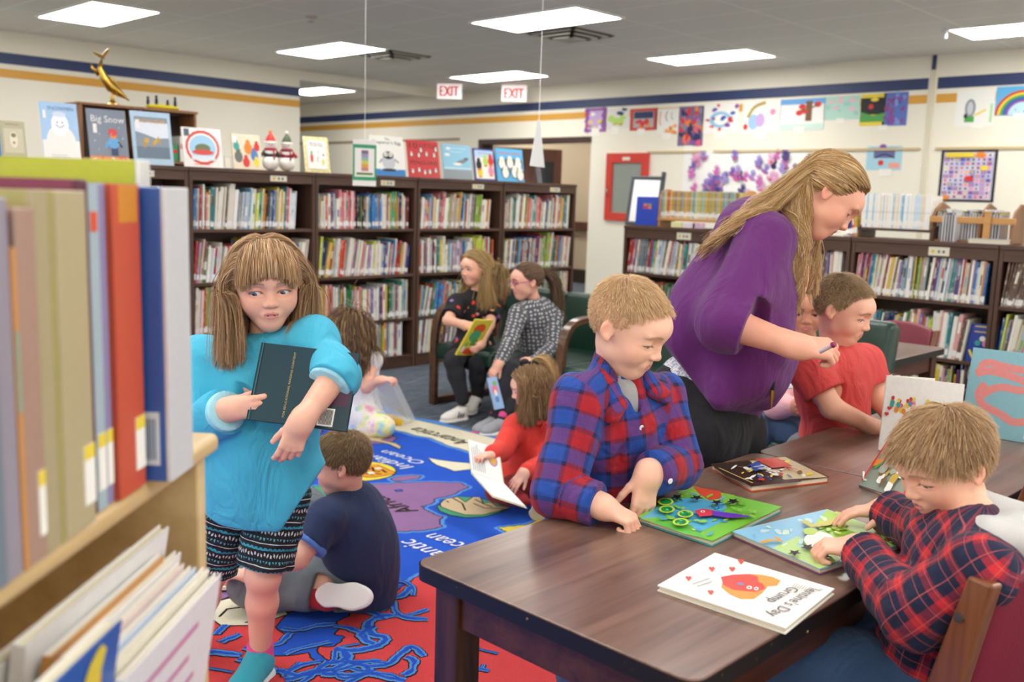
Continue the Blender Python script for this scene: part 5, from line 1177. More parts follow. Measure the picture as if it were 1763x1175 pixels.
# ---- woman in the purple cardigan
def woman():
    J = Jn(neck=P(1352, 378, 2.74), pel=P(1222, 690, 2.84), shR=P(1316, 418, 2.60), shL=P(1342, 425, 2.92))
    J['elR'] = P(1250, 556, 2.48); J['wrR'] = P(1372, 597, 2.42); J['elL'] = P(1315, 560, 2.98); J['wrL'] = P(1300, 640, 2.86)
    J['hipR'] = P(1212, 740, 2.76); J['hipL'] = P(1248, 740, 2.92); 
    for k in 'RL': J['kn' + k] = J['hip' + k] + np.array([0, 0, -.34]) + RTH * .03; J['an' + k] = np.array([*(J['kn' + k] + RTH * .0)[:2], .085])
    f = Frame(P(1425, 340, 2.66), D(.70, -.20, -.66), D(.66, .05, .74)); S = .214; s = 1.45
    o = dict(adult=1, lid=.70, gaze=(0, 1, -.5), mouth_w=.085, mouth_open=.01, brow=hx('#9a7b52'), scalp=.95, lips=np.array(hx('#c0605c'))); skin, hair = hx('#e6ab8c'), hx('#b08d55')
    hands = [dict(k='R', L=.165, d=D(.92, .05, -.08), n=D(.05, .6, -.8), curl=(40, 55, 62, 66), spread=2, thumb=(.85, .35, .25), tb=.7)]
    t = person('woman in a purple cardigan bending over the table holding a pen', J['pel'], J, f, S, o, skin, hair, s, hands, fine=112, armr=(.038, .033, .031, .020), tors=dict(chest=1.05))
    # long wavy hair: combed back over the ears, then falling past the neck and over the shoulder
    r = np.random.default_rng(21); n = 6500; cp = head_prims(f, S, o)[:9] + torso(J, .016, s) + [C(J['neck'], f.w((0, -.12, -.28), S), .05, .05, .02), C(J['shR'], J['elR'], .078, .07, .02)]
    X = roots(f, S, n, r, extra=-.02); sg = np.sign(X[:, 0] + .02); ax_ = np.abs(X[:, 0]); lay = (.5 - X[:, 2])
    zn = np.clip((X[:, 2] + .2) / .7, 0, 1); ly = -.36 - .12 * zn; lz = -.12 + .34 * zn; lx = .39 * np.sqrt(np.clip(1 - ((ly + .07) / .46) ** 2 - ((lz - .12) / .41) ** 2, .05, 1)); anc = f.w(np.stack([sg * lx, ly, lz], 1) + r.normal(0, .025, (n, 3)), S)
    dirs = np.stack([sg * (.25 + ax_), -.95 + 0 * sg, -.25 + 0 * sg], 1); grp = (X[:, 1] + .25 * X[:, 2] + r.normal(0, .04, n)) < -.20
    dn = np.where(grp[:, None], (RTH * -.72 - ZUP * .66 - FWH * .12)[None], (RTH * -.12 - ZUP * 1.0 - FWH * .10)[None]) + r.normal(0, .035, (n, 3)); L = np.where(grp, r.uniform(1.25, 1.65, n), r.uniform(1.65, 2.1, n))
    arr = np.zeros(n, bool); L = L + .35 * np.clip(X[:, 1] + .1, 0, 1)
    def tg(p, q):
        v = anc - p; d = np.linalg.norm(v, axis=1); arr[:] = arr | (d < .11 * S) | (q > .55)
        return np.where(arr[:, None], dn, v / (d[:, None] + 1e-6))
    a = grow(f, S, X, dirs, L, 26, cp, .6, .045, .5, rg_=r, target=tg); tt = np.linspace(0, 1, 26)[None, :]; lock = (np.floor(X[:, 1] * 9) * 1.9 + np.floor(X[:, 0] * 7) * 2.7 + np.floor(X[:, 2] * 6) * 1.1)[:, None] + r.normal(0, .18, (n, 1))
    a = a + (np.sin(tt * 13 + lock) * .065 * S * np.clip((tt - .35) * 2, 0, 1))[..., None] * RTH[None, None] + (np.cos(tt * 11 + lock * 1.3) * .05 * S * np.clip((tt - .35) * 2, 0, 1))[..., None] * (-FWH)[None, None]
    hair_mesh('hair', t, a, .0009, .0005, hair_cols(n, hx('#c29a66'), r, .15, hx('#e6c69a')), f, kids=3, jit=.003)
    up, side, fwd = spine(J); Rb = np.stack([side, fwd, up])
    pr = torso(J, .010, s, chest=.86, hipw=1.0) + arm(J, 'R', .012, s, .30, r=(.044, .038, .036, .033)) + arm(J, 'L', .012, s, .3, r=(.042, .038, .036, .033))
    # draped fronts and peplum back
    g = lambda x, y, d: P(x, y, d)
    pr += [C(g(1308, 490, 2.70), g(1318, 640, 2.72), .055, .036, .07, FWH, 1.9), C(g(1290, 600, 2.66), g(1238, 688, 2.62), .085, .022, .07), C(g(1215, 545, 2.75), g(1165, 592, 2.80), .10, .06, .08, FWH, 1.7), C(g(1285, 520, 2.72), g(1275, 640, 2.72), .105, .085, .08, FWH, 1.35), C(g(1340, 620, 2.72), g(1322, 690, 2.70), .05, .018, .05), C(g(1236, 495, 2.76), g(1290, 404, 2.76), .066, .078, .08, FWH, 1.4)]
    pr += [C(J['neck'] - up * .03, f.w((0, -.12, -.3), S), .058, .060, .01, sub=True)]
    garment(t, 'cardigan', pr, 'cardigan_purple', h=.0062, amp=.0095, freq=22, seed=22, cuts=[cutat(J, 'R', .28), cutat(J, 'L', .28), (P(1150, 600, 2.78), np.cross(P(1238, 722, 2.72) - P(1150, 600, 2.78), FWH) * -1, (P(1170, 680, 2.78), .30))], stretch=(1, 1, .5))
    garment(t, 'blouse', [E(J['pel'] + up * .05 - RTH * .03, (.150, .135, .085), Rb, .02)], 'blouse_print', h=.006, amp=.003)
    pp = [E(J['pel'] - up * .01 - RTH * .025, np.array([.120, .100, .09]) * s, Rb, .05)] + [C(J['pel'] - ZUP * .02 - RTH * .02, J['hip' + k] - ZUP * .02, .125, .115, .05) for k in 'RL'] + leg(J, 'L', .012, s, .97, th=(.070, .05)) + leg(J, 'R', .012, s, .97, th=(.070, .05))
    garment(t, 'trousers', pp, 'pants_black', h=.008, amp=.006, freq=25, seed=2)
    for k in 'RL': shoe(t, J['an' + k], D(.9, -.3, 0), .25, 'pants_black', 'pants_black')
    mb = MB(); c = P(1336, 600, 2.60); e2 = P(1330, 672, 2.60); mb.tube([c, e2], [.008, .006], 8, t=-np.array(t.location)); mb.build('lanyard', 'felt_black', t); mb = MB(); mb.tube([e2, e2 - ZUP * .05], [.006, .002], 8, t=-np.array(t.location)); mb.build('key', plain('brass', '#c9a24a', .3, metal=1.0), t)
    w = J['wrR']; a_, b2 = P(1412, 606, 2.37), P(1433, 595, 2.34); mb = MB(); mb.tube([a_, b2], [.0055, .0055], 10); o_ = mb.build('pen', plain('pen_body', '#c9b8c0', .3), smooth=40)
    mb = MB(); dd = unit(b2 - a_); mb.tube([b2, b2 + dd * .008], [.0075, .0065], 12); mb.build('cap', plain('pen_cap', '#8d1f4d', .25), o_, smooth=40); tag(o_, 'small pen with a dark pink end in the hand of the woman in purple', 'pen')
    return t
woman()

# ---- boy in the red shirt
def red_boy():
    J = Jn(neck=P(1436, 606, 3.06), pel=P(1432, 785, 3.16), shR=P(1395, 640, 2.96), shL=P(1488, 625, 3.14))
    J['elR'] = P(1432, 702, 2.93); J['wrR'] = P(1508, 738, 2.95); J['elL'] = P(1517, 690, 3.12); J['wrL'] = P(1545, 735, 3.02)
    for k, q in (('R', -.07), ('L', .07)): J['hip' + k] = J['pel'] + RTH * q; J['kn' + k] = J['hip' + k] - ZUP * .25; J['an' + k] = np.array([*J['kn' + k][:2], .07])
    f = Frame(P(1453, 533, 3.03), D(.72, -.58, -.28), D(.10, -.05, 1)); S = .208; s = 1.03
    o = dict(lid=.6, gaze=(0, 1, -.55), mouth_w=.07, brow=hx('#7a5c40'), scalp=.8); skin, hair = hx('#e9b695'), hx('#97815f')
    hands = [dict(k='R', L=.125, d=D(.9, .2, -.15), n=D(0, .2, -1), curl=(25, 30, 35, 40)), dict(k='L', L=.125, d=D(.6, -.4, -.4), n=D(0, .2, -1), curl=(25, 30, 35, 40))]
    t = person('boy in a plain red T-shirt leaning on the second table', J['pel'], J, f, S, o, skin, hair, s, hands)
    short_hair(t, f, S, 8000, hx('#ab906b'), hx('#c8ae88'), top=.075, side=.03, seed=31, w=.0007, rise=.9)
    up, side, fwd = spine(J)
    pr = torso(J, .014, s) + [C(J['pel'] + up * .06, J['pel'] - up * .06, .095, .10, .04, side, 1.2)]
    for k in 'RL': pr += [C(J['sh' + k], J['sh' + k] + (J['el' + k] - J['sh' + k]) * .62, .052, .056, .03)]
    pr += [C(J['neck'] - up * .02, f.w((0, -.12, -.3), S), .040, .044, .006, sub=True)]
    garment(t, 'shirt', pr, 'tee_red', h=.005, amp=.005, freq=32, seed=33, cuts=[cutat(J, 'R', .60, 'up'), cutat(J, 'L', .60, 'up')])
    garment(t, 'trousers', [E(J['pel'], np.array([.105, .088, .09]), np.stack([side, fwd, up]), .03)] + leg(J, 'L', .012, s, .97) + leg(J, 'R', .012, s, .97), 'pants_grey', h=.007, amp=.004)
    for k in 'RL': shoe(t, J['an' + k], D(.6, -.7, 0), .18, 'canvas_grey', 'sole_white')
red_boy()

# ---- girl with the bun, seated behind the woman
def bun_girl():
    J = Jn(neck=P(1392, 598, 4.02), pel=P(1385, 735, 4.08), shR=P(1352, 640, 3.98), shL=P(1436, 632, 4.06))
    J['elR'] = P(1338, 700, 3.88); J['wrR'] = P(1368, 700, 3.78); J['elL'] = P(1445, 700, 3.96); J['wrL'] = P(1400, 705, 3.78)
    fd = np.array([-1., 0, 0])
    for k, q in (('R', -.07), ('L', .07)): J['hip' + k] = J['pel'] + RTH * q; J['kn' + k] = J['hip' + k] + fd * .28; J['an' + k] = np.array([*(J['kn' + k] + fd * .02)[:2], .09])
    f = Frame(P(1388, 532, 3.96), D(-.22, -.95, -.15), ZUP); S = .222; s = 1.08
    o = dict(lid=.5, gaze=(.1, 1, -.3), mouth_w=.085, brow=hx('#3a2a20'), scalp=1, iris=hx('#3a2418')); skin, hair = hx('#c98f6c'), hx('#3b2b20')
    hands = [dict(k='R', L=.12, d=D(.6, -.5, .1), n=D(.3, .9, 0), curl=(50, 55, 60, 60)), dict(k='L', L=.12, d=D(-.7, -.4, .1), n=D(-.2, .95, 0), curl=(50, 55, 60, 60))]
    t = person('girl with a dark hair bun seated behind the woman in purple', J['pel'], J, f, S, o, skin, hair, s, hands, fine=85)
    r = np.random.default_rng(41); X = roots(f, S, 3500, r); tie = f.w((0.05, -.38, .42), S); cp = head_prims(f, S, o)[:2]
    dv = np.array([.05, -.38, .42]) - X; L = np.linalg.norm(dv, axis=1) * 1.25
    a = grow(f, S, X, dv, L, 9, cp, .6, .015, .6, rg_=r, target=lambda p, q: (tie - p) / (np.linalg.norm(tie - p, axis=1)[:, None] + 1e-6))
    hair_mesh('hair', t, a, .0016, .001, hair_cols(len(a), hair, r, .3, hx('#5a4230')), f)
    u = r.normal(size=(1500, 3)); u /= np.linalg.norm(u, axis=1)[:, None]; c = f.w((.07, -.36, .52), S); pts = [c + u * .040]; d = np.cross(u, r.normal(size=(1500, 3))); 
    for i in range(5): q = pts[-1] + d / np.linalg.norm(d, axis=1)[:, None] * .012; q = c + (q - c) / np.linalg.norm(q - c, axis=1)[:, None] * .042; d = q - pts[-1]; pts.append(q)
    hair_mesh('hair_bun', t, np.stack(pts, 1), .002, .001, hair_cols(1500, hair, r, .3, hx('#6a4f38')), None)
    up, side, fwd = spine(J); pr = torso(J, .012, s) + arm(J, 'L', .012, s, .85) + arm(J, 'R', .012, s, .85) + [C(J['neck'] - up * .02, f.w((0, -.12, -.3), S), .040, .044, .006, sub=True)]
    garment(t, 'shirt', pr, 'shirt_pink', h=.007, amp=.003)
    garment(t, 'trousers', [E(J['pel'], np.array([.105, .088, .09]), np.stack([side, fwd, up]), .03)] + leg(J, 'L', .012, s, .97) + leg(J, 'R', .012, s, .97), 'denim', h=.008, amp=.004)
    for k in 'RL': shoe(t, J['an' + k], fd, .18, 'canvas_grey', 'sole_white')
bun_girl()

# ---- boy in the navy polo, sitting on the rug
def navy_boy():
    J = Jn(neck=P(602, 858, 3.12), pel=P(622, 1000, 3.24), shL=P(566, 893, 3.02), shR=P(612, 880, 3.30))
    J['elL'] = P(512, 962, 2.95); J['wrL'] = P(432, 990, 3.05); J['elR'] = P(530, 940, 3.38); J['wrR'] = P(450, 975, 3.40)
    J['hipL'] = P(603, 1008, 3.16); J['hipR'] = P(600, 985, 3.34); J['knL'] = P(436, 1008, 3.13); J['anL'] = P(548, 1030, 3.10); J['knR'] = P(532, 878, 3.42); J['anR'] = P(466, 985, 3.5)
    f = Frame(P(586, 797, 3.08), D(-.98, -.06, -.17), D(-.12, 0, 1)); S = .200; s = 1.05
    o = dict(lid=.5, gaze=(0, 1, -.5), mouth_w=.07, brow=hx('#5c4630'), scalp=.9); skin, hair = hx('#e8b899'), hx('#54432f')
    hands = [dict(k='L', L=.12, d=D(-.95, .2, -.1), n=D(0, .1, -1), curl=(18, 22, 26, 30))]
    t = person('boy in a navy polo shirt sitting on the rug, seen from behind', J['pel'], J, f, S, o, skin, hair, s, hands)
    short_hair(t, f, S, 8000, hx('#8a7050'), hx('#a88c68'), top=.15, side=.06, seed=51, w=.0008, rise=.4, bangs=.2, layer=.014)
    up, side, fwd = spine(J)
    pr = torso(J, .015, s) + [C(J['pel'] + up * .05, J['pel'] - up * .05, .10, .105, .04, side, 1.15), E(J['pel'] + up * .12 - fwd * .03, (.12, .095, .12), np.stack([side, fwd, up]), .05)]
    for k in 'LR': pr += [C(J['sh' + k], J['sh' + k] + (J['el' + k] - J['sh' + k]) * .66, .054, .058, .03)]
    pr += [C(J['neck'] - up * .02, f.w((0, -.12, -.3), S), .041, .044, .006, sub=True)]
    garment(t, 'polo_shirt', pr, 'jersey_navy', h=.005, amp=.005, freq=30, seed=52, cuts=[cutat(J, 'L', .62, 'up'), cutat(J, 'R', .62, 'up')])
    for k in 'LR': ring_cuff(t, J, k, .70, .060, 'collar_blue', .022, 'up')
    garment(t, 'collar', [C(J['neck'] - up * .012, J['neck'] + up * .022, .062, .050, .01), C(J['neck'] - up * .05, f.w((0, -.12, -.3), S), .041, .044, .004, sub=True)], 'collar_blue', h=.0035, amp=.001, cuts=[(J['neck'] + up * .022, up, None)])
    garment(t, 'trousers', [E(J['pel'] - up * .01, np.array([.108, .092, .085]), np.stack([side, fwd, up]), .03)] + leg(J, 'L', .013, s, .98, th=(.068, .052)) + leg(J, 'R', .013, s, .97), 'pants_grey', h=.0055, amp=.006, freq=34, seed=6, cuts=[(J['knL'] + (J['anL'] - J['knL']) * .93, J['anL'] - J['knL'], (J['anL'], .08))])
    garment(t, 'sock', [C(J['knL'] + (J['anL'] - J['knL']) * .82, J['anL'] + unit(J['anL'] - J['knL']) * .03, .036, .036, .01)], 'sock_red', h=.004, amp=.001)
    # shoe lying on its side, sole towards the camera
    shoe(t, J['anL'] + D(.8, -.45, 0) * .05 + ZUP * .02, D(1, .10, -.08), .172, 'felt_black', 'sole_white', up=D(.0, .90, -.42), name='sneaker')
    shoe(t, J['anR'], D(-.9, .3, 0), .18, 'felt_black', 'sole_white')
navy_boy()

# ---- girl in white kneeling at the corner of the rug
def white_girl():
    J = Jn(neck=P(608, 612, 5.52), pel=P(612, 708, 5.60), shL=P(592, 632, 5.50), shR=P(640, 622, 5.50))
    J['elR'] = P(631, 667, 5.42); J['wrR'] = P(655, 655, 5.36); J['elL'] = P(588, 672, 5.6); J['wrL'] = P(612, 690, 5.7)
    J['hipR'] = P(622, 712, 5.52); J['hipL'] = P(606, 708, 5.68); J['knR'] = P(662, 735, 5.42); J['anR'] = P(604, 737, 5.50); J['knL'] = P(648, 722, 5.72); J['anL'] = P(600, 725, 5.75)
    f = Frame(P(603, 574, 5.5), D(.72, .69, -.05), ZUP); S = .205; s = 1.02
    skin, hair = hx('#e8b697'), hx('#6b513a')
    t = person('girl in a white dress with curly brown hair kneeling at the rug corner', J['pel'], J, f, S, dict(lid=.4, small=1), skin, hair, s, [dict(k='R', L=.12, d=D(.9, -.1, .1), n=D(0, .2, -1), curl=(40, 50, 55, 55))], fine=75, hb=.0025)
    r = np.random.default_rng(61); cp = head_prims(f, S, {})[:3] + torso(J, .01, s); X = roots(f, S, 3200, r, extra=-.03); dirs = np.stack([X[:, 0] * 2, X[:, 1] - .3, -.1 + 0 * X[:, 0]], 1)
    a = grow(f, S, X, dirs, 1.0 + X[:, 2] * .9 + r.uniform(-.2, .25, len(X)), 18, cp, .35, .12, .7, rg_=r, wave=.05); hair_mesh('hair', t, a, .0032, .0018, hair_cols(len(a), hair, r, .3, hx('#a5855c')), f)
    up, side, fwd = spine(J)
    pr = torso(J, .012, s) + [C(J['pel'] + up * .1, J['pel'] - up * .03, .09, .14, .05), C(J['pel'], P(632, 722, 5.5), .11, .08, .05), C(J['neck'] - up * .02, f.w((0, -.12, -.3), S), .041, .044, .006, sub=True)]
    garment(t, 'dress', pr, 'cotton_white', h=.007, amp=.006, freq=32, seed=62)
    for k in 'LR': garment(t, 'ruffle', [E(J['sh' + k] + ZUP * .01, (.045, .045, .032), None, .02)], 'cotton_white', h=.005, amp=.006, freq=90, seed=3)
    garment(t, 'leggings', leg(J, 'L', .008, s, .95) + leg(J, 'R', .008, s, .95), 'pastel_tights', h=.006, amp=.002)
    shoe(t, J['anR'] - RTH * .01, D(-.25, .1, .95), .19, 'canvas_grey', 'sole_white', up=D(.9, .2, .2), name='sneaker'); shoe(t, J['anL'], D(-.9, .1, .1), .18, 'canvas_grey', 'sole_white', up=D(.1, .3, -.9), name='sneaker')
white_girl()

# ---- girl in the black flowered dress on the bench
def black_girl():
    J = Jn(neck=P(820, 505, 6.22), pel=P(815, 598, 6.30), shL=P(851, 522, 6.28), shR=P(787, 522, 6.14))
    J['elR'] = P(771, 552, 6.02); J['wrR'] = P(800, 560, 5.90); J['elL'] = P(843, 560, 6.10); J['wrL'] = P(828, 594, 5.88)
    J['hipR'] = P(800, 606, 6.25); J['hipL'] = P(830, 608, 6.34); J['knR'] = P(780, 622, 5.95); J['knL'] = P(822, 630, 6.02); J['anR'] = P(797, 690, 5.93); J['anL'] = P(822, 682, 6.12)
    f = Frame(P(817, 462, 6.17), D(-.72, -.68, -.08), D(-.05, 0, 1)); S = .215; s = 1.0
    skin, hair = hx('#ecb896'), hx('#b3935f')
    t = person('girl in a black flowered dress sitting on the bench with a yellow book', J['pel'], J, f, S, dict(lid=.25, smile=.03, mouth_open=.006, teeth=1, mouth_w=.10, gaze=(.1, 1, 0)), skin, hair, s, [dict(k='R', L=.12, d=D(.8, -.2, -.2), n=D(.3, .6, -.5), curl=(25, 30, 35, 40)), dict(k='L', L=.12, d=D(-.4, -.6, -.3), n=D(-.6, .6, .2), curl=(50, 55, 60, 60))], fine=80, hb=.0025)
    long_hair(t, f, S, J, s, 4200, hx('#b3935f'), hx('#cdb07e'), 1.45, seed=71, w=.0028, tuck=(.38, -.12, -.05))
    up, side, fwd = spine(J)
    pr = torso(J, .012, s) + [C(J['pel'] + up * .06, J['pel'] - up * .02 + fwd * .05, .095, .12, .05)] + [C(J['hip' + k], J['hip' + k] + (J['kn' + k] - J['hip' + k]) * .45, .088, .082, .04) for k in 'LR'] + [C(J['sh' + k], J['sh' + k] + (J['el' + k] - J['sh' + k]) * .75, .050, .055, .03) for k in 'LR'] + [C(J['neck'] - up * .02, f.w((0, -.12, -.3), S), .043, .046, .006, sub=True)]
    garment(t, 'dress', pr, 'floral_black', h=.006, amp=.004, freq=30, seed=72, bones=bones_of(J, s, 'TA'), cuts=[cutat(J, 'L', .72, 'up'), cutat(J, 'R', .72, 'up')])
    garment(t, 'leggings', leg(J, 'L', .007, s, .97) + leg(J, 'R', .007, s, .97), 'leggings_black', h=.006, amp=.002)
    shoe(t, np.array([*J['anR'][:2], .075]), D(-.75, -.65, 0), .20, 'canvas_white', 'sole_white', 'cotton_white', name='sneaker', stripes='felt_black'); shoe(t, J['anL'], D(-.2, -.9, -.1), .20, 'canvas_white', 'sole_white', 'cotton_white', up=D(.3, -.2, .9), name='sneaker', stripes='felt_black')
black_girl()

# ---- girl in the spotted grey top with glasses
def dot_girl():
    J = Jn(neck=P(922, 520, 5.98), pel=P(932, 612, 6.10), shL=P(954, 545, 6.02), shR=P(893, 540, 5.94))
    J['elR'] = P(878, 590, 5.80); J['wrR'] = P(858, 628, 5.68); J['elL'] = P(952, 598, 5.88); J['wrL'] = P(922, 622, 5.74)
    J['hipR'] = P(918, 625, 6.02); J['hipL'] = P(944, 628, 6.12); J['knR'] = P(880, 638, 5.72); J['knL'] = P(905, 655, 5.74); J['anR'] = P(854, 718, 5.70); J['anL'] = P(868, 722, 5.66)
    f = Frame(P(906, 484, 5.93), D(-.93, -.34, -.12), D(-.08, 0, 1)); S = .225; s = 1.06
    skin, hair = hx('#e6b092'), hx('#574232')
    t = person('girl in a grey dotted top with purple glasses and a ponytail', J['pel'], J, f, S, dict(lid=.6, gaze=(0, 1, -.4), mouth_open=.01), skin, hair, s, [dict(k='R', L=.125, d=D(-.5, -.3, -.7), n=D(.2, .6, -.3), curl=(40, 45, 50, 55)), dict(k='L', L=.12, d=D(-.7, -.3, .1), n=D(0, .4, -.8), curl=(40, 45, 50, 55))], fine=80, hb=.0025)
    r = np.random.default_rng(81); X = roots(f, S, 3600, r); tl = np.array([0, -.50, .16]); tie = f.w(tl, S); cp = head_prims(f, S, {})[:2]; dv = tl - X; L = np.linalg.norm(dv, axis=1) * 1.3
    a = grow(f, S, X, dv, L, 9, cp, .6, .02, .6, rg_=r, target=lambda p, q: (tie - p) / (np.linalg.norm(tie - p, axis=1)[:, None] + 1e-6)); hair_mesh('hair', t, a, .0024, .0016, hair_cols(len(a), hair, r, .25, hx('#7c6148')), f)
    n = 700; X = tl + r.normal(0, .035, (n, 3)); a = grow(f, S, X, np.array([0, -1.0, .15]) + r.normal(0, .18, (n, 3)), r.uniform(1.0, 1.6, n), 14, head_prims(f, S, {})[:2] + torso(J, .012, s), .30, .05, .8, rg_=r); hair_mesh('ponytail', t, a, .0030, .0012, hair_cols(n, hair, r, .25, hx('#7c6148')), None)
    MB().ell(tie - np.array(t.location), (.013, .013, .013), 10).build('hair_tie', plain('tie', '#2f8f8a', .5), t, smooth=True)
    # glasses
    mb = MB(); org = np.array(t.location)
    for sx in (-1, 1):
        cc = [f.w((sx * .15 + .095 * math.cos(a_), .40, -.01 + .075 * math.sin(a_)), S) for a_ in np.linspace(0, 2 * math.pi, 17)]; mb.tube(cc, .0022, 6, t=-org, caps=False)
        mb.tube([f.w((sx * .245, .40, .01), S), f.w((sx * .37, .30, .01), S), f.w((sx * .40, -.03, .01), S)], .0022, 6, t=-org)
    mb.tube([f.w((-.05, .41, 0), S), f.w((.05, .41, 0), S)], .002, 6, t=-org); mb.build('glasses', plain('glasses', '#a02a6a', .3), t, smooth=True)
    up, side, fwd = spine(J)
    pr = torso(J, .013, s) + [C(J['pel'] + up * .05, J['pel'] - up * .04 + fwd * .03, .10, .115, .04, side, 1.15)] + arm(J, 'L', .012, s, .98) + arm(J, 'R', .012, s, .95) + [C(J['neck'] - up * .02, f.w((0, -.12, -.3), S), .043, .046, .006, sub=True)]
    garment(t, 'top', pr, 'dots_grey', h=.006, amp=.004, freq=30, seed=82, bones=bones_of(J, s, 'TA'), cuts=[cutat(J, 'R', .93)])
    garment(t, 'leggings', leg(J, 'L', .010, s, .97) + leg(J, 'R', .010, s, .97), 'leggings_black', h=.006, amp=.002)
    for k, q in (('R', .0), ('L', 0)):
        garment(t, 'sock', [C(J['an' + k] + ZUP * .02, J['an' + k] - ZUP * .02, .036, .036, .01)], 'lace_pink', h=.005, amp=0); shoe(t, np.array([*J['an' + k][:2], .075]), D(-.75, -.66, 0), .21, 'canvas_grey', 'lace_pink' if k == 'R' else 'sole_white', 'cotton_white', name='sneaker')
dot_girl()

# ---- toddler in red on the rug
def red_toddler():
    J = Jn(neck=P(918, 712, 4.36), pel=P(915, 822, 4.44), shL=P(888, 735, 4.30), shR=P(944, 735, 4.44))
    J['elL'] = P(862, 778, 4.20); J['wrL'] = P(848, 782, 4.10); J['elR'] = P(934, 800, 4.26); J['wrR'] = P(903, 814, 4.14)
    J['hipL'] = P(903, 836, 4.38); J['hipR'] = P(930, 838, 4.48); J['knL'] = P(856, 846, 4.22); J['anL'] = P(900, 862, 4.14); J['knR'] = P(958, 856, 4.28); J['anR'] = P(925, 868, 4.12)
    f = Frame(P(913, 667, 4.32), D(-.96, .05, -.25), D(-.15, 0, 1)); S = .195; s = .9
    skin, hair = hx('#edbd9f'), hx('#8a6a48')
    t = person('small girl in a red dress sitting on the rug with an open book', J['pel'], J, f, S, dict(lid=.5), skin, hair, s, [dict(k='L', L=.10, d=D(-.8, -.4, -.1), n=D(.2, .2, -.9), curl=(30, 35, 40, 45)), dict(k='R', L=.11, d=D(-.6, -.4, -.6), n=D(-.1, .5, -.8), curl=(15, 18, 22, 25), spread=8)], fine=85, hb=.002)
    r = np.random.default_rng(91); long_hair(t, f, S, J, s, 4500, hair, hx('#a5855c'), .88, seed=91, w=.0021, tuck=(.40, .04, -.05), layer=.05)
    n = 420; tl = np.array([.05, -.12, .50]); X = tl + r.normal(0, .02, (n, 3)); a = grow(f, S, X, np.array([.0, -.75, .75]) + r.normal(0, .10, (n, 3)), r.uniform(.75, 1.0, n), 12, head_prims(f, S, {})[:2], .28, .05, .85, rg_=r); hair_mesh('ponytail', t, a, .0026, .001, hair_cols(n, hx('#b08c58'), r, .2, hx('#c9a874')), None)
    mb = MB(); org = np.array(t.location); c = f.w(tl + [0, 0, .03], S) - org
    for q in (-1, 1): mb.ell(c + RTH * q * .028 + ZUP * .004, (.030, .014, .018), 12)
    mb.ell(c, (.011, .011, .013), 10); mb.build('hair_bow', 'felt_black', t, smooth=True)
    up, side, fwd = spine(J)
    pr = torso(J, .012, s) + [C(J['pel'] + up * .08, J['pel'] - up * .0 + fwd * .04, .09, .135, .05)] + arm(J, 'L', .011, s, .85) + arm(J, 'R', .011, s, .85) + [C(J['neck'] - up * .02, f.w((0, -.12, -.3), S), .038, .042, .006, sub=True)]
    garment(t, 'dress', pr, 'knit_red', h=.005, amp=.004, freq=34, seed=92)
    c = P(937, 728, 4.26) - org; mb = MB()
    for q in (-1, 1): mb.ell(c + RTH * q * .02, (.02, .01, .013), 12); mb.tube([c, c + RTH * q * .012 - ZUP * .045], [.004, .009], 8, flat=.4)
    mb.ell(c, (.008, .008, .008), 10); mb.build('bow', 'knit_red', t, smooth=True)
    garment(t, 'tights', leg(J, 'L', .006, s, .97) + leg(J, 'R', .006, s, .97), 'tights_red', h=.005, amp=.001)
    shoe(t, J['anL'] + D(.1, -.1, 0) * .1, D(.35, -.45, .8), .155, 'shoe_grey', 'shoe_grey', up=D(.2, .7, .4)); shoe(t, J['anR'] + RTH * .07 - FWH * .03, D(.8, -.2, .3), .155, 'canvas_grey', 'canvas_grey', up=D(-.2, .3, .9))
red_toddler()
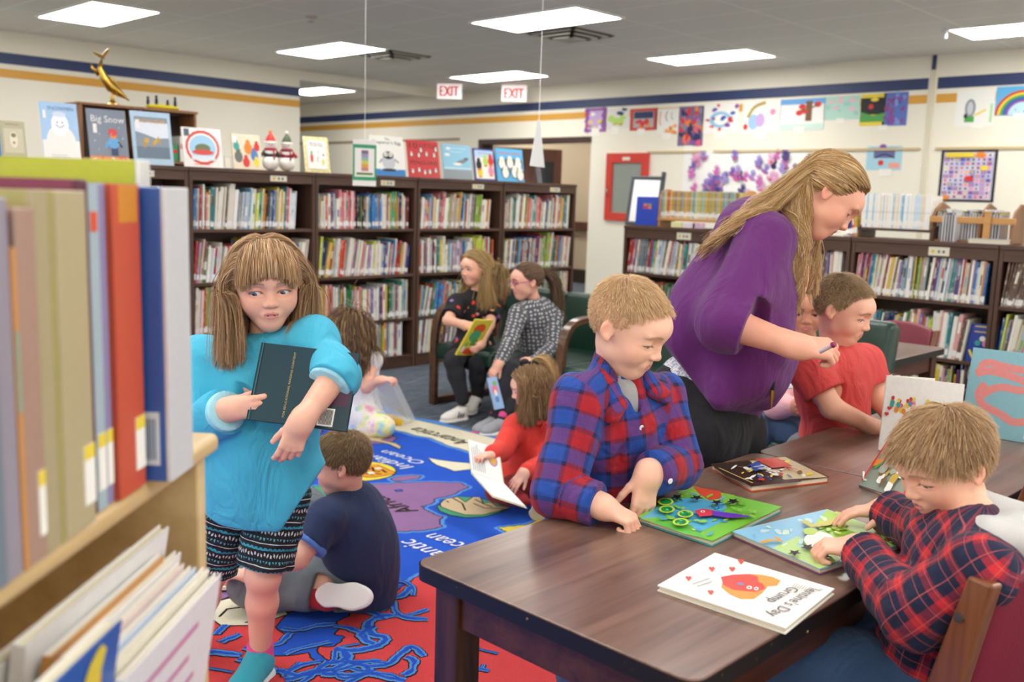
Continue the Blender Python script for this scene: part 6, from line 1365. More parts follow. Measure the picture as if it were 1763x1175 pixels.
# ------------------------------------------------------------------ picture books with printed covers
K = dict(w='#f4f1e8', k='#1d1d22', r='#d8322f', b='#2b58b8', lb='#8fc4e6', y='#ecd23c', g='#4fa04c', o='#e8892f', p='#8a4fa0', pk='#ec8fb0', n='#22305e', gr='#8e9499', br='#7a5232', c='#e6dcc0', t='#3fa39a', lg='#b8d86a', bg='#c9b48c')
def kc(c): return hx(K.get(c, c))
class Art:
    """flat print on a face: x, y in 0..1 of the face"""
    def __init__(s, mb, w, h, M, t, lift=.0004): s.mb, s.w, s.h, s.M, s.t, s.z = mb, w, h, np.asarray(M, float), np.asarray(t, float), lift
    def nx(s): s.z += .00012; return s.z
    def poly(s, pts, c): tri = [(p[0] * s.w, p[1] * s.h) for p in pts]; s._tp(tri, kc(c))
    def _tp(s, pts, col):
        from mathutils.geometry import tessellate_polygon
        z = s.nx(); V = [Vector((p[0], p[1], 0)) for p in pts]; F = []
        for t in tessellate_polygon([V]):
            a, b, c = (V[i] for i in t); F.append(tuple(t) if (b - a).cross(c - a).z > 0 else (t[0], t[2], t[1]))
        s.mb.add([(p[0], p[1], z) for p in pts], F, col, M=s.M, t=s.t)
    def rect(s, x0, y0, x1, y1, c): s.poly([(x0, y0), (x1, y0), (x1, y1), (x0, y1)], c)
    def disc(s, x, y, rx, ry, c, rot=0, n=18): s.poly([(x + rx * math.cos(a) * math.cos(rot) - ry * math.sin(a) * math.sin(rot), y + rx * math.cos(a) * math.sin(rot) + ry * math.sin(a) * math.cos(rot)) for a in np.linspace(0, 2 * math.pi, n, endpoint=False)], c)
    def line(s, pts, w, c):
        P_ = np.array(pts, float) * [s.w, s.h]
        if len(P_) > 2:
            for _ in range(2): P_ = np.vstack([P_[:1]] + [np.stack([a * .75 + b * .25, a * .25 + b * .75]) for a, b in zip(P_[:-1], P_[1:])] + [P_[-1:]])
        T = np.gradient(P_, axis=0); T /= np.linalg.norm(T, axis=1)[:, None] + 1e-9; N = np.stack([-T[:, 1], T[:, 0]], 1) * w * s.h / 2
        A, B = P_ + N, P_ - N; n = len(P_); z = s.nx(); s.mb.add([(p[0], p[1], z) for p in A] + [(p[0], p[1], z) for p in B], [(i, n + i, n + i + 1, i + 1) for i in range(n - 1)], kc(c), M=s.M, t=s.t)
    def text(s, txt, x, y, w, c, h=None, ang=0.0, slant=0):
        z = s.nx(); V, F, gw = glyphs(txt); k = w * s.w / gw; ky = k if h is None else h * s.h / .73
        X = (V[:, 0] - gw / 2) * k; Y = V[:, 1] * ky; X = X + slant * Y; ca, sa = math.cos(ang), math.sin(ang)
        s.mb.add(np.stack([x * s.w + X * ca - Y * sa, y * s.h + X * sa + Y * ca, np.full(len(X), z)], 1), F, kc(c), M=s.M, t=s.t)
    def scatter(s, n, cols, rg_, r=(.02, .06), box=(.09, .07, .91, .93), asp=1):
        for _ in range(n): s.poly(blob(rg_, rg_.uniform(box[0], box[2]), rg_.uniform(box[1], box[3]), rg_.uniform(*r), rg_.uniform(*r) * asp, 9, .3, rg_.uniform(0, 3)), cols[rg_.integers(len(cols))])
    def bars(s, x0, y0, x1, y1, n, c, rg_):
        for i in range(n):
            y = y0 + (y1 - y0) * i / max(1, n - 1); s.rect(x0, y, x0 + (x1 - x0) * rg_.uniform(.6, 1), y + (y1 - y0) / n * .35, c)
AR = np.random.default_rng(77)
def flat_book(label, M3, org, w, h, th, col, art, back=None, group=None, name='picture_book', spine=None, cat='book'):
    """M3 columns: right, up (on the cover), out of the front cover; org: lower left corner of the front cover"""
    M3 = np.asarray(M3, float); org = np.asarray(org, float); t = tag(empty(name, tuple(org)), label, cat, group)
    mb = MB(); cc = kc(col); sp = kc(spine) if spine else cc
    mb.b2((0, 0, -.002), (w, h, 0), cc, M=M3); mb.b2((0, 0, -th), (w, h, -th + .002), kc(back) if back else cc, M=M3); mb.b2((-.0005, 0, -th), (.002, h, 0), sp, M=M3)
    if art: art(Art(mb, w, h, M3, np.zeros(3)))
    mb.build('cover', 'cover', t)
    p = MB(); p.b2((.002, .003, -th + .0022), (w - .004, h - .003, -.0022), M=M3); p.build('pages', 'pages', t)
    return t
def standing(px, y, X0, w, h, th, tilt=10, face='A', yaw=0.0):
    """frame of a book standing on the bookcase, leaning back"""
    if face == 'A': r, o, base = np.array([1., 0, 0]), np.array([0, -1., 0]), None
    else: r, o = np.array([0, -1., 0]), np.array([-1., 0, 0])
    r, o = rotz(yaw) @ r, rotz(yaw) @ o; a = math.radians(tilt); up = ZUP * math.cos(a) - o * math.sin(a); out = o * math.cos(a) + ZUP * math.sin(a)
    return np.column_stack([r, up, out])
def display(label, x0, x1, ytop, col, art, th=.010, tilt=9, Y=5.98, hh=None, yaw=0.0, spine=None):
    a, b = PY(x0, ytop, Y), PY(x1, ytop, Y); w = (b[0] - a[0]); c = math.cos(math.radians(tilt)); h = (a[2] + b[2]) / 2 - AH; h = h / c
    if hh: h = hh
    return flat_book(label, standing(0, 0, 0, w, h, th, tilt, yaw=yaw), (a[0], Y, AH + .001 + th * math.sin(math.radians(tilt))), w, h, th, col, art, spine=spine)
def a_snowman(a):
    a.rect(0, 0, 1, .35, 'w'); a.disc(.5, .32, .40, .30, 'w'); a.disc(.5, .62, .24, .20, '#f8f8fa'); a.disc(.5, .80, .18, .05, '#d9e4ee'); a.line([(.38, .62), (.5, .56), (.62, .62)], .012, 'gr'); a.disc(.43, .66, .015, .015, 'k'); a.disc(.57, .66, .015, .015, 'k'); a.text('SNOWMEN', .55, .90, .7, '#5b6f96'); a.rect(.06, .72, .14, .86, 'w'); a.bars(.2, .05, .8, .09, 2, '#7f93b5', AR)
def a_bigsnow(a):
    a.rect(0, 0, 1, .12, 'o'); a.scatter(16, ['o', 'c', 'r'], AR, (.03, .08), (.05, .02, .95, .12), .4); a.text('Big Snow', .52, .80, .86, 'w', .13); a.rect(.55, .14, .72, .30, 'n'); a.disc(.62, .38, .16, .11, '#5fa8dc'); a.disc(.62, .55, .10, .10, 'o'); a.disc(.62, .58, .12, .07, 'r'); a.line([(.5, .40), (.40, .28)], .05, '#5fa8dc'); a.line([(.74, .40), (.84, .30)], .04, 'k'); a.rect(.12, .55, .22, .72, 'w'); a.scatter(14, ['w', '#c9d2da'], AR, (.008, .016), (.05, .2, .95, .95))
def a_bluefr(a):
    a.rect(.08, .14, .92, .90, '#8b98a4'); a.poly([(.08, .62), (.3, .58), (.6, .50), (.92, .52), (.92, .8), (.08, .8)], '#e2e8ee'); a.rect(.08, .12, .92, .34, '#6d7f8f'); a.scatter(5, ['#c09a4a', '#d3ac56'], AR, (.06, .12), (.3, .25, .75, .5), .5); a.text('SNOW BEAR', .5, .82, .72, '#e6a93c'); a.rect(.1, .68, .2, .84, 'w')
def a_ring(a):
    a.disc(.5, .5, .44, .44, '#d9564e'); a.disc(.5, .5, .38, .37, 'w'); a.disc(.5, .5, .34, .32, '#a8d2ea'); a.disc(.5, .48, .20, .12, '#75805a'); a.disc(.5, .38, .28, .07, '#d9564e'); a.rect(.2, .18, .8, .30, '#dfe9f2'); a.rect(.05, .78, .18, .96, '#5d6a78'); a.bars(.25, .06, .75, .10, 1, 'r', AR)
def a_animals(a):
    for x, y, c, r in ((.2, .35, '#6b6f6a', .14), (.45, .2, 'r', .12), (.55, .6, 'o', .14), (.75, .4, '#4a7fc0', .13), (.8, .2, 'y', .10), (.85, .65, 'r', .1), (.15, .65, 't', .1)): a.disc(x, y, r, r * 1.2, c); a.disc(x, y + r * 1.2, r * .55, r * .6, c)
    a.rect(.02, .75, .16, .95, 'w')
def a_yellowframe(a):
    for i in range(9):
        for j in range(12):
            if (i + j) % 2 == 0: a.rect(i / 9, j / 12, (i + 1) / 9, (j + 1) / 12, '#efe08c')
    a.rect(.11, .10, .89, .90, 'w'); a.text('Books for a', .5, .82, .5, 'k'); a.text('Snowy Day', .5, .75, .5, 'k'); a.disc(.28, .40, .06, .13, 'r'); a.line([(.5, .3), (.55, .6)], .02, 'k'); a.disc(.52, .5, .05, .05, 'w'); a.disc(.72, .3, .05, .09, 'y'); a.disc(.75, .5, .03, .03, 'k'); a.disc(.28, .55, .04, .05, 'g')
def a_egg(a):
    a.rect(0, 0, 1, .17, '#3f86c8'); a.disc(.5, .17, .30, .03, '#cfe4f2'); a.text('The', .5, .93, .14, 'k'); a.text("Emperor's Egg", .5, .83, .84, '#2a3b50', .08); a.disc(.5, .36, .20, .22, '#c9ccd0'); a.disc(.5, .52, .16, .10, '#1f2126'); a.disc(.43, .54, .06, .06, 'w'); a.disc(.57, .54, .06, .06, 'w'); a.disc(.44, .54, .02, .02, 'k'); a.disc(.56, .54, .02, .02, 'k'); a.poly([(.46, .48), (.54, .48), (.5, .42)], 'k'); a.disc(.5, .15, .22, .035, 'k'); a.line([(.31, .42), (.22, .32)], .04, '#8e9aa2'); a.line([(.69, .42), (.80, .34)], .04, '#8e9aa2')
def a_ten(a):
    a.text('10', .20, .86, .26, 'k', .16); a.text('LITTLE', .66, .86, .52, 'k', .11); a.text('PENGUINS', .5, .40, .86, 'k', .11)
    for x, y in ((.12, .62), (.35, .60), (.60, .64), (.84, .62), (.12, .16), (.32, .20), (.50, .14), (.66, .16), (.85, .2), (.42, .74), (.90, .78)): a.disc(x, y, .055, .065, 'k'); a.disc(x, y - .01, .035, .045, 'w'); a.disc(x, y + .045, .03, .02, '#d9d9d9')
def a_seal(a):
    a.rect(0, 0, 1, .30, '#8d98a0'); a.rect(0, .28, 1, .34, '#b8dcea'); a.disc(.62, .50, .24, .06, '#7d8088', .3); a.disc(.50, .44, .16, .04, 'w'); a.disc(.82, .6, .09, .04, '#63666c'); a.disc(.15, .7, .1, .04, 'w'); a.disc(.2, .88, .08, .04, 'w'); a.bars(.25, .78, .9, .88, 2, '#cfe8f4', AR)
def a_birds(a):
    a.rect(.06, .05, .94, .95, '#f6f2ea'); a.rect(.06, .72, .94, .95, '#b9d4ee'); a.text('Snow Friends', .52, .87, .6, 'p')
    for x, y, c in ((.25, .25, 'y'), (.55, .60, 'lg'), (.78, .30, 'pk'), (.80, .62, 'r'), (.22, .48, 'k')): a.disc(x, y, .13, .15, c); a.disc(x, y + .15, .08, .08, c); a.disc(x, y - .14, .10, .03, 'o')
def a_pens(a):
    a.text('PENGUINS', .5, .86, .8, '#e0552f', .09)
    for x, y in ((.2, .55), (.5, .58), (.8, .55), (.3, .28), (.65, .30), (.85, .22)): a.disc(x, y, .16, .20, 'k'); a.disc(x, y - .02, .12, .16, 'w'); a.disc(x, y + .12, .09, .08, 'w'); a.poly([(x - .03, y + .1), (x + .04, y + .1), (x, y + .04)], 'y')
def a_beige(a): a.rect(.1, .15, .9, .8, '#cfc8a8'); a.disc(.5, .5, .16, .22, '#e6dfc6'); a.disc(.5, .62, .1, .06, '#8a7a52'); a.bars(.2, .9, .8, .94, 1, 'br', AR); a.disc(.5, .42, .05, .04, '#b08a5a')
def a_blk(a): a.rect(0, .8, 1, 1, '#e88b2e'); a.scatter(14, ['#3c4450', '#8a94a0', '#4a6a8c'], AR, (.05, .12), (.1, .05, .9, .75))
display('beige book with a small figure, leftmost on top of the long bookcase', 3, 45, 209, '#b9b490', a_beige); display('thin blue book edge beside the beige book at the far left', -22, 1, 208, '#5a86b0', None)
display('pale blue display book with a big white snowman', 73, 137, 177, '#a8cbe8', a_snowman); display('grey display book titled Big Snow with a bear child', 154, 221, 189, '#7d8794', a_bigsnow)
display('light blue framed display book with a yellow title', 230, 298, 193, '#b4cfe0', a_bluefr); display('white display book with a red oval ring on the cover', 317, 384, 221, '#f2f0ea', a_ring)
display('cream display book with orange and blue animals, left of the snowman dolls', 402, 452, 232, '#e8dcc0', a_animals); display('small blue card between the ring book and the animal book', 387, 399, 270, '#7f9be0', None, th=.002)
display('white card with a yellow checked border, right of the snowman dolls', 526, 569, 236, '#f2ecc8', a_yellowframe, th=.003); display("white display book titled The Emperor's Egg with a penguin", 643, 700, 235, '#f4f3ea', a_egg)
display('red display book titled 10 Little Penguins', 706, 760, 243, '#d3383c', a_ten); display('pale blue display book with a grey seal', 767, 815, 250, '#8fc8e2', a_seal)
display('dark blue edged display book with yellow and pink birds', 820, 859, 257, '#2d3f96', a_birds, yaw=.08); display('light blue display book with a crowd of white penguins', 859, 905, 257, '#58b4e6', a_pens); display('dark book with an orange band, last on top of the bookcase', 928, 948, 267, '#50565e', a_blk, yaw=.5)
# hanging sign cards on threads
thread = plain('thread', '#f4f4f2', .6)
def hang(px, ytop, ybot, d, label, name, mk):
    b = P(px, ybot, d); t = tag(empty(name, (b[0], b[1], b[2])), label, 'sign'); mb = MB(); mb.tube([(0, 0, 0), (0, 0, CEIL - b[2] - .001)], .0016, 6); mb.build('thread', thread, t); mk(t); return t
def mk1(t):
    mb = MB(); r = unit(np.array([1., -.2, 0])); M3 = np.column_stack([r, ZUP, np.cross(r, ZUP)]); mb.b2((-.085, -.30, -.001), (.085, 0, 0), kc('w'), M=M3); a = Art(mb, .17, .30, M3, M3 @ np.array([-.085, -.30, 0])); a.rect(0, .12, 1, .90, '#35a070'); a.rect(.08, .20, .92, .82, 'w'); 
    for i, c in enumerate(('#7d6f8a', '#a89ab0', '#8fc0b0', '#d8d05a', '#e0a848', '#d08a80')): a.rect(.36, .70 - i * .075, .66, .775 - i * .075, c)
    a.rect(.15, .24, .85, .29, '#5f8a3a'); mb.build('card', 'vcol', t)
hang(628, 30, 241, 6.35, 'white and green card hanging on a thread over the bookcases', 'hanging_card', mk1)
def mk2(t):
    mb = MB(); r = unit(D(.35, 1, 0)); M3 = np.column_stack([r, ZUP, np.cross(r, ZUP)]); mb.poly([(-.02, 0), (.02, 0), (.14, -.27), (-.14, -.27)], 0, kc('#dcdcdc'), M=M3, thick=.002); mb.build('card', 'vcol', t)
hang(928, 0, 206, 5.6, 'blank white card seen edge-on, hanging on a thread before the doorway', 'hanging_card', mk2)
# snowman dolls
def doll(px, label, hat, scarf, vest):
    p = PY(px, 288, 6.0); t = tag(empty('snowman_doll', (p[0], 6.0, AH + .001), math.radians(-30)), label, 'doll')
    m = MB(); m.ell((0, 0, .055), (.058, .05, .055), 18, kc('w')); m.ell((0, 0, .12), (.045, .04, .04), 18, kc('w')); m.build('body', 'vcol', t, smooth=True)
    m = MB(); m.ell((0, 0, .175), (.036, .035, .034), 16, kc('w')); m.ell((-.012, -.033, .18), (.004, .004, .004), 8, kc('k')); m.ell((.012, -.033, .18), (.004, .004, .004), 8, kc('k')); m.tube([(0, -.03, .172), (0, -.055, .168)], [.006, .001], 8, kc('o')); m.build('head', 'vcol', t, smooth=True)
    m = MB(); m.lathe([(.038, .19), (.037, .205), (.024, .235), (.006, .262)], 16, kc(hat)); m.ell((0, 0, .268), (.011, .011, .011), 10, kc('w' if hat != 'r' else 'o')); m.lathe([(.041, .184), (.043, .192), (.040, .202)], 16, kc('w')); m.build('hat', 'vcol', t, smooth=40)
    m = MB(); m.lathe([(.040, .138), (.045, .148), (.036, .156)], 16, kc(scarf)); m.tube([(.02, -.04, .145), (.024, -.056, .10), (.022, -.058, .075)], .011, 8, kc(scarf), flat=.4); m.build('scarf', 'vcol', t, smooth=True)
    m = MB(); m.ell((0, .004, .112), (.050, .044, .036), 16, kc(vest)); m.build('vest', 'vcol', t, smooth=True)
    for s in (-1, 1): m = MB(); m.tube([(s * .04, -.005, .13), (s * .065, -.03, .10)], [.013, .011], 8, kc(vest)); m.build('arm', 'vcol', t, smooth=True)
doll(466, 'small snowman doll with a red hat and dark vest', 'r', '#a8202c', '#2c2a28'); doll(494, 'small snowman doll with a green hat and red vest', '#48563c', '#8a1f2c', '#a82430')
# low wall case with the dolphin
def small_case():
    Y = 7.4; a, b = PY(137, 178, Y), PY(338, 190, Y); x0, x1, h = a[0], b[0], (a[2] + b[2]) / 2
    t = tag(empty('wooden_bookcase', (x0, Y, 0)), 'brown wooden bookcase behind the display books, a brass dolphin on top', 'bookcase'); w = x1 - x0
    for q in (0, w / 2 - .01, w - .02): MB().b2((q, 0, 0), (q + .02, .28, h - .021)).build('side_panel', 'case_wood', t, bevel=.002)
    MB().b2((-.01, -.01, h - .02), (w + .01, .29, h)).build('top', 'case_wood', t, bevel=.002); MB().b2((.02, .262, .02), (w - .02, .276, h - .022)).build('back_panel', plain('case_back', '#3a241a', .6), t)
    for z in (h - .40, h - .80, h - 1.2, .08):
        for q in ((.02, w / 2 - .01), (w / 2 + .01, w - .02)): MB().b2((q[0], .003, z - .02), (q[1], .26, z)).build('shelf', 'case_wood', t)
    for (u, c, ww, hh) in ((w * .60, 'w', .10, .10), (w * .72, '#3b8f5a', .11, .13), (w * .86, '#e8e6de', .09, .2), (w * .30, '#c8c4b8', .09, .12)):
        o = MB(); o.b2((u, .03, h - .399), (u + ww, .22, h - .399 + hh), kc(c)); o.b2((u + .005, .028, h - .399 + hh * .5), (u + ww - .005, .031, h - .399 + hh * .7), kc('r')); o = o.build('storage_box', 'vcol', loc=(x0, Y, 0), bevel=.003); tag(o, 'small %s box in the brown wooden bookcase' % {'w': 'white', '#3b8f5a': 'green', '#e8e6de': 'tall white', '#c8c4b8': 'grey'}[c], 'box')
    # dolphin
    c = PY(196, 176, Y + .1); t2 = tag(empty('dolphin_figurine', (c[0], Y + .12, h)), 'golden brass dolphin figurine on top of the brown wooden bookcase', 'figurine'); sc = 1.05
    br = plain('brass', '#c9a24a', .25, metal=1.0); m = MB(); m.lathe([(.05, .001), (.05, .012), (.03, .02), (.014, .045), (.012, .07)], 20); m.build('stand', br, t2, smooth=40)
    pts = [(.13, 0, .05), (.10, 0, .072), (.05, 0, .10), (-.01, 0, .14), (-.06, 0, .20), (-.09, 0, .27), (-.075, 0, .34)]; m = MB(); m.tube(pts, [.004, .012, .030, .042, .034, .019, .007], 16, flat=.8); m.tube([(.02, 0, .155), (-.0, 0, .20), (-.03, 0, .215)], [.02, .012, .003], 8, flat=.3); m.build('body', br, t2, smooth=True)
    m = MB(); m.ell((-.095, 0, .365), (.05, .035, .010), 14, M=roty(.5)); m.ell((-.045, 0, .385), (.05, .035, .010), 14, M=roty(-.9)); m.tube([(-.10, 0, .22), (-.15, 0, .27), (-.155, 0, .30)], [.02, .01, .003], 8, flat=.3); m.tube([(.02, -.02, .10), (.01, -.07, .06)], [.016, .003], 8, flat=.3); m.tube([(.02, .02, .10), (.01, .07, .06)], [.016, .003], 8, flat=.3); m.build('fins', br, t2, smooth=True)
    a = PY(252, 184, Y + .1); b = PY(312, 190, Y + .1); L = b[0] - a[0]; t3 = tag(empty('toy_boat', ((a[0] + b[0]) / 2, Y + .12, h)), 'yellow toy boat with four tiny black figures on the wooden bookcase', 'toy')
    m = MB(); m.ell((0, 0, .022), (L / 2, .05, .021), 18, kc('#e4d21c')); m.build('hull', 'vcol', t3, smooth=True)
    for q, hh in ((-.42, .03), (-.18, .04), (.14, .02), (.36, .04)): m = MB(); m.ell((q * L, 0, .04 + hh / 2), (.013, .013, hh), 10, kc('k')); m.ell((q * L, 0, .045 + hh * 1.4), (.011, .011, .012), 10, kc('k')); m.build('figure', 'vcol', t3, smooth=True)
wood('case_wood', '#6f4526', '#9a6a42', 1.0, .45, 2)
small_case()

# ------------------------------------------------------------------ things on the right-hand wall
def on_wall(x0, x1, y0, y1): a, b = PX(x0, y0, WR), PX(x1, y1, WR); return a[1], b[1], b[2], a[2]      # Y left, Y right, z bottom, z top
WM = np.column_stack([[0, -1., 0], ZUP, [-1., 0, 0]])
def sheet(label, x0, x1, y0, y1, col, art, tagpx=None, name='painting', cat='picture', group='paintings on the right-hand wall', off=.004):
    yl, yr, zb, zt = on_wall(x0, x1, y0, y1); w, h = yl - yr, zt - zb; t = tag(empty(name, (WR, yl, zb)), label, cat, group); mb = MB(); mb.b2((0, 0, .001), (w, h, off), kc(col), M=WM)
    if art: art(Art(mb, w, h, WM, WM @ np.array([0, 0, off]), lift=.0005))
    mb.build('paper', 'vcol', t)
    if tagpx: a, b, c, d = on_wall(*tagpx); m = MB(); m.b2((yl - a, c - zb, .006), (yl - b, d - zb, .008), kc('w'), M=WM); m.build('name_card', 'vcol', t)
def sc(n, cols, r=(.04, .12), bg=None): return lambda a: a.scatter(n, cols, AR, r)
def framed(fr, inner, n, cols):
    def f(a): a.rect(.12, .12, .88, .88, inner); a.scatter(n, cols, AR, (.05, .12), (.2, .15, .8, .8)); a.scatter(22, [fr, fr, 'p', 'r'], AR, (.04, .09), (0, 0, .15, 1)); a.scatter(22, [fr, 'p'], AR, (.04, .09), (.85, 0, 1, 1))
    return f
def tree(a): a.rect(0, .82, 1, 1, '#6aa6e0'); a.rect(0, 0, 1, .2, '#cfe8dc'); a.rect(.58, .28, .72, .92, 'br'); [a.disc(x, y, .08, .09, 'r') for x, y in ((.50, .74), (.55, .6), (.84, .8), (.44, .55))]; a.line([(.45, .6), (.7, .7), (.85, .78)], .05, 'br')
def rainbow(a):
    for r_, c in ((.62, 'r'), (.56, 'y'), (.5, 'g'), (.44, 'b'), (.38, 'p'), (.32, '#bfe0f2')): a.poly([(min(.99, max(.01, .62 + r_ * math.cos(t))), .02 + r_ * 1.35 * math.sin(t)) for t in np.linspace(0, math.pi, 26)], c)
    a.scatter(6, ['k', 'y'], AR, (.01, .03), (.45, .1, .8, .25))
sheet('purple and red framed collage, leftmost of the wall paintings', 1009, 1043, 187, 227, '#9a5aa8', framed('p', '#c8a8d8', 8, ['g', 'y', 'w']), (1019, 1032, 221, 233))
sheet('painting of a green dinosaur under a dark cat shape', 1046, 1083, 188, 221, '#e4e2dc', lambda a: (a.scatter(6, ['lg', 'lg'], AR, (.12, .2), (.2, .3, .7, .6)), a.scatter(4, ['n'], AR, (.08, .12), (.4, .75, .8, .95)), a.scatter(3, ['r'], AR, (.03, .06), (.3, .1, .8, .3))), (1054, 1066, 219, 231))
sheet('painting with a thick red border and a navy night sky', 1086, 1131, 188, 224, '#c83a30', lambda a: (a.rect(.13, .13, .87, .87, '#a8b0b4'), a.rect(.15, .55, .85, .85, 'n'), a.scatter(8, ['r', 'o'], AR, (.06, .12), (.2, .15, .8, .5))), (1098, 1110, 222, 234))
sheet('white drawing with orange flames and grey strokes', 1131, 1168, 188, 230, '#efede6', lambda a: (a.scatter(7, ['o', '#f0a868'], AR, (.06, .12), (.3, .05, .9, .3)), a.line([(.2, .9), (.15, .5), (.22, .35)], .05, 'o'), a.line([(.5, .9), (.4, .7), (.5, .5)], .03, 'n'), a.line([(.7, .85), (.65, .65), (.75, .55)], .03, 'gr')), (1141, 1155, 229, 239))
sheet('tall dense purple and red collage', 1170, 1209, 184, 251, '#7a6488', sc(60, ['p', 'r', 'n', '#d8548a', '#8a86a0', 'o'], (.05, .13)), (1178, 1192, 251, 260))
sheet('white painting with blue, red and purple swirls', 1211, 1270, 180, 228, '#f0eee8', lambda a: (a.disc(.5, .45, .3, .28, '#8fc0e0'), a.disc(.52, .45, .2, .18, 'w'), a.scatter(14, ['p', 'r', 'b', '#6a52a8'], AR, (.04, .09), (.1, .1, .95, .95))), (1231, 1250, 226, 238))
sheet('white painting with a brown arc and pale blue and pink patches', 1280, 1342, 176, 228, '#f2f0e6', lambda a: (a.line([(.15, .5), (.3, .85), (.6, .95)], .1, '#b09a4a'), a.disc(.3, .35, .14, .25, '#9fc4ea'), a.disc(.48, .4, .12, .22, '#c9a8dc'), a.disc(.8, .65, .07, .1, 'pk'), a.disc(.1, .2, .06, .1, 'r')), (1300, 1318, 224, 237))
sheet('white painting with a red-leaved brown tree under a blue sky', 1345, 1418, 172, 223, '#f2f1ec', tree, (1367, 1385, 219, 230))
sheet('small pale green painting with pink blossoms', 1421, 1479, 167, 205, '#b4dccc', sc(14, ['#e8c0cc', '#9fd0c8', '#d8b8dc'], (.05, .1)), (1440, 1453, 204, 212))
sheet('black painting with a red flower over a green hill', 1484, 1522, 163, 216, 'y', lambda a: (a.rect(.0, .35, 1, .88, 'k'), a.poly([(0, .12), (1, .12), (1, .4), (.5, .32), (0, .45)], 'g'), a.disc(.42, .6, .1, .08, 'r'), a.disc(.55, .82, .16, .06, 'y')), (1513, 1527, 216, 224))
sheet('blue crayon pattern painting next to the black one', 1523, 1560, 160, 216, '#5a74c0', sc(26, ['#3a50a0', '#7a9ad8', 'p', '#8a4a88'], (.05, .12)))
sheet('white drawing of a grey penguin figure on a green box', 1649, 1709, 156, 217, '#efefe8', lambda a: (a.disc(.38, .5, .14, .25, 'gr'), a.disc(.38, .5, .08, .18, '#c8ccd0'), a.rect(.25, .12, .50, .28, 'g'), a.line([(.5, .3), (.8, .45)], .05, 'y'), a.scatter(3, ['k'], AR, (.03, .05), (.1, .2, .3, .35)), a.rect(.9, .1, .96, .6, '#a8dca0')), (1673, 1693, 214, 221))
sheet('blue painting with a rainbow, rightmost on the wall', 1717, 1790, 150, 197, '#5fb4e6', rainbow, (1745, 1762, 196, 206))
sheet('blue collage with a dark car shape and purple bow', 1494, 1551, 252, 293, '#a8d4e4', lambda a: (a.rect(.2, .5, .8, .8, '#6a6a9a'), a.line([(.25, .5), (.5, .7), (.8, .5)], .06, 'n'), a.disc(.42, .3, .08, .12, 'r'), a.rect(.65, .08, .95, .3, '#f0a090'), a.rect(.1, .85, .9, .93, 'p'), a.disc(.45, .98, .1, .1, 'p')), (1514, 1534, 291, 304))
def poster(a):
    a.rect(.05, .04, .95, .96, '#cfcadc')
    for i in range(9):
        for j in range(11):
            a.rect(.07 + i * .097, .06 + j * .08, .07 + i * .097 + .085, .06 + j * .08 + .068, ['#e6e2ee', '#b8aede', '#f0c8dc', '#8a7ac0', '#f2eef2', '#d8d4e8'][AR.integers(6)]); 
            a.disc(.11 + i * .097, .095 + j * .08, .024, .022, ['k', 'p', 'r', 'o', 'y', '#3a3a6a', 'pk', 'b'][AR.integers(8)])
    a.rect(.1, .86, .6, .95, 'y'); a.disc(.72, .9, .09, .06, 'o'); a.disc(.55, .45, .08, .05, 'r'); a.disc(.15, .08, .08, .05, 'o'); a.disc(.8, .65, .07, .05, 'y')
sheet('busy black-edged poster full of small purple and orange pictures', 1622, 1710, 259, 349, 'k', poster, None, 'poster', 'poster')
def hands_(a):
    for i in range(60):
        x, y = (AR.uniform(.03, .97), AR.uniform(.02, .88)); 
        if y > .55 and .22 < x < .62 and AR.random() < .8: continue
        c = ['#6a52a8', '#7a6ab8', '#c86ab0', '#8a76c0', '#4a3a78', '#d8a0c0', '#9a8ac8'][AR.integers(7)]; r_ = AR.uniform(-.4, .4); sx = .022
        a.disc(x, y, sx, .060, c, r_)
        for k, an in enumerate((-1.0, -.35, -.1, .15, .4)):
            an = an + r_; L = (.06, .10, .115, .10, .08)[k]; a.line([(x + math.sin(an) * .015, y + math.cos(an) * .03), (x + math.sin(an) * L * .62, y + math.cos(an) * L * 1.6)], .030, c)
        if AR.random() < .6: a.disc(x, y - .01, sx * .6, .03, ['#e05a9a', '#c84a5a', '#f08ab8'][AR.integers(3)])
sheet('large white paper covered with purple and pink handprints', 1178, 1385, 262, 345, '#f3f1ec', hands_, None, 'handprint_banner', 'picture')
# red wall cabinet
def cabinet():
    yl, yr, zb, zt = 7.93, 7.27, 1.11, 1.96; w, h = yl - yr, zt - zb; t = tag(empty('wall_cabinet', (WR, yl, zb)), 'red framed fire extinguisher cabinet with a glass door on the right wall', 'cabinet')
    mb = MB(); b = .10
    for lo, hi in (((0, 0), (b, h)), ((w - b, 0), (w, h)), ((b, 0), (w - b, b)), ((b, h - b * 1.2), (w - b, h))): mb.b2((*lo, .002), (*hi, .035), M=WM)
    mb.build('door_frame', plain('cab_red', '#cf3a2e', .35), t, bevel=.003); MB().b2((b, b, .004), (w - b, h - b * 1.2, .012), M=WM).build('glass', plain('cab_glass', '#8f968f', .12), t)
    MB().b2((w * .4, h - .09, .036), (w * .58, h - .05, .038), M=WM).build('label', plain('label_card', '#e4dfc9'), t); m = MB(); m.tube([WM @ np.array([.05, h * .36, .036]), WM @ np.array([.05, h * .38, .06]), WM @ np.array([.05, h * .46, .06]), WM @ np.array([.05, h * .48, .036])], .008, 8); m.build('handle', plain('steel', '#b8b8b4', .3, metal=1.0), t, smooth=True)
cabinet()
p = PX(1055, 495, WR); MB().b2((-.02, -.07, -.03), (-.001, .07, .03)).build('card_reader', plain('switch', '#e9e6e2', .4), loc=(WR, p[1], p[2]), bevel=.004); tag(bpy.data.objects['card_reader'], 'small white fixture low on the wall below the red cabinet', 'fixture')

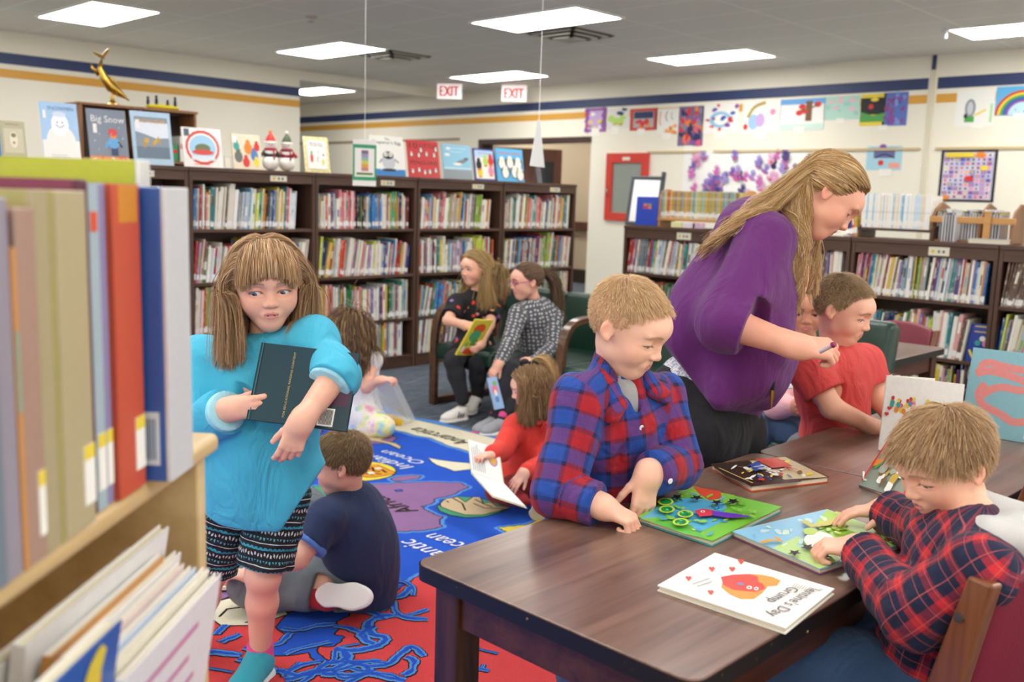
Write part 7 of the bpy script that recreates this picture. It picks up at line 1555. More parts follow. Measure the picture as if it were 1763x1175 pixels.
# ------------------------------------------------------------------ on top of the low bookcases
def Bp(px, py, X): return PX(px, py, X)
XB = 6.42
def on_B(px): return PX(px, 395, XB)[1]
t = tag(empty('whiteboard', (6.52, on_B(1062), BH + .001)), 'small white board with a thick dark frame leaning before the red cabinet', 'whiteboard')
M3 = standing(0, 0, 0, 0, 0, 0, 14, 'B', .25); w_, h_ = .30, .42
mb = MB(); 
for lo, hi in (((0, 0), (w_, .03)), ((0, h_ - .03), (w_, h_)), ((0, .03), (.03, h_ - .03)), ((w_ - .035, .03), (w_, h_ + .04))): mb.b2((*lo, -.03), (*hi, 0), M=M3)
mb.build('frame', plain('frame_grey', '#3a4046', .4), t, bevel=.006); MB().b2((.03, .03, -.015), (w_ - .035, h_ - .03, -.008), M=M3).build('board', plain('board_white', '#f4f5f4', .2), t)
def a_logo(a):
    for i, c in enumerate(('r', 'o', 'o', '#a89a3c')): a.rect(.32 + .2 * (i % 2), .58 + .10 * (i // 2), .48 + .2 * (i % 2), .66 + .10 * (i // 2), c)
y0, y1 = on_B(1093), on_B(1131); flat_book('blue binder with a small orange logo, at the left end of the low bookcases', standing(0, 0, 0, 0, 0, 0, 3, 'B'), (XB, y0, BH + .005), y0 - y1, .23, .05, '#2c4cc0', a_logo, name='binder', cat='binder')
# wooden book rack with slim readers
def rack(ya, yb, label, endh, wd, m, X=6.40, z=BH, depth=.22, slope=0):
    t = tag(empty('book_rack', (X, ya, z + .001)), label, 'rack'); L = ya - yb
    mb = MB(); mb.b2((0, -L, .05), (depth, 0, .068)); mb.b2((depth - .015, -L, .068), (depth, 0, .15)); mb.build('tray', m, t, bevel=.003)
    for y in (-.012, -L):
        prof = [(0, 0), (depth, 0), (depth, endh * .75)] + [(depth / 2 + depth / 2 * math.cos(a), endh * .75 + endh * .25 * math.sin(a)) for a in np.linspace(.2, math.pi - .2, 10)] + [(0, endh * .75)]
        mm = MB(); M_ = np.array([[1, 0, 0], [0, 0, 1.], [0, 1., 0]]); mm.poly(prof, 0, thick=.014, M=M_, t=(0, y, 0)); mm.build('end_panel', m, t, bevel=.002)
    return t
ya, yb = on_B(1133), on_B(1278); rack(ya, yb, 'light wooden rack of slim readers beside the blue binder', .30, .2, 'oak')
def fill(ya, yb, X, z, h, cols, label, grp, seed, thk=(.006, .012), dd=.15, tilt=0.0):
    r_ = random.Random(seed); y = ya - .018
    while y > yb + .03:
        th = r_.uniform(*thk); hh = h * r_.uniform(.97, 1.02); mb = MB(); book_geo(mb, (0, 0, 0), (0, -1, 0), (-1, 0, 0), 0, th, hh, dd, tilt, 0, hx(r_.choice(cols)), r_); o = mb.build('reader_book', ['spines', 'pages', 'vcol'], loc=(X, y, z)); tag(o, label, 'book', grp); y -= th + .0008
fill(ya, yb, 6.41, BH + .0695, .215, ['#c9b84a', '#8fb0a8', '#6f9a94', '#b8a83c', '#a8bcae', '#d8742e', '#c04a34', '#7a8a9a', '#9ab0a0', '#cfc88a'], 'slim reader in the light wooden rack beside the blue binder', 'slim readers in the light wooden rack', 3)
for (px, c, w_) in ((1166, '#e8e4a8', .10), (1185, '#e8dce4', .12), (1203, '#d8b8cc', .08)):
    o = MB(); o.b2((0, -w_, 0), (.06, 0, .045), kc(c)); o = o.build('pencil_box', 'vcol', loc=(6.33, on_B(px), BH + .001), bevel=.004); tag(o, {'#e8e4a8': 'pale yellow', '#e8dce4': 'white and pink', '#d8b8cc': 'lilac'}[c] + ' little box under the light wooden rack', 'box')
ya, yb = on_B(1478), on_B(1606); rack(ya, yb, 'dark tray holding the white paperbacks on the low bookcase', .10, .2, 'walnut_y', depth=.24)
fill(ya, yb, 6.41, BH + .0695, .225, ['#f2f0ea'] * 9 + ['#f4f4f0', '#eceade', '#cfe0ea', '#8fc8dc', '#e8d8b8', '#b8cce0', '#5fb0c8'], 'white paperback in the dark tray on the low bookcase', 'white paperbacks in the dark tray', 5, (.008, .013), .19)
fill(on_B(1443), on_B(1478) - .0, 6.45, BH + .001, .24, ['#22306a', '#c84a3a', '#e8a080', '#c9a03c', '#2f3f86'], 'book leaning left of the white paperbacks, behind the purple cardigan woman', 'books left of the white paperbacks', 6, (.012, .022), .17, -.12)
# cassette rack
def cassette():
    ya, yb = on_B(1597), on_B(1738); L = ya - yb; t = tag(empty('hanging_rack', (6.42, ya, BH + .001)), 'wooden rack with grey hanging bags, right end of the low bookcase top', 'rack')
    for y in (-.015, -L * .62, -L): 
        mm = MB(); M_ = np.array([[1, 0, 0], [0, 0, 1.], [0, 1., 0]]); mm.poly([(0, 0), (.28, 0), (.28, .22), (.16, .25), (.05, .20), (0, .12)], 0, thick=.015, M=M_, t=(0, y, 0)); mm.build('side_panel', 'case_wood', t, bevel=.002)
    MB().b2((-.03, -L - .04, .12), (-.012, -.02, .16)).build('rail', 'oak', t, bevel=.003); MB().b2((-.05, -L + .10, 0), (-.031, -L + .14, .20)).build('post', 'oak', t, bevel=.003); MB().b2((0, -L, 0), (.28, -.015, .012)).build('base', 'case_wood', t)
    r_ = random.Random(4)
    for i in range(22):
        y = ya - .04 - i * (L - .10) / 22; g = r_.uniform(.45, .75); fr = 6.36 if i in (4, 5, 6, 7, 8) else 6.46
        o = MB(); o.b2((0, -.007, 0), (.17, 0, .19 + r_.uniform(-.01, .01)), (g, g, g * 1.02)); o.b2((.0, -.0075, .17), (.17, .0005, .182), kc(['w', 'y', 'b', 'w'][i % 4])); o = o.build('media_bag', 'vgloss', loc=(fr, y, BH + (.002 if fr < 6.4 else .0145))); tag(o, 'grey hanging media bag in the wooden rack' if fr > 6.4 else 'grey hanging media bag in front of the wooden rail', 'bag', 'grey media bags in the wooden rack' if fr > 6.4 else 'grey media bags in front of the rail')
cassette()
y0 = on_B(1678); flat_book('flat grey book lying at the right end of the low bookcase', np.column_stack([[0, -1., 0], [1., 0, 0], [0, 0, 1.]]), (6.33, y0, BH + .032), .22, .10, .03, '#c4cad4', lambda a: a.rect(.1, .2, .9, .8, '#b0b8c8'))
y0 = on_B(1412); flat_book('white papers lying flat beside the face of the woman in purple', np.column_stack([[0, -1., 0], [1., 0, 0], [0, 0, 1.]]), (6.33, y0, BH + .010), .22, .16, .009, 'w', None, name='paper_stack', cat='papers')
def a_fun(a): a.bars(.2, .78, .8, .92, 2, 'y', AR); a.line([(.1, .3), (.25, .08), (.4, .06)], .06, 'y'); a.line([(.3, .06), (.5, .35)], .05, 'y'); a.line([(.5, .06), (.9, .3)], .05, 'y'); a.disc(.65, .5, .14, .1, 'pk'); a.disc(.5, .62, .1, .07, 'w'); a.disc(.35, .5, .1, .07, 't'); a.disc(.75, .68, .09, .06, '#f08ab8')
y0 = PX(1665, 600, 6.35)[1]; flat_book('blue book shown face out on the middle shelf, behind the small table', standing(0, 0, 0, 0, 0, 0, 6, 'B'), (6.33, y0, .432), .175, .24, .012, '#23409a', a_fun)

# ------------------------------------------------------------------ books on the tables
class Flat:
    """print given in photo pixels on a horizontal plane"""
    def __init__(s, mb, z, org, q=None): s.mb, s.z, s.org, s.q = mb, z, np.asarray(org, float), q
    def w(s, p): return PZ(p[0], p[1], s.z)
    def poly(s, pts, c):
        s.z += .00012; V = [s.w(p) - s.org for p in pts]
        from mathutils.geometry import tessellate_polygon
        W_ = [Vector((v[0], v[1], 0)) for v in V]; F = []
        for t in tessellate_polygon([W_]):
            a, b, c_ = (W_[i] for i in t); F.append(tuple(t) if (b - a).cross(c_ - a).z > 0 else (t[0], t[2], t[1]))
        s.mb.add(V, F, kc(c))
    def disc(s, x, y, rx, ry, c, rot=0, n=18): s.poly([(x + rx * math.cos(a) * math.cos(rot) - ry * math.sin(a) * math.sin(rot), y + rx * math.cos(a) * math.sin(rot) + ry * math.sin(a) * math.cos(rot)) for a in np.linspace(0, 2 * math.pi, n, endpoint=False)], c)
    def line(s, pts, w, c):
        s.z += .00012; V = np.array([s.w(p) for p in pts]); T = np.gradient(V, axis=0); T /= np.linalg.norm(T, axis=1)[:, None] + 1e-9; N = np.stack([-T[:, 1], T[:, 0], 0 * T[:, 0]], 1) * w / 2
        n = len(V); s.mb.add(np.vstack([V + N, V - N]) - s.org, [(i, n + i, n + i + 1, i + 1) for i in range(n - 1)], kc(c))
    def blobs(s, n, cols, box, r, quad=None):
        for _ in range(n):
            x, y = AR.uniform(box[0], box[2]), AR.uniform(box[1], box[3])
            if s.q is not None:
                c = np.array(s.q, float).mean(0); e = s.q; ok = all((e[(i + 1) % 4][0] - e[i][0]) * (y - e[i][1]) - (e[(i + 1) % 4][1] - e[i][1]) * (x - e[i][0]) > 14 * math.hypot(e[(i + 1) % 4][0] - e[i][0], e[(i + 1) % 4][1] - e[i][1]) * .5 for i in range(4))
                if not ok: continue
            s.poly(blob(AR, x, y, AR.uniform(*r) * 1.6, AR.uniform(*r) * .7, 9, .3, AR.uniform(-.6, .6)), cols[AR.integers(len(cols))])
    def text(s, txt, a, b, c, h=1.0, slant=0): s.z += .00012; A, B = s.w(a), s.w(b); x = B - A; w = np.linalg.norm(x); gw = glyphs(txt)[2]; put_text(s.mb, txt, A - s.org, x, (-x[1], x[0], 0), w, kc(c), height=w / gw * h, slant=slant)
def slab_book(label, q, th, col, draw, parts=None, col2=None, z0=TZ):
    """q: four pixel corners of the top face, clockwise; a closed or open thick book lying flat"""
    zt = z0 + th; C4 = [PZ(x, y, zt) for x, y in q]; org = C4[0].copy(); org[2] = z0; t = tag(empty('picture_book', tuple(org)), label, 'book')
    V = [(c[0], c[1]) for c in C4]; cen = np.mean(V, 0); mb = MB(); L = [(v[0] - org[0], v[1] - org[1]) for v in V]; ins = [tuple((np.array(v) - (cen - org[:2])) * .975 + (cen - org[:2])) for v in L]
    mb.poly(L, th, kc(col), thick=.0022); mb.poly(L, .0028, kc(col2 or col), thick=.0022); d = Flat(mb, zt + .0002, org, q); draw(d); mb.build('cover', 'cover', t)
    p = MB(); p.poly(ins, th - .0023, thick=th - .0053); p.build('pages', 'pages', t); return t
def d_val(d):
    d.poly([(1262, 992), (1245, 996), (1242, 1012), (1256, 1024), (1275, 1032), (1298, 1032), (1312, 1022), (1322, 1010), (1338, 1009), (1344, 1000), (1330, 994), (1310, 990), (1290, 989)], '#dba04a')
    d.poly([(1241, 994), (1262, 990), (1290, 989), (1304, 993), (1306, 1002), (1314, 1006), (1318, 1014), (1300, 1020), (1280, 1018), (1262, 1016), (1246, 1008)], '#e0544a'); d.disc(1290, 1012, 5, 3, 'w'); d.disc(1302, 1014, 4, 3, 'w'); d.disc(1290, 1012, 1.8, 1.2, 'k'); d.disc(1302, 1014, 1.6, 1.1, 'k'); d.disc(1275, 1006, 6, 2.4, '#8a8ac0', .2)
    for x, y in ((1185, 996), (1225, 980), (1260, 980), (1223, 1020), (1275, 967)): d.poly([(x - 5, y - 2), (x - 2, y - 4), (x, y - 2), (x + 3, y - 4), (x + 6, y - 1), (x + 1, y + 5)], '#e0544a')
    d.text("'lentine's Day", (1404, 1012), (1326, 1060), '#55555c', .95); d.text('Grump', (1366, 1012), (1325, 1036), '#55555c', .95); d.line([(1192, 1006), (1222, 996)], .002, 'gr'); d.line([(1200, 1010), (1226, 1001)], .002, 'gr')
    for i in range(9): d.line([(1370 + i * 4, 1005 + i * 1.1), (1364 + i * 4, 1011 + i * 1.1)], .0012, 'gr')
slab_book("white Valentine's Day Grump book lying nearest on the table", [(1231, 952), (1437, 1014), (1353, 1082), (1132, 1008)], .012, 'w', d_val)
def star(d, x, y, r, c='k'): d.poly([(x + (r if i % 2 == 0 else r * .45) * math.cos(i * math.pi / 5 + .3) * 1.5, y + (r if i % 2 == 0 else r * .45) * math.sin(i * math.pi / 5 + .3) * .62) for i in range(10)], c)
def d_bug(d):
    d.poly([(1186, 838), (1230, 846), (1250, 870), (1240, 900), (1195, 922), (1103, 893)], '#58b4dc'); d.poly([(1186, 838), (1265, 853), (1240, 866), (1212, 860), (1160, 856)], '#8fd04c'); d.poly([(1192, 838), (1240, 846), (1243, 858), (1222, 862), (1205, 852)], '#e2502e'); d.poly([(1103, 893), (1150, 890), (1190, 905), (1215, 928), (1180, 920)], '#6abf4a')
    d.poly([(1212, 928), (1255, 905), (1275, 890), (1330, 882), (1290, 900), (1228, 931)], '#7cc83c'); d.blobs(60, ['#9ada5a', '#6fc0d8', '#8fd040', '#4fa8d8', '#b8e070'], (1130, 845, 1270, 920), (2, 5)); d.blobs(30, ['#7ab83a', '#98d850'], (1250, 860, 1330, 890), (2, 5))
    d.poly([(1196, 880), (1210, 876), (1232, 880), (1225, 888), (1205, 890)], '#e03a4a'); d.poly([(1225, 880), (1262, 884), (1296, 890), (1255, 892), (1228, 888)], '#6a3ac0'); d.disc(1210, 881, 4, 2, 'w'); d.disc(1210, 881, 1.6, 1, 'k')
    for x, y in ((1146, 864), (1148, 877), (1180, 885), (1172, 899)): d.disc(x, y, 14, 6.5, '#c8e04a'); d.disc(x, y, 10, 4.6, '#1f9a4a'); d.blobs(4, ['#7ae07a', '#0f7a3a'], (x - 7, y - 3, x + 7, y + 3), (1, 2.4))
    for x, y in ((1166, 856), (1200, 857), (1234, 865), (1262, 863)): star(d, x, y, 8)
slab_book('open green and blue board book with raised insects under the hand of the plaid boy', [(1188, 836), (1346, 873), (1226, 932), (1098, 890)], .013, '#7cc848', d_bug, col2='#4aa0a8')
def d_sea(d):
    d.poly([(1262, 916), (1424, 878), (1440, 884), (1400, 905), (1370, 925), (1330, 944)], '#8fcbe8'); d.poly([(1330, 944), (1370, 925), (1430, 935), (1500, 940), (1412, 980)], '#bfe090'); d.poly([(1424, 878), (1569, 932), (1500, 950), (1440, 930), (1400, 905)], '#a8d84c'); d.blobs(34, ['#a8dcec', '#c8ecf0', '#7fc0e0', '#d8f0d0'], (1280, 885, 1420, 945), (2, 6)); d.blobs(50, ['#b8e068', '#8fd050', '#d8e870'], (1400, 890, 1550, 970), (2, 6))
    d.disc(1410, 930, 26, 14, 'w'); d.line([(1385, 897), (1400, 905), (1420, 900), (1445, 892), (1450, 884), (1438, 882)], .012, '#d8c83a'); d.line([(1445, 893), (1420, 903), (1398, 906), (1384, 897)], .018, '#c9c23a'); d.line([(1310, 935), (1325, 930), (1345, 932), (1335, 925)], .010, '#e0a83c'); d.disc(1395, 915, 12, 6, '#b8d840'); d.disc(1512, 912, 7, 3, '#e04a5a'); d.disc(1524, 924, 8, 4, '#6ac848')
    for x, y in ((1390, 942), (1368, 952), (1420, 958), (1440, 944)): star(d, x, y, 9)
slab_book('open sea-themed board book with star holes before the hooded boy', [(1424, 877), (1570, 932), (1412, 980), (1260, 915)], .013, '#9fd0e0', d_sea, col2='#7a4a6a')
def d_rnd(d):
    d.poly([(1223, 800), (1290, 794), (1330, 800), (1380, 830), (1296, 837), (1250, 820)], '#3c2a22'); d.poly([(1290, 794), (1352, 787), (1424, 822), (1350, 826)], '#c8b890'); d.blobs(110, ['#e8c83a', '#e8e2d0', '#3a56a0', '#c83a2c', '#f0d050', '#f4f0e8', '#7a5a3a', '#2a1c16'], (1235, 790, 1410, 835), (1.5, 4.5)); d.poly([(1298, 790), (1340, 789), (1365, 803), (1330, 806)], '#c8402c'); d.poly([(1290, 800), (1306, 794), (1318, 806), (1300, 812)], '#34509a')
    d.text('TIME', (1302, 801), (1338, 815), 'w', 1.3); d.text('RHYME', (1312, 793), (1368, 810), '#b8202c', 1.2); d.blobs(6, ['y', 'k'], (1290, 828, 1340, 834), (3, 6)); d.line([(1238, 806), (1296, 832)], .004, '#c8a860')
slab_book('dark picture book with yellow and red characters at the back of the table', [(1225, 799), (1353, 786), (1427, 821), (1294, 837)], .016, '#4a3828', d_rnd, col2='#d85a2c')
# standing white open book
def stand3(label, bl, br, tl, th, col, art, z0=TZ, depthL=None, name='picture_book', extra=None, hmul=1.0, back=None):
    A, B = PZ(*bl, z0 + .001), PZ(*br, z0 + .001); r = B - A; r[2] = 0; w = np.linalg.norm(r); r = unit(r); n = unit(np.cross(r, ZUP)) 
    T = CAMP + ray(*tl) * ((A - CAMP) @ FW / (ray(*tl) @ FW)); h = (T[2] - z0) * hmul; return A, r, n, w, h
A, r, n, w, h = stand3('', (1512, 775), (1645, 796), (1526, 645), .03, 'w', None)
if n @ (CAMP - A) < 0: n = -n
up = unit(ZUP - n * .12)
def a_clowns(a):
    for x0 in (.26, .68):
        for i in range(13): x, y = x0 + AR.uniform(-.15, .15), .60 + AR.uniform(-.09, .07); a.disc(x, y, .028, .04, ['g', 'o', 'pk', '#6a8ac0', 'y', 't'][AR.integers(6)]); a.disc(x, y + .06, .02, .028, ['#f0c8a0', 'r', 'y'][AR.integers(3)])
    for x, y in ((.05, .50), (.46, .56), (.82, .58), (.90, .55), (.08, .58)): a.disc(x, y, .018, .018, 'r'); a.disc(x + .025, y, .018, .018, 'r'); a.poly([(x - .018, y - .005), (x + .043, y - .005), (x + .012, y - .035)], 'r')
    a.disc(.66, .70, .07, .035, '#a8b8a8'); a.line([(.66, .68), (.66, .60)], .008, 'gr')
M3 = np.column_stack([r, up, np.cross(r, up)]); t = flat_book('white book with a row of little clown figures standing open on the second table', M3, A + n * 0, w, h, .006, '#f4f2ea', a_clowns)
p = MB(); 
for i in range(5): a_ = math.radians(14 + i * 5); q = -r * math.cos(a_) * 0 ; Mx = M3 @ roty(math.radians(96 - i * 7)); p.b2((0, .003, -.0006), (w * .9, h - .003, .0006), M=Mx, t=(0, 0, 0))
p.build('leaf', 'pages', t); tb = MB(); Mx = M3 @ roty(math.radians(60)); tb.b2((0, 0, -.0015), (w, h, .0015), kc('#eae6da'), M=Mx); tb.build('back_cover', 'cover', t)
# big blue board book
A, r, n, w, h = stand3('', (1652, 744), (1763, 763), (1670, 600), .02, 'lb', None); n = n if n @ (CAMP - A) > 0 else -n; up = unit(ZUP - n * .22)
def a_worm(a):
    pts = [(.09, .72), (.12, .86), (.28, .82), (.52, .80), (.75, .79)]; a.line(pts, .085, '#e8938f'); a.line([(.06, .70), (.18, .76), (.38, .72), (.56, .66), (.50, .56), (.28, .60), (.14, .46)], .085, '#e8938f'); a.line([(.16, .60), (.10, .48), (.16, .34), (.34, .28), (.44, .20), (.58, .24), (.75, .30)], .085, '#e8938f'); a.line([(.60, .74), (.90, .70)], .08, '#e8938f'); a.rect(.56, .04, .80, .17, 'w')
    for i in range(13): a.rect(.585 + i * .015, .07, .592 + i * .015, .15, 'k')
M3 = np.column_stack([r, up, np.cross(r, up)]); flat_book('big light blue board book with a pink worm pattern standing on the second table', M3, A, w * 1.75, h / .97, .014, '#8cc3cf', a_worm)
# clear easel with a picture book leaning on it
A = PZ(1478, 838, TZ); Bq = PZ(1540, 842, TZ); top = P(1588, 704, 2.40); tl_ = P(1543, 700, 2.32)
r = unit(D(.42, -.9, 0)); base = A + ZUP * .004; lean = unit(P(1560, 712, 2.42) - PZ(1478, 838, TZ)); r = unit(r - lean * (r @ lean)); out = np.cross(r, lean); out = out if out @ (CAMP - A) > 0 else -out
M3 = np.column_stack([r, lean, np.cross(r, lean)]); hh_ = float(np.linalg.norm(P(1560, 712, 2.42) - PZ(1478, 838, TZ)))
def a_mix(a): a.rect(0, 0, 1, 1, '#8f9a8a'); a.scatter(60, ['r', 'g', 'o', '#c8a83c', '#7a5a3a', 'w', '#a8b0a0'], AR, (.03, .08)); a.line([(.05, .05), (.05, .95)], .02, 'r')
t = flat_book('patterned picture book leaning on a white wire stand beside the hooded boy', M3, base, .17, hh_, .006, '#8f9a8a', a_mix, back='w')
ws = plain('wire_white', '#ecece8', .3); t = tag(empty('book_stand', tuple(A)), 'white wire book stand on the nearest table', 'stand'); mb = MB()
a1, b1, c1 = P(1486, 826, 2.37) - A, P(1530, 838, 2.36) - A, P(1573, 745, 2.44) - A
a1[2] = max(a1[2], .005); b1[2] = max(b1[2], .005)
mb.tube([a1 + ZUP * .02, a1, b1, c1], .003, 8); mb.tube([b1 + r * .05 * 0 + D(.8, .2, 0) * .06, c1 + D(.8, .2, 0) * .06, c1], .003, 8); mb.build('wire', ws, t, smooth=True)

# ------------------------------------------------------------------ books held by the children
def quad_book(label, TL, TR, BR, BL, th, col, art, back=None, parts=True):
    TL, TR, BR, BL = (np.asarray(q, float) for q in (TL, TR, BR, BL)); r = unit(BR - BL); w = (np.linalg.norm(BR - BL) + np.linalg.norm(TR - TL)) / 2; u = TL - BL; u = u - r * (u @ r); h = np.linalg.norm(u); u = unit(u)
    return flat_book(label, np.column_stack([r, u, np.cross(r, u)]), BL, w, h, th, col, art, back=back)
def a_teal(a):
    a.rect(.62, .0, 1, .95, '#16373f'); a.rect(.66, .30, .98, .96, '#4a1f3c'); a.rect(.70, .03, .86, .26, 'w')
    for i in range(12): a.rect(.715 + i * .011, .05, .721 + i * .011, .24, 'k')
    a.text('FOR EDUCATIONAL READING CONTENT', .36, .50, .66, '#c9b06a', .028, math.pi / 2 - .0); a.disc(.76, .66, .03, .04, '#e8d8e0'); a.disc(.72, .72, .012, .02, '#e8d8e0'); a.disc(.76, .74, .012, .02, '#e8d8e0'); a.disc(.80, .72, .012, .02, '#e8d8e0'); a.rect(.02, 0, .03, 1, '#3a6a70')
quad_book('dark teal hardback with a barcode, hugged by the girl in turquoise', P(443, 589, 2.42), P(612, 610, 2.36), P(586, 742, 2.35), P(424, 722, 2.37), .016, '#123842', a_teal, back='#1c4650')
def a_yel(a): a.disc(.5, .75, .3, .14, '#e8602c'); a.disc(.45, .55, .28, .16, '#4fae7a'); a.disc(.6, .35, .2, .12, 'g'); a.disc(.55, .12, .34, .10, '#e8582c'); a.disc(.25, .3, .1, .08, '#8fc84a'); a.rect(.08, .1, .26, .26, 'w')
quad_book('yellow picture book held by the girl in the black dress', P(822, 551, 5.70), P(843, 554, 5.84), P(818, 612, 5.92), P(785, 612, 5.78), .010, '#e8d84a', a_yel)
quad_book('blue and pink picture book hanging from the hand of the spotted-top girl', P(834, 652, 5.62), P(858, 640, 5.64), P(862, 704, 5.62), P(852, 706, 5.60), .008, '#9ab8e0', lambda a: (a.disc(.5, .6, .3, .16, '#e87a9a'), a.disc(.5, .5, .14, .1, 'w'), a.disc(.5, .3, .2, .1, '#5a8ac8'), a.disc(.6, .8, .2, .08, '#7ab86a')))
# open book of the small girl in red
def open_book(label, O, sp, l, r_, w, h, z=0, artL=None, artR=None, cov='y', n=6):
    """O: lower spine end, sp: spine direction, l and r_: directions of the two halves"""
    O = np.asarray(O, float); t = tag(empty('open_book', tuple(O)), label, 'book'); sp = unit(sp)
    for nm, dd, art in (('left', unit(l), artL), ('right', unit(r_), artR)):
        M3 = np.column_stack([dd, sp, np.cross(dd, sp)]); s = 1 if M3[:, 2] @ (CAMP - O) > 0 or True else -1
        up_ = M3[:, 2] if M3[:, 2] @ (unit(l) + unit(r_) + ZUP * .3) > 0 else -M3[:, 2]
        mb = MB(); mb.b2((0, 0, -.001), (w, h, .001), kc(cov), M=M3); mb.build('cover', 'cover', t)
        pg = MB(); q = .010 * (1 if up_ @ M3[:, 2] > 0 else -1); lo, hi = sorted((q * .12, q)); pg.b2((0, .004, lo), (w - .006, h - .004, hi), (.85, .83, .78), M=M3)
        if art:
            MM = M3 if q > 0 else np.column_stack([M3[:, 0], M3[:, 1], M3[:, 2]]); a = Art(pg, w, h, MM, MM @ np.array([0, 0, q]), .0003 if q > 0 else .0003)
            if q < 0: a.z = -.0004; a.nx = lambda: setattr(a, 'z', a.z - .0002) or a.z
            art(a)
        pg.build('pages', 'cover', t)
    return t
S0, S1 = P(811, 816, 4.04), P(868, 834, 3.98); sp = S1 - S0
open_book('open storybook tilted in the lap of the small girl in red', S0, sp, P(806, 769, 4.16) - S0, P(838, 846, 3.92) - S0 - ZUP * .0, .20, float(np.linalg.norm(sp)) * 1.0, artL=lambda a: (a.disc(.55, .75, .18, .14, '#b890a8'), a.disc(.55, .75, .12, .09, '#d8a84a'), a.bars(.1, .1, .9, .45, 7, 'gr', AR)), cov='#d8d49a')
# magazine pile before the boy in navy
b0 = PZ(372, 1008, .012); flat_book('open comic book with grey and yellow pictures on the rug beside the navy boy', np.column_stack([D(.95, .2, 0), D(-.35, .9, 0.15), np.cross(D(.95, .2, 0), D(-.35, .9, .15))]), PZ(362, 978, .05), .20, .26, .006, '#b9a8d0', lambda a: (a.rect(.05, .45, .95, .95, '#c8c2cc'), a.scatter(16, ['y', 'k', 'gr', 'w', '#e8c83a'], AR, (.05, .12), (.1, .1, .9, .9)), a.rect(0, 0, 1, .12, 'y')))
flat_book('white open magazine lying under the comic book beside the navy boy', np.column_stack([D(.98, .1, 0), D(-.1, .98, 0), ZUP]), PZ(352, 1012, .03), .22, .26, .010, 'w', lambda a: a.rect(.05, .02, .95, .10, '#e8d0a8'))
# book of the bun girl, plastic bag of the kneeling girl
def a_glz(a): a.text('CLUE', .5, .72, .6, '#c8402c'); a.scatter(14, ['#5a6a8a', 'o', '#8a9ab0', 'y'], AR, (.04, .09), (.1, .15, .9, .6))
quad_book('white picture book with red letters held by the girl with the bun', P(1336, 626, 3.66), P(1372, 618, 3.68), P(1368, 668, 3.64), P(1330, 672, 3.62), .008, '#d8dce4', a_glz)
b = NB('plastic_clear'); b.set(base=(.9, .93, .97), rough=.15, alpha=.34); MATS['plastic_clear'] = b.m
def bag():
    o = P(664, 655, 5.34); t = tag(empty('plastic_bag', tuple(PZ(672, 728, .012))), 'clear plastic book bag held open by the kneeling girl', 'bag'); org = np.array(t.location)
    c = [P(640, 660, 5.42), P(670, 655, 5.34), PZ(706, 728, .014), PZ(652, 735, .014)]; c2 = [q + FWH * .10 + RTH * .02 for q in c]; c2[2] = c2[2] * [1, 1, 0] + [0, 0, .014]; c2[3] = c2[3] * [1, 1, 0] + [0, 0, .014]
    mb = MB(); V = [q - org for q in c] + [q - org for q in c2]; mb.add(V, [(0, 1, 2, 3), (7, 6, 5, 4), (1, 5, 6, 2), (0, 3, 7, 4), (3, 2, 6, 7)]); mb.build('film', 'plastic_clear', t)
    q = PZ(672, 730, .018); m = MB(); m.tube([q - RTH * .06, q + RTH * .0 + ZUP * .03, q + RTH * .07], [.02, .03, .022], 12, kc('#e8b82c')); o2 = m.build('plush_toy', 'vcol', smooth=True); tag(o2, 'yellow soft toy at the bottom of the clear plastic bag', 'toy')
bag()

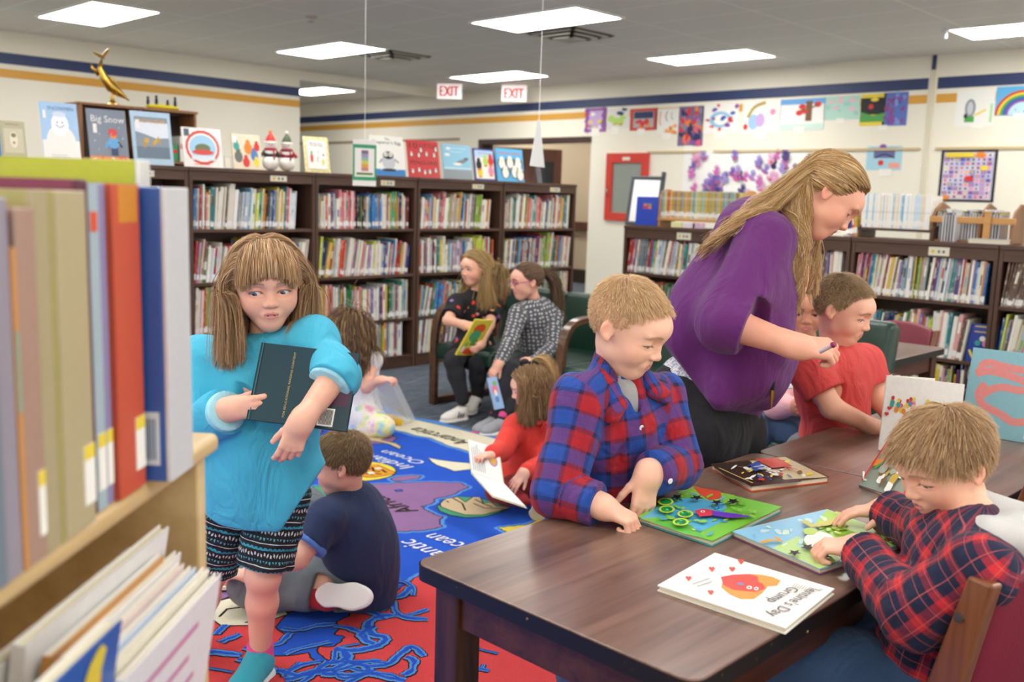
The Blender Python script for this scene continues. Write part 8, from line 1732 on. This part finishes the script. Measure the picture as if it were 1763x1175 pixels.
# ------------------------------------------------------------------ the blurred light-wood bookcase in the foreground
def foreground():
    a = ray(964, 342).copy(); a[2] = 0; a = unit(a); left = np.cross(ZUP, a); O = PZ(379, 744, 1.06); O[2] = 0      # x away, y to the left
    t = tag(empty('book_browser', M=frameM(O, a, left, ZUP)), 'blurred light maple book shelf unit in the left foreground', 'bookcase')
    B = lambda n, lo, hi, bev=.004: MB().b2(lo, hi).build(n, 'maple', t, bevel=bev, )
    MB().b2((-1.15, 0, 1.035), (.0, .29, 1.06)).build('shelf', 'maple', t, bevel=.010, seg=4)
    B('end_panel', (-.045, .012, 0), (-.02, .29, 1.034)); B('end_panel', (-1.15, .012, 0), (-1.12, .29, 1.034)); B('back_panel', (-1.12, .275, .05), (-.046, .289, 1.03)); B('shelf', (-1.12, .02, .64), (-.046, .274, .665)); B('shelf', (-1.12, .02, .22), (-.046, .274, .245)); B('lip', (-1.12, .013, .665), (-.046, .03, .72)); B('plinth', (-1.12, .03, 0), (-.046, .05, .06))
    Mw = np.column_stack([a, left, ZUP])
    def lat(px, d): return (px - CX) / FPX * d
    def W3(d, l, z): f0 = FWH; return np.array([0, 0, z]) + a * d + left * (-l + .05 * min(1.0, max(.75, d)))
    def blk(label, l, d1, d0, z1, spine, cover, dep=.22, lab=None, patch=None, z0=1.0606):
        """spine faces the aisle on the right; d1 far face, d0 near face"""
        o = W3(d0, l, z0); tt = tag(empty('picture_book', M=frameM(o, a, left, ZUP)), label, 'book'); th = d1 - d0 - .001; h = z1 - z0
        m = MB(); m.b2((0, 0, 0), (th, .006, h), kc(spine)); m.b2((0, .006, 0), (.003, dep, h), kc(cover)); m.b2((th - .003, .006, 0), (th, dep, h), kc(cover))
        if patch: (x0, z0_, x1, z1_, c) = patch; m.b2((x0 * th, -.0006, z0_ * h), (x1 * th, 0, z1_ * h), kc(c))
        m.build('cover', 'cover', tt, bevel=.0018); p = MB(); p.b2((.003, .0062, .003), (th - .003, dep - .005, h - .003)); p.build('pages', 'pages', tt)
        if lab: q = MB(); q.b2((th * lab[0], -.001, .02), (th * lab[1], -.0001, .075), kc('w')); q.b2((th * lab[0], -.0012, .062), (th * lab[1], -.0009, .075), kc('y')); q.build('spine_label', 'vcol', tt)
        return tt
    al = 1.0
    tt = blk('blue hardback with a white spine and barcode, last on the blurred shelf', -.350, 1.030, .968, 1.369, '#cfcfd2', '#2d58a0', lab=None)
    q = MB(); q.b2((-.0008, .012, .018), (-.0001, .048, .075), kc('#c9cfd8')); 
    for i in range(9): q.b2((-.0012, .016 + i * .0034, .024), (-.0009, .0178 + i * .0034, .068), kc('#5a6a86'))
    q.build('barcode', 'vcol', tt)
    blk('tall chartreuse book with a white spine behind the blue hardback', -.402, 1.06, 1.032, 1.397, '#d6d6d2', '#adb22c', .24)
    blk('orange-red hardback with a yellow patch on the blurred shelf', -.378, .962, .902, 1.371, '#cc5535', '#d07c72', lab=(.62, .98), patch=(.2, .88, .9, .995, '#d88c1c'))
    blk('thin blue and lilac book left of the orange-red one', -.384, .900, .885, 1.371, '#8f86b0', '#6f7aa8', lab=(.1, .9)); blk('thin patterned white and teal book on the blurred shelf', -.384, .884, .864, 1.370, '#a9bcc4', '#8fb0b8', lab=(.1, .9), patch=(.1, .86, .8, .92, '#e0552f'))
    blk('dark maroon book on the blurred shelf', -.384, .863, .846, 1.374, '#5a1f38', '#7a2c4c')
    blk('wide beige cloth-bound book on the blurred shelf', -.380, .845, .790, 1.364, '#b8aa84', '#c6ba90', lab=(.62, .98)); blk('second beige book with an olive edge on the blurred shelf', -.382, .789, .758, 1.364, '#b0a27e', '#a8a066', patch=(.75, .0, .98, 1.0, '#a89f5c'))
    blk('brown-pink book on the blurred shelf', -.381, .757, .728, 1.350, '#ad8c7c', '#bc9c90', lab=(.6, .95)); blk('thin orange book with a teal patch on the blurred shelf', -.380, .727, .719, 1.32, '#cf9256', '#6fa6a4', patch=(.2, .5, .8, .75, '#86b09c')); blk('lilac-grey book leftmost on the blurred shelf', -.380, .718, .695, 1.358, '#9a929e', '#a8a2bc'); blk('blue-grey book nearest the camera on the blurred shelf', -.378, .694, .655, 1.358, '#75818e', '#8898a8')
    # browsing bin of face-out books below
    def leaf(label, l, d0, d1, zt, col, art=None, h=.27, th=.008, tip=.16, edge='w'):
        ud = unit(ZUP * math.cos(tip) + left * math.sin(tip) * 1.0 * -1); o = W3(d0, l, zt) - ud * h
        M3 = np.column_stack([a, ud, np.cross(a, ud)]); return flat_book(label, M3, o, d1 - d0, h, th, col, art, back=edge)
    leaf('white book with pink lettering and a green shape in the lower bin', -.338, .80, 1.055, .925, '#eceaee', lambda q: (q.bars(.15, .62, .9, .86, 3, '#d890b8', AR), q.disc(.35, .3, .12, .2, '#8fc84a'), q.disc(.5, .2, .1, .1, 'y')))
    leaf('second book in the lower bin with a cream cover', -.348, .81, 1.045, .935, '#efe9d6'); leaf('third book in the lower bin, pale blue', -.358, .80, 1.03, .942, '#c9d8ea'); leaf('fourth book in the lower bin with a reddish edge', -.368, .79, 1.02, .95, '#e8d4cf'); leaf('fifth book in the lower bin, white and thin', -.378, .78, 1.035, .957, '#f0eeea'); leaf('sixth book in the lower bin with an orange-brown cover', -.384, .76, 1.0, .966, '#c98f4a'); leaf('seventh book in the lower bin, tall and white', -.395, .74, 1.04, .985, '#e9e9e8', th=.012); leaf('rearmost grey-white book in the lower bin', -.412, .72, 1.0, .972, '#d4d2ce', th=.012)
    leaf('blue and yellow picture book at the front of the lower bin', -.340, .62, .80, .985, '#2a5fb0', lambda q: (q.disc(.45, .45, .34, .22, 'y'), q.disc(.75, .72, .1, .22, 'o'), q.disc(.4, .5, .16, .10, '#d8c020'), q.scatter(6, ['o', 'y'], AR, (.04, .09))), h=.26, th=.014, edge='w')
foreground()
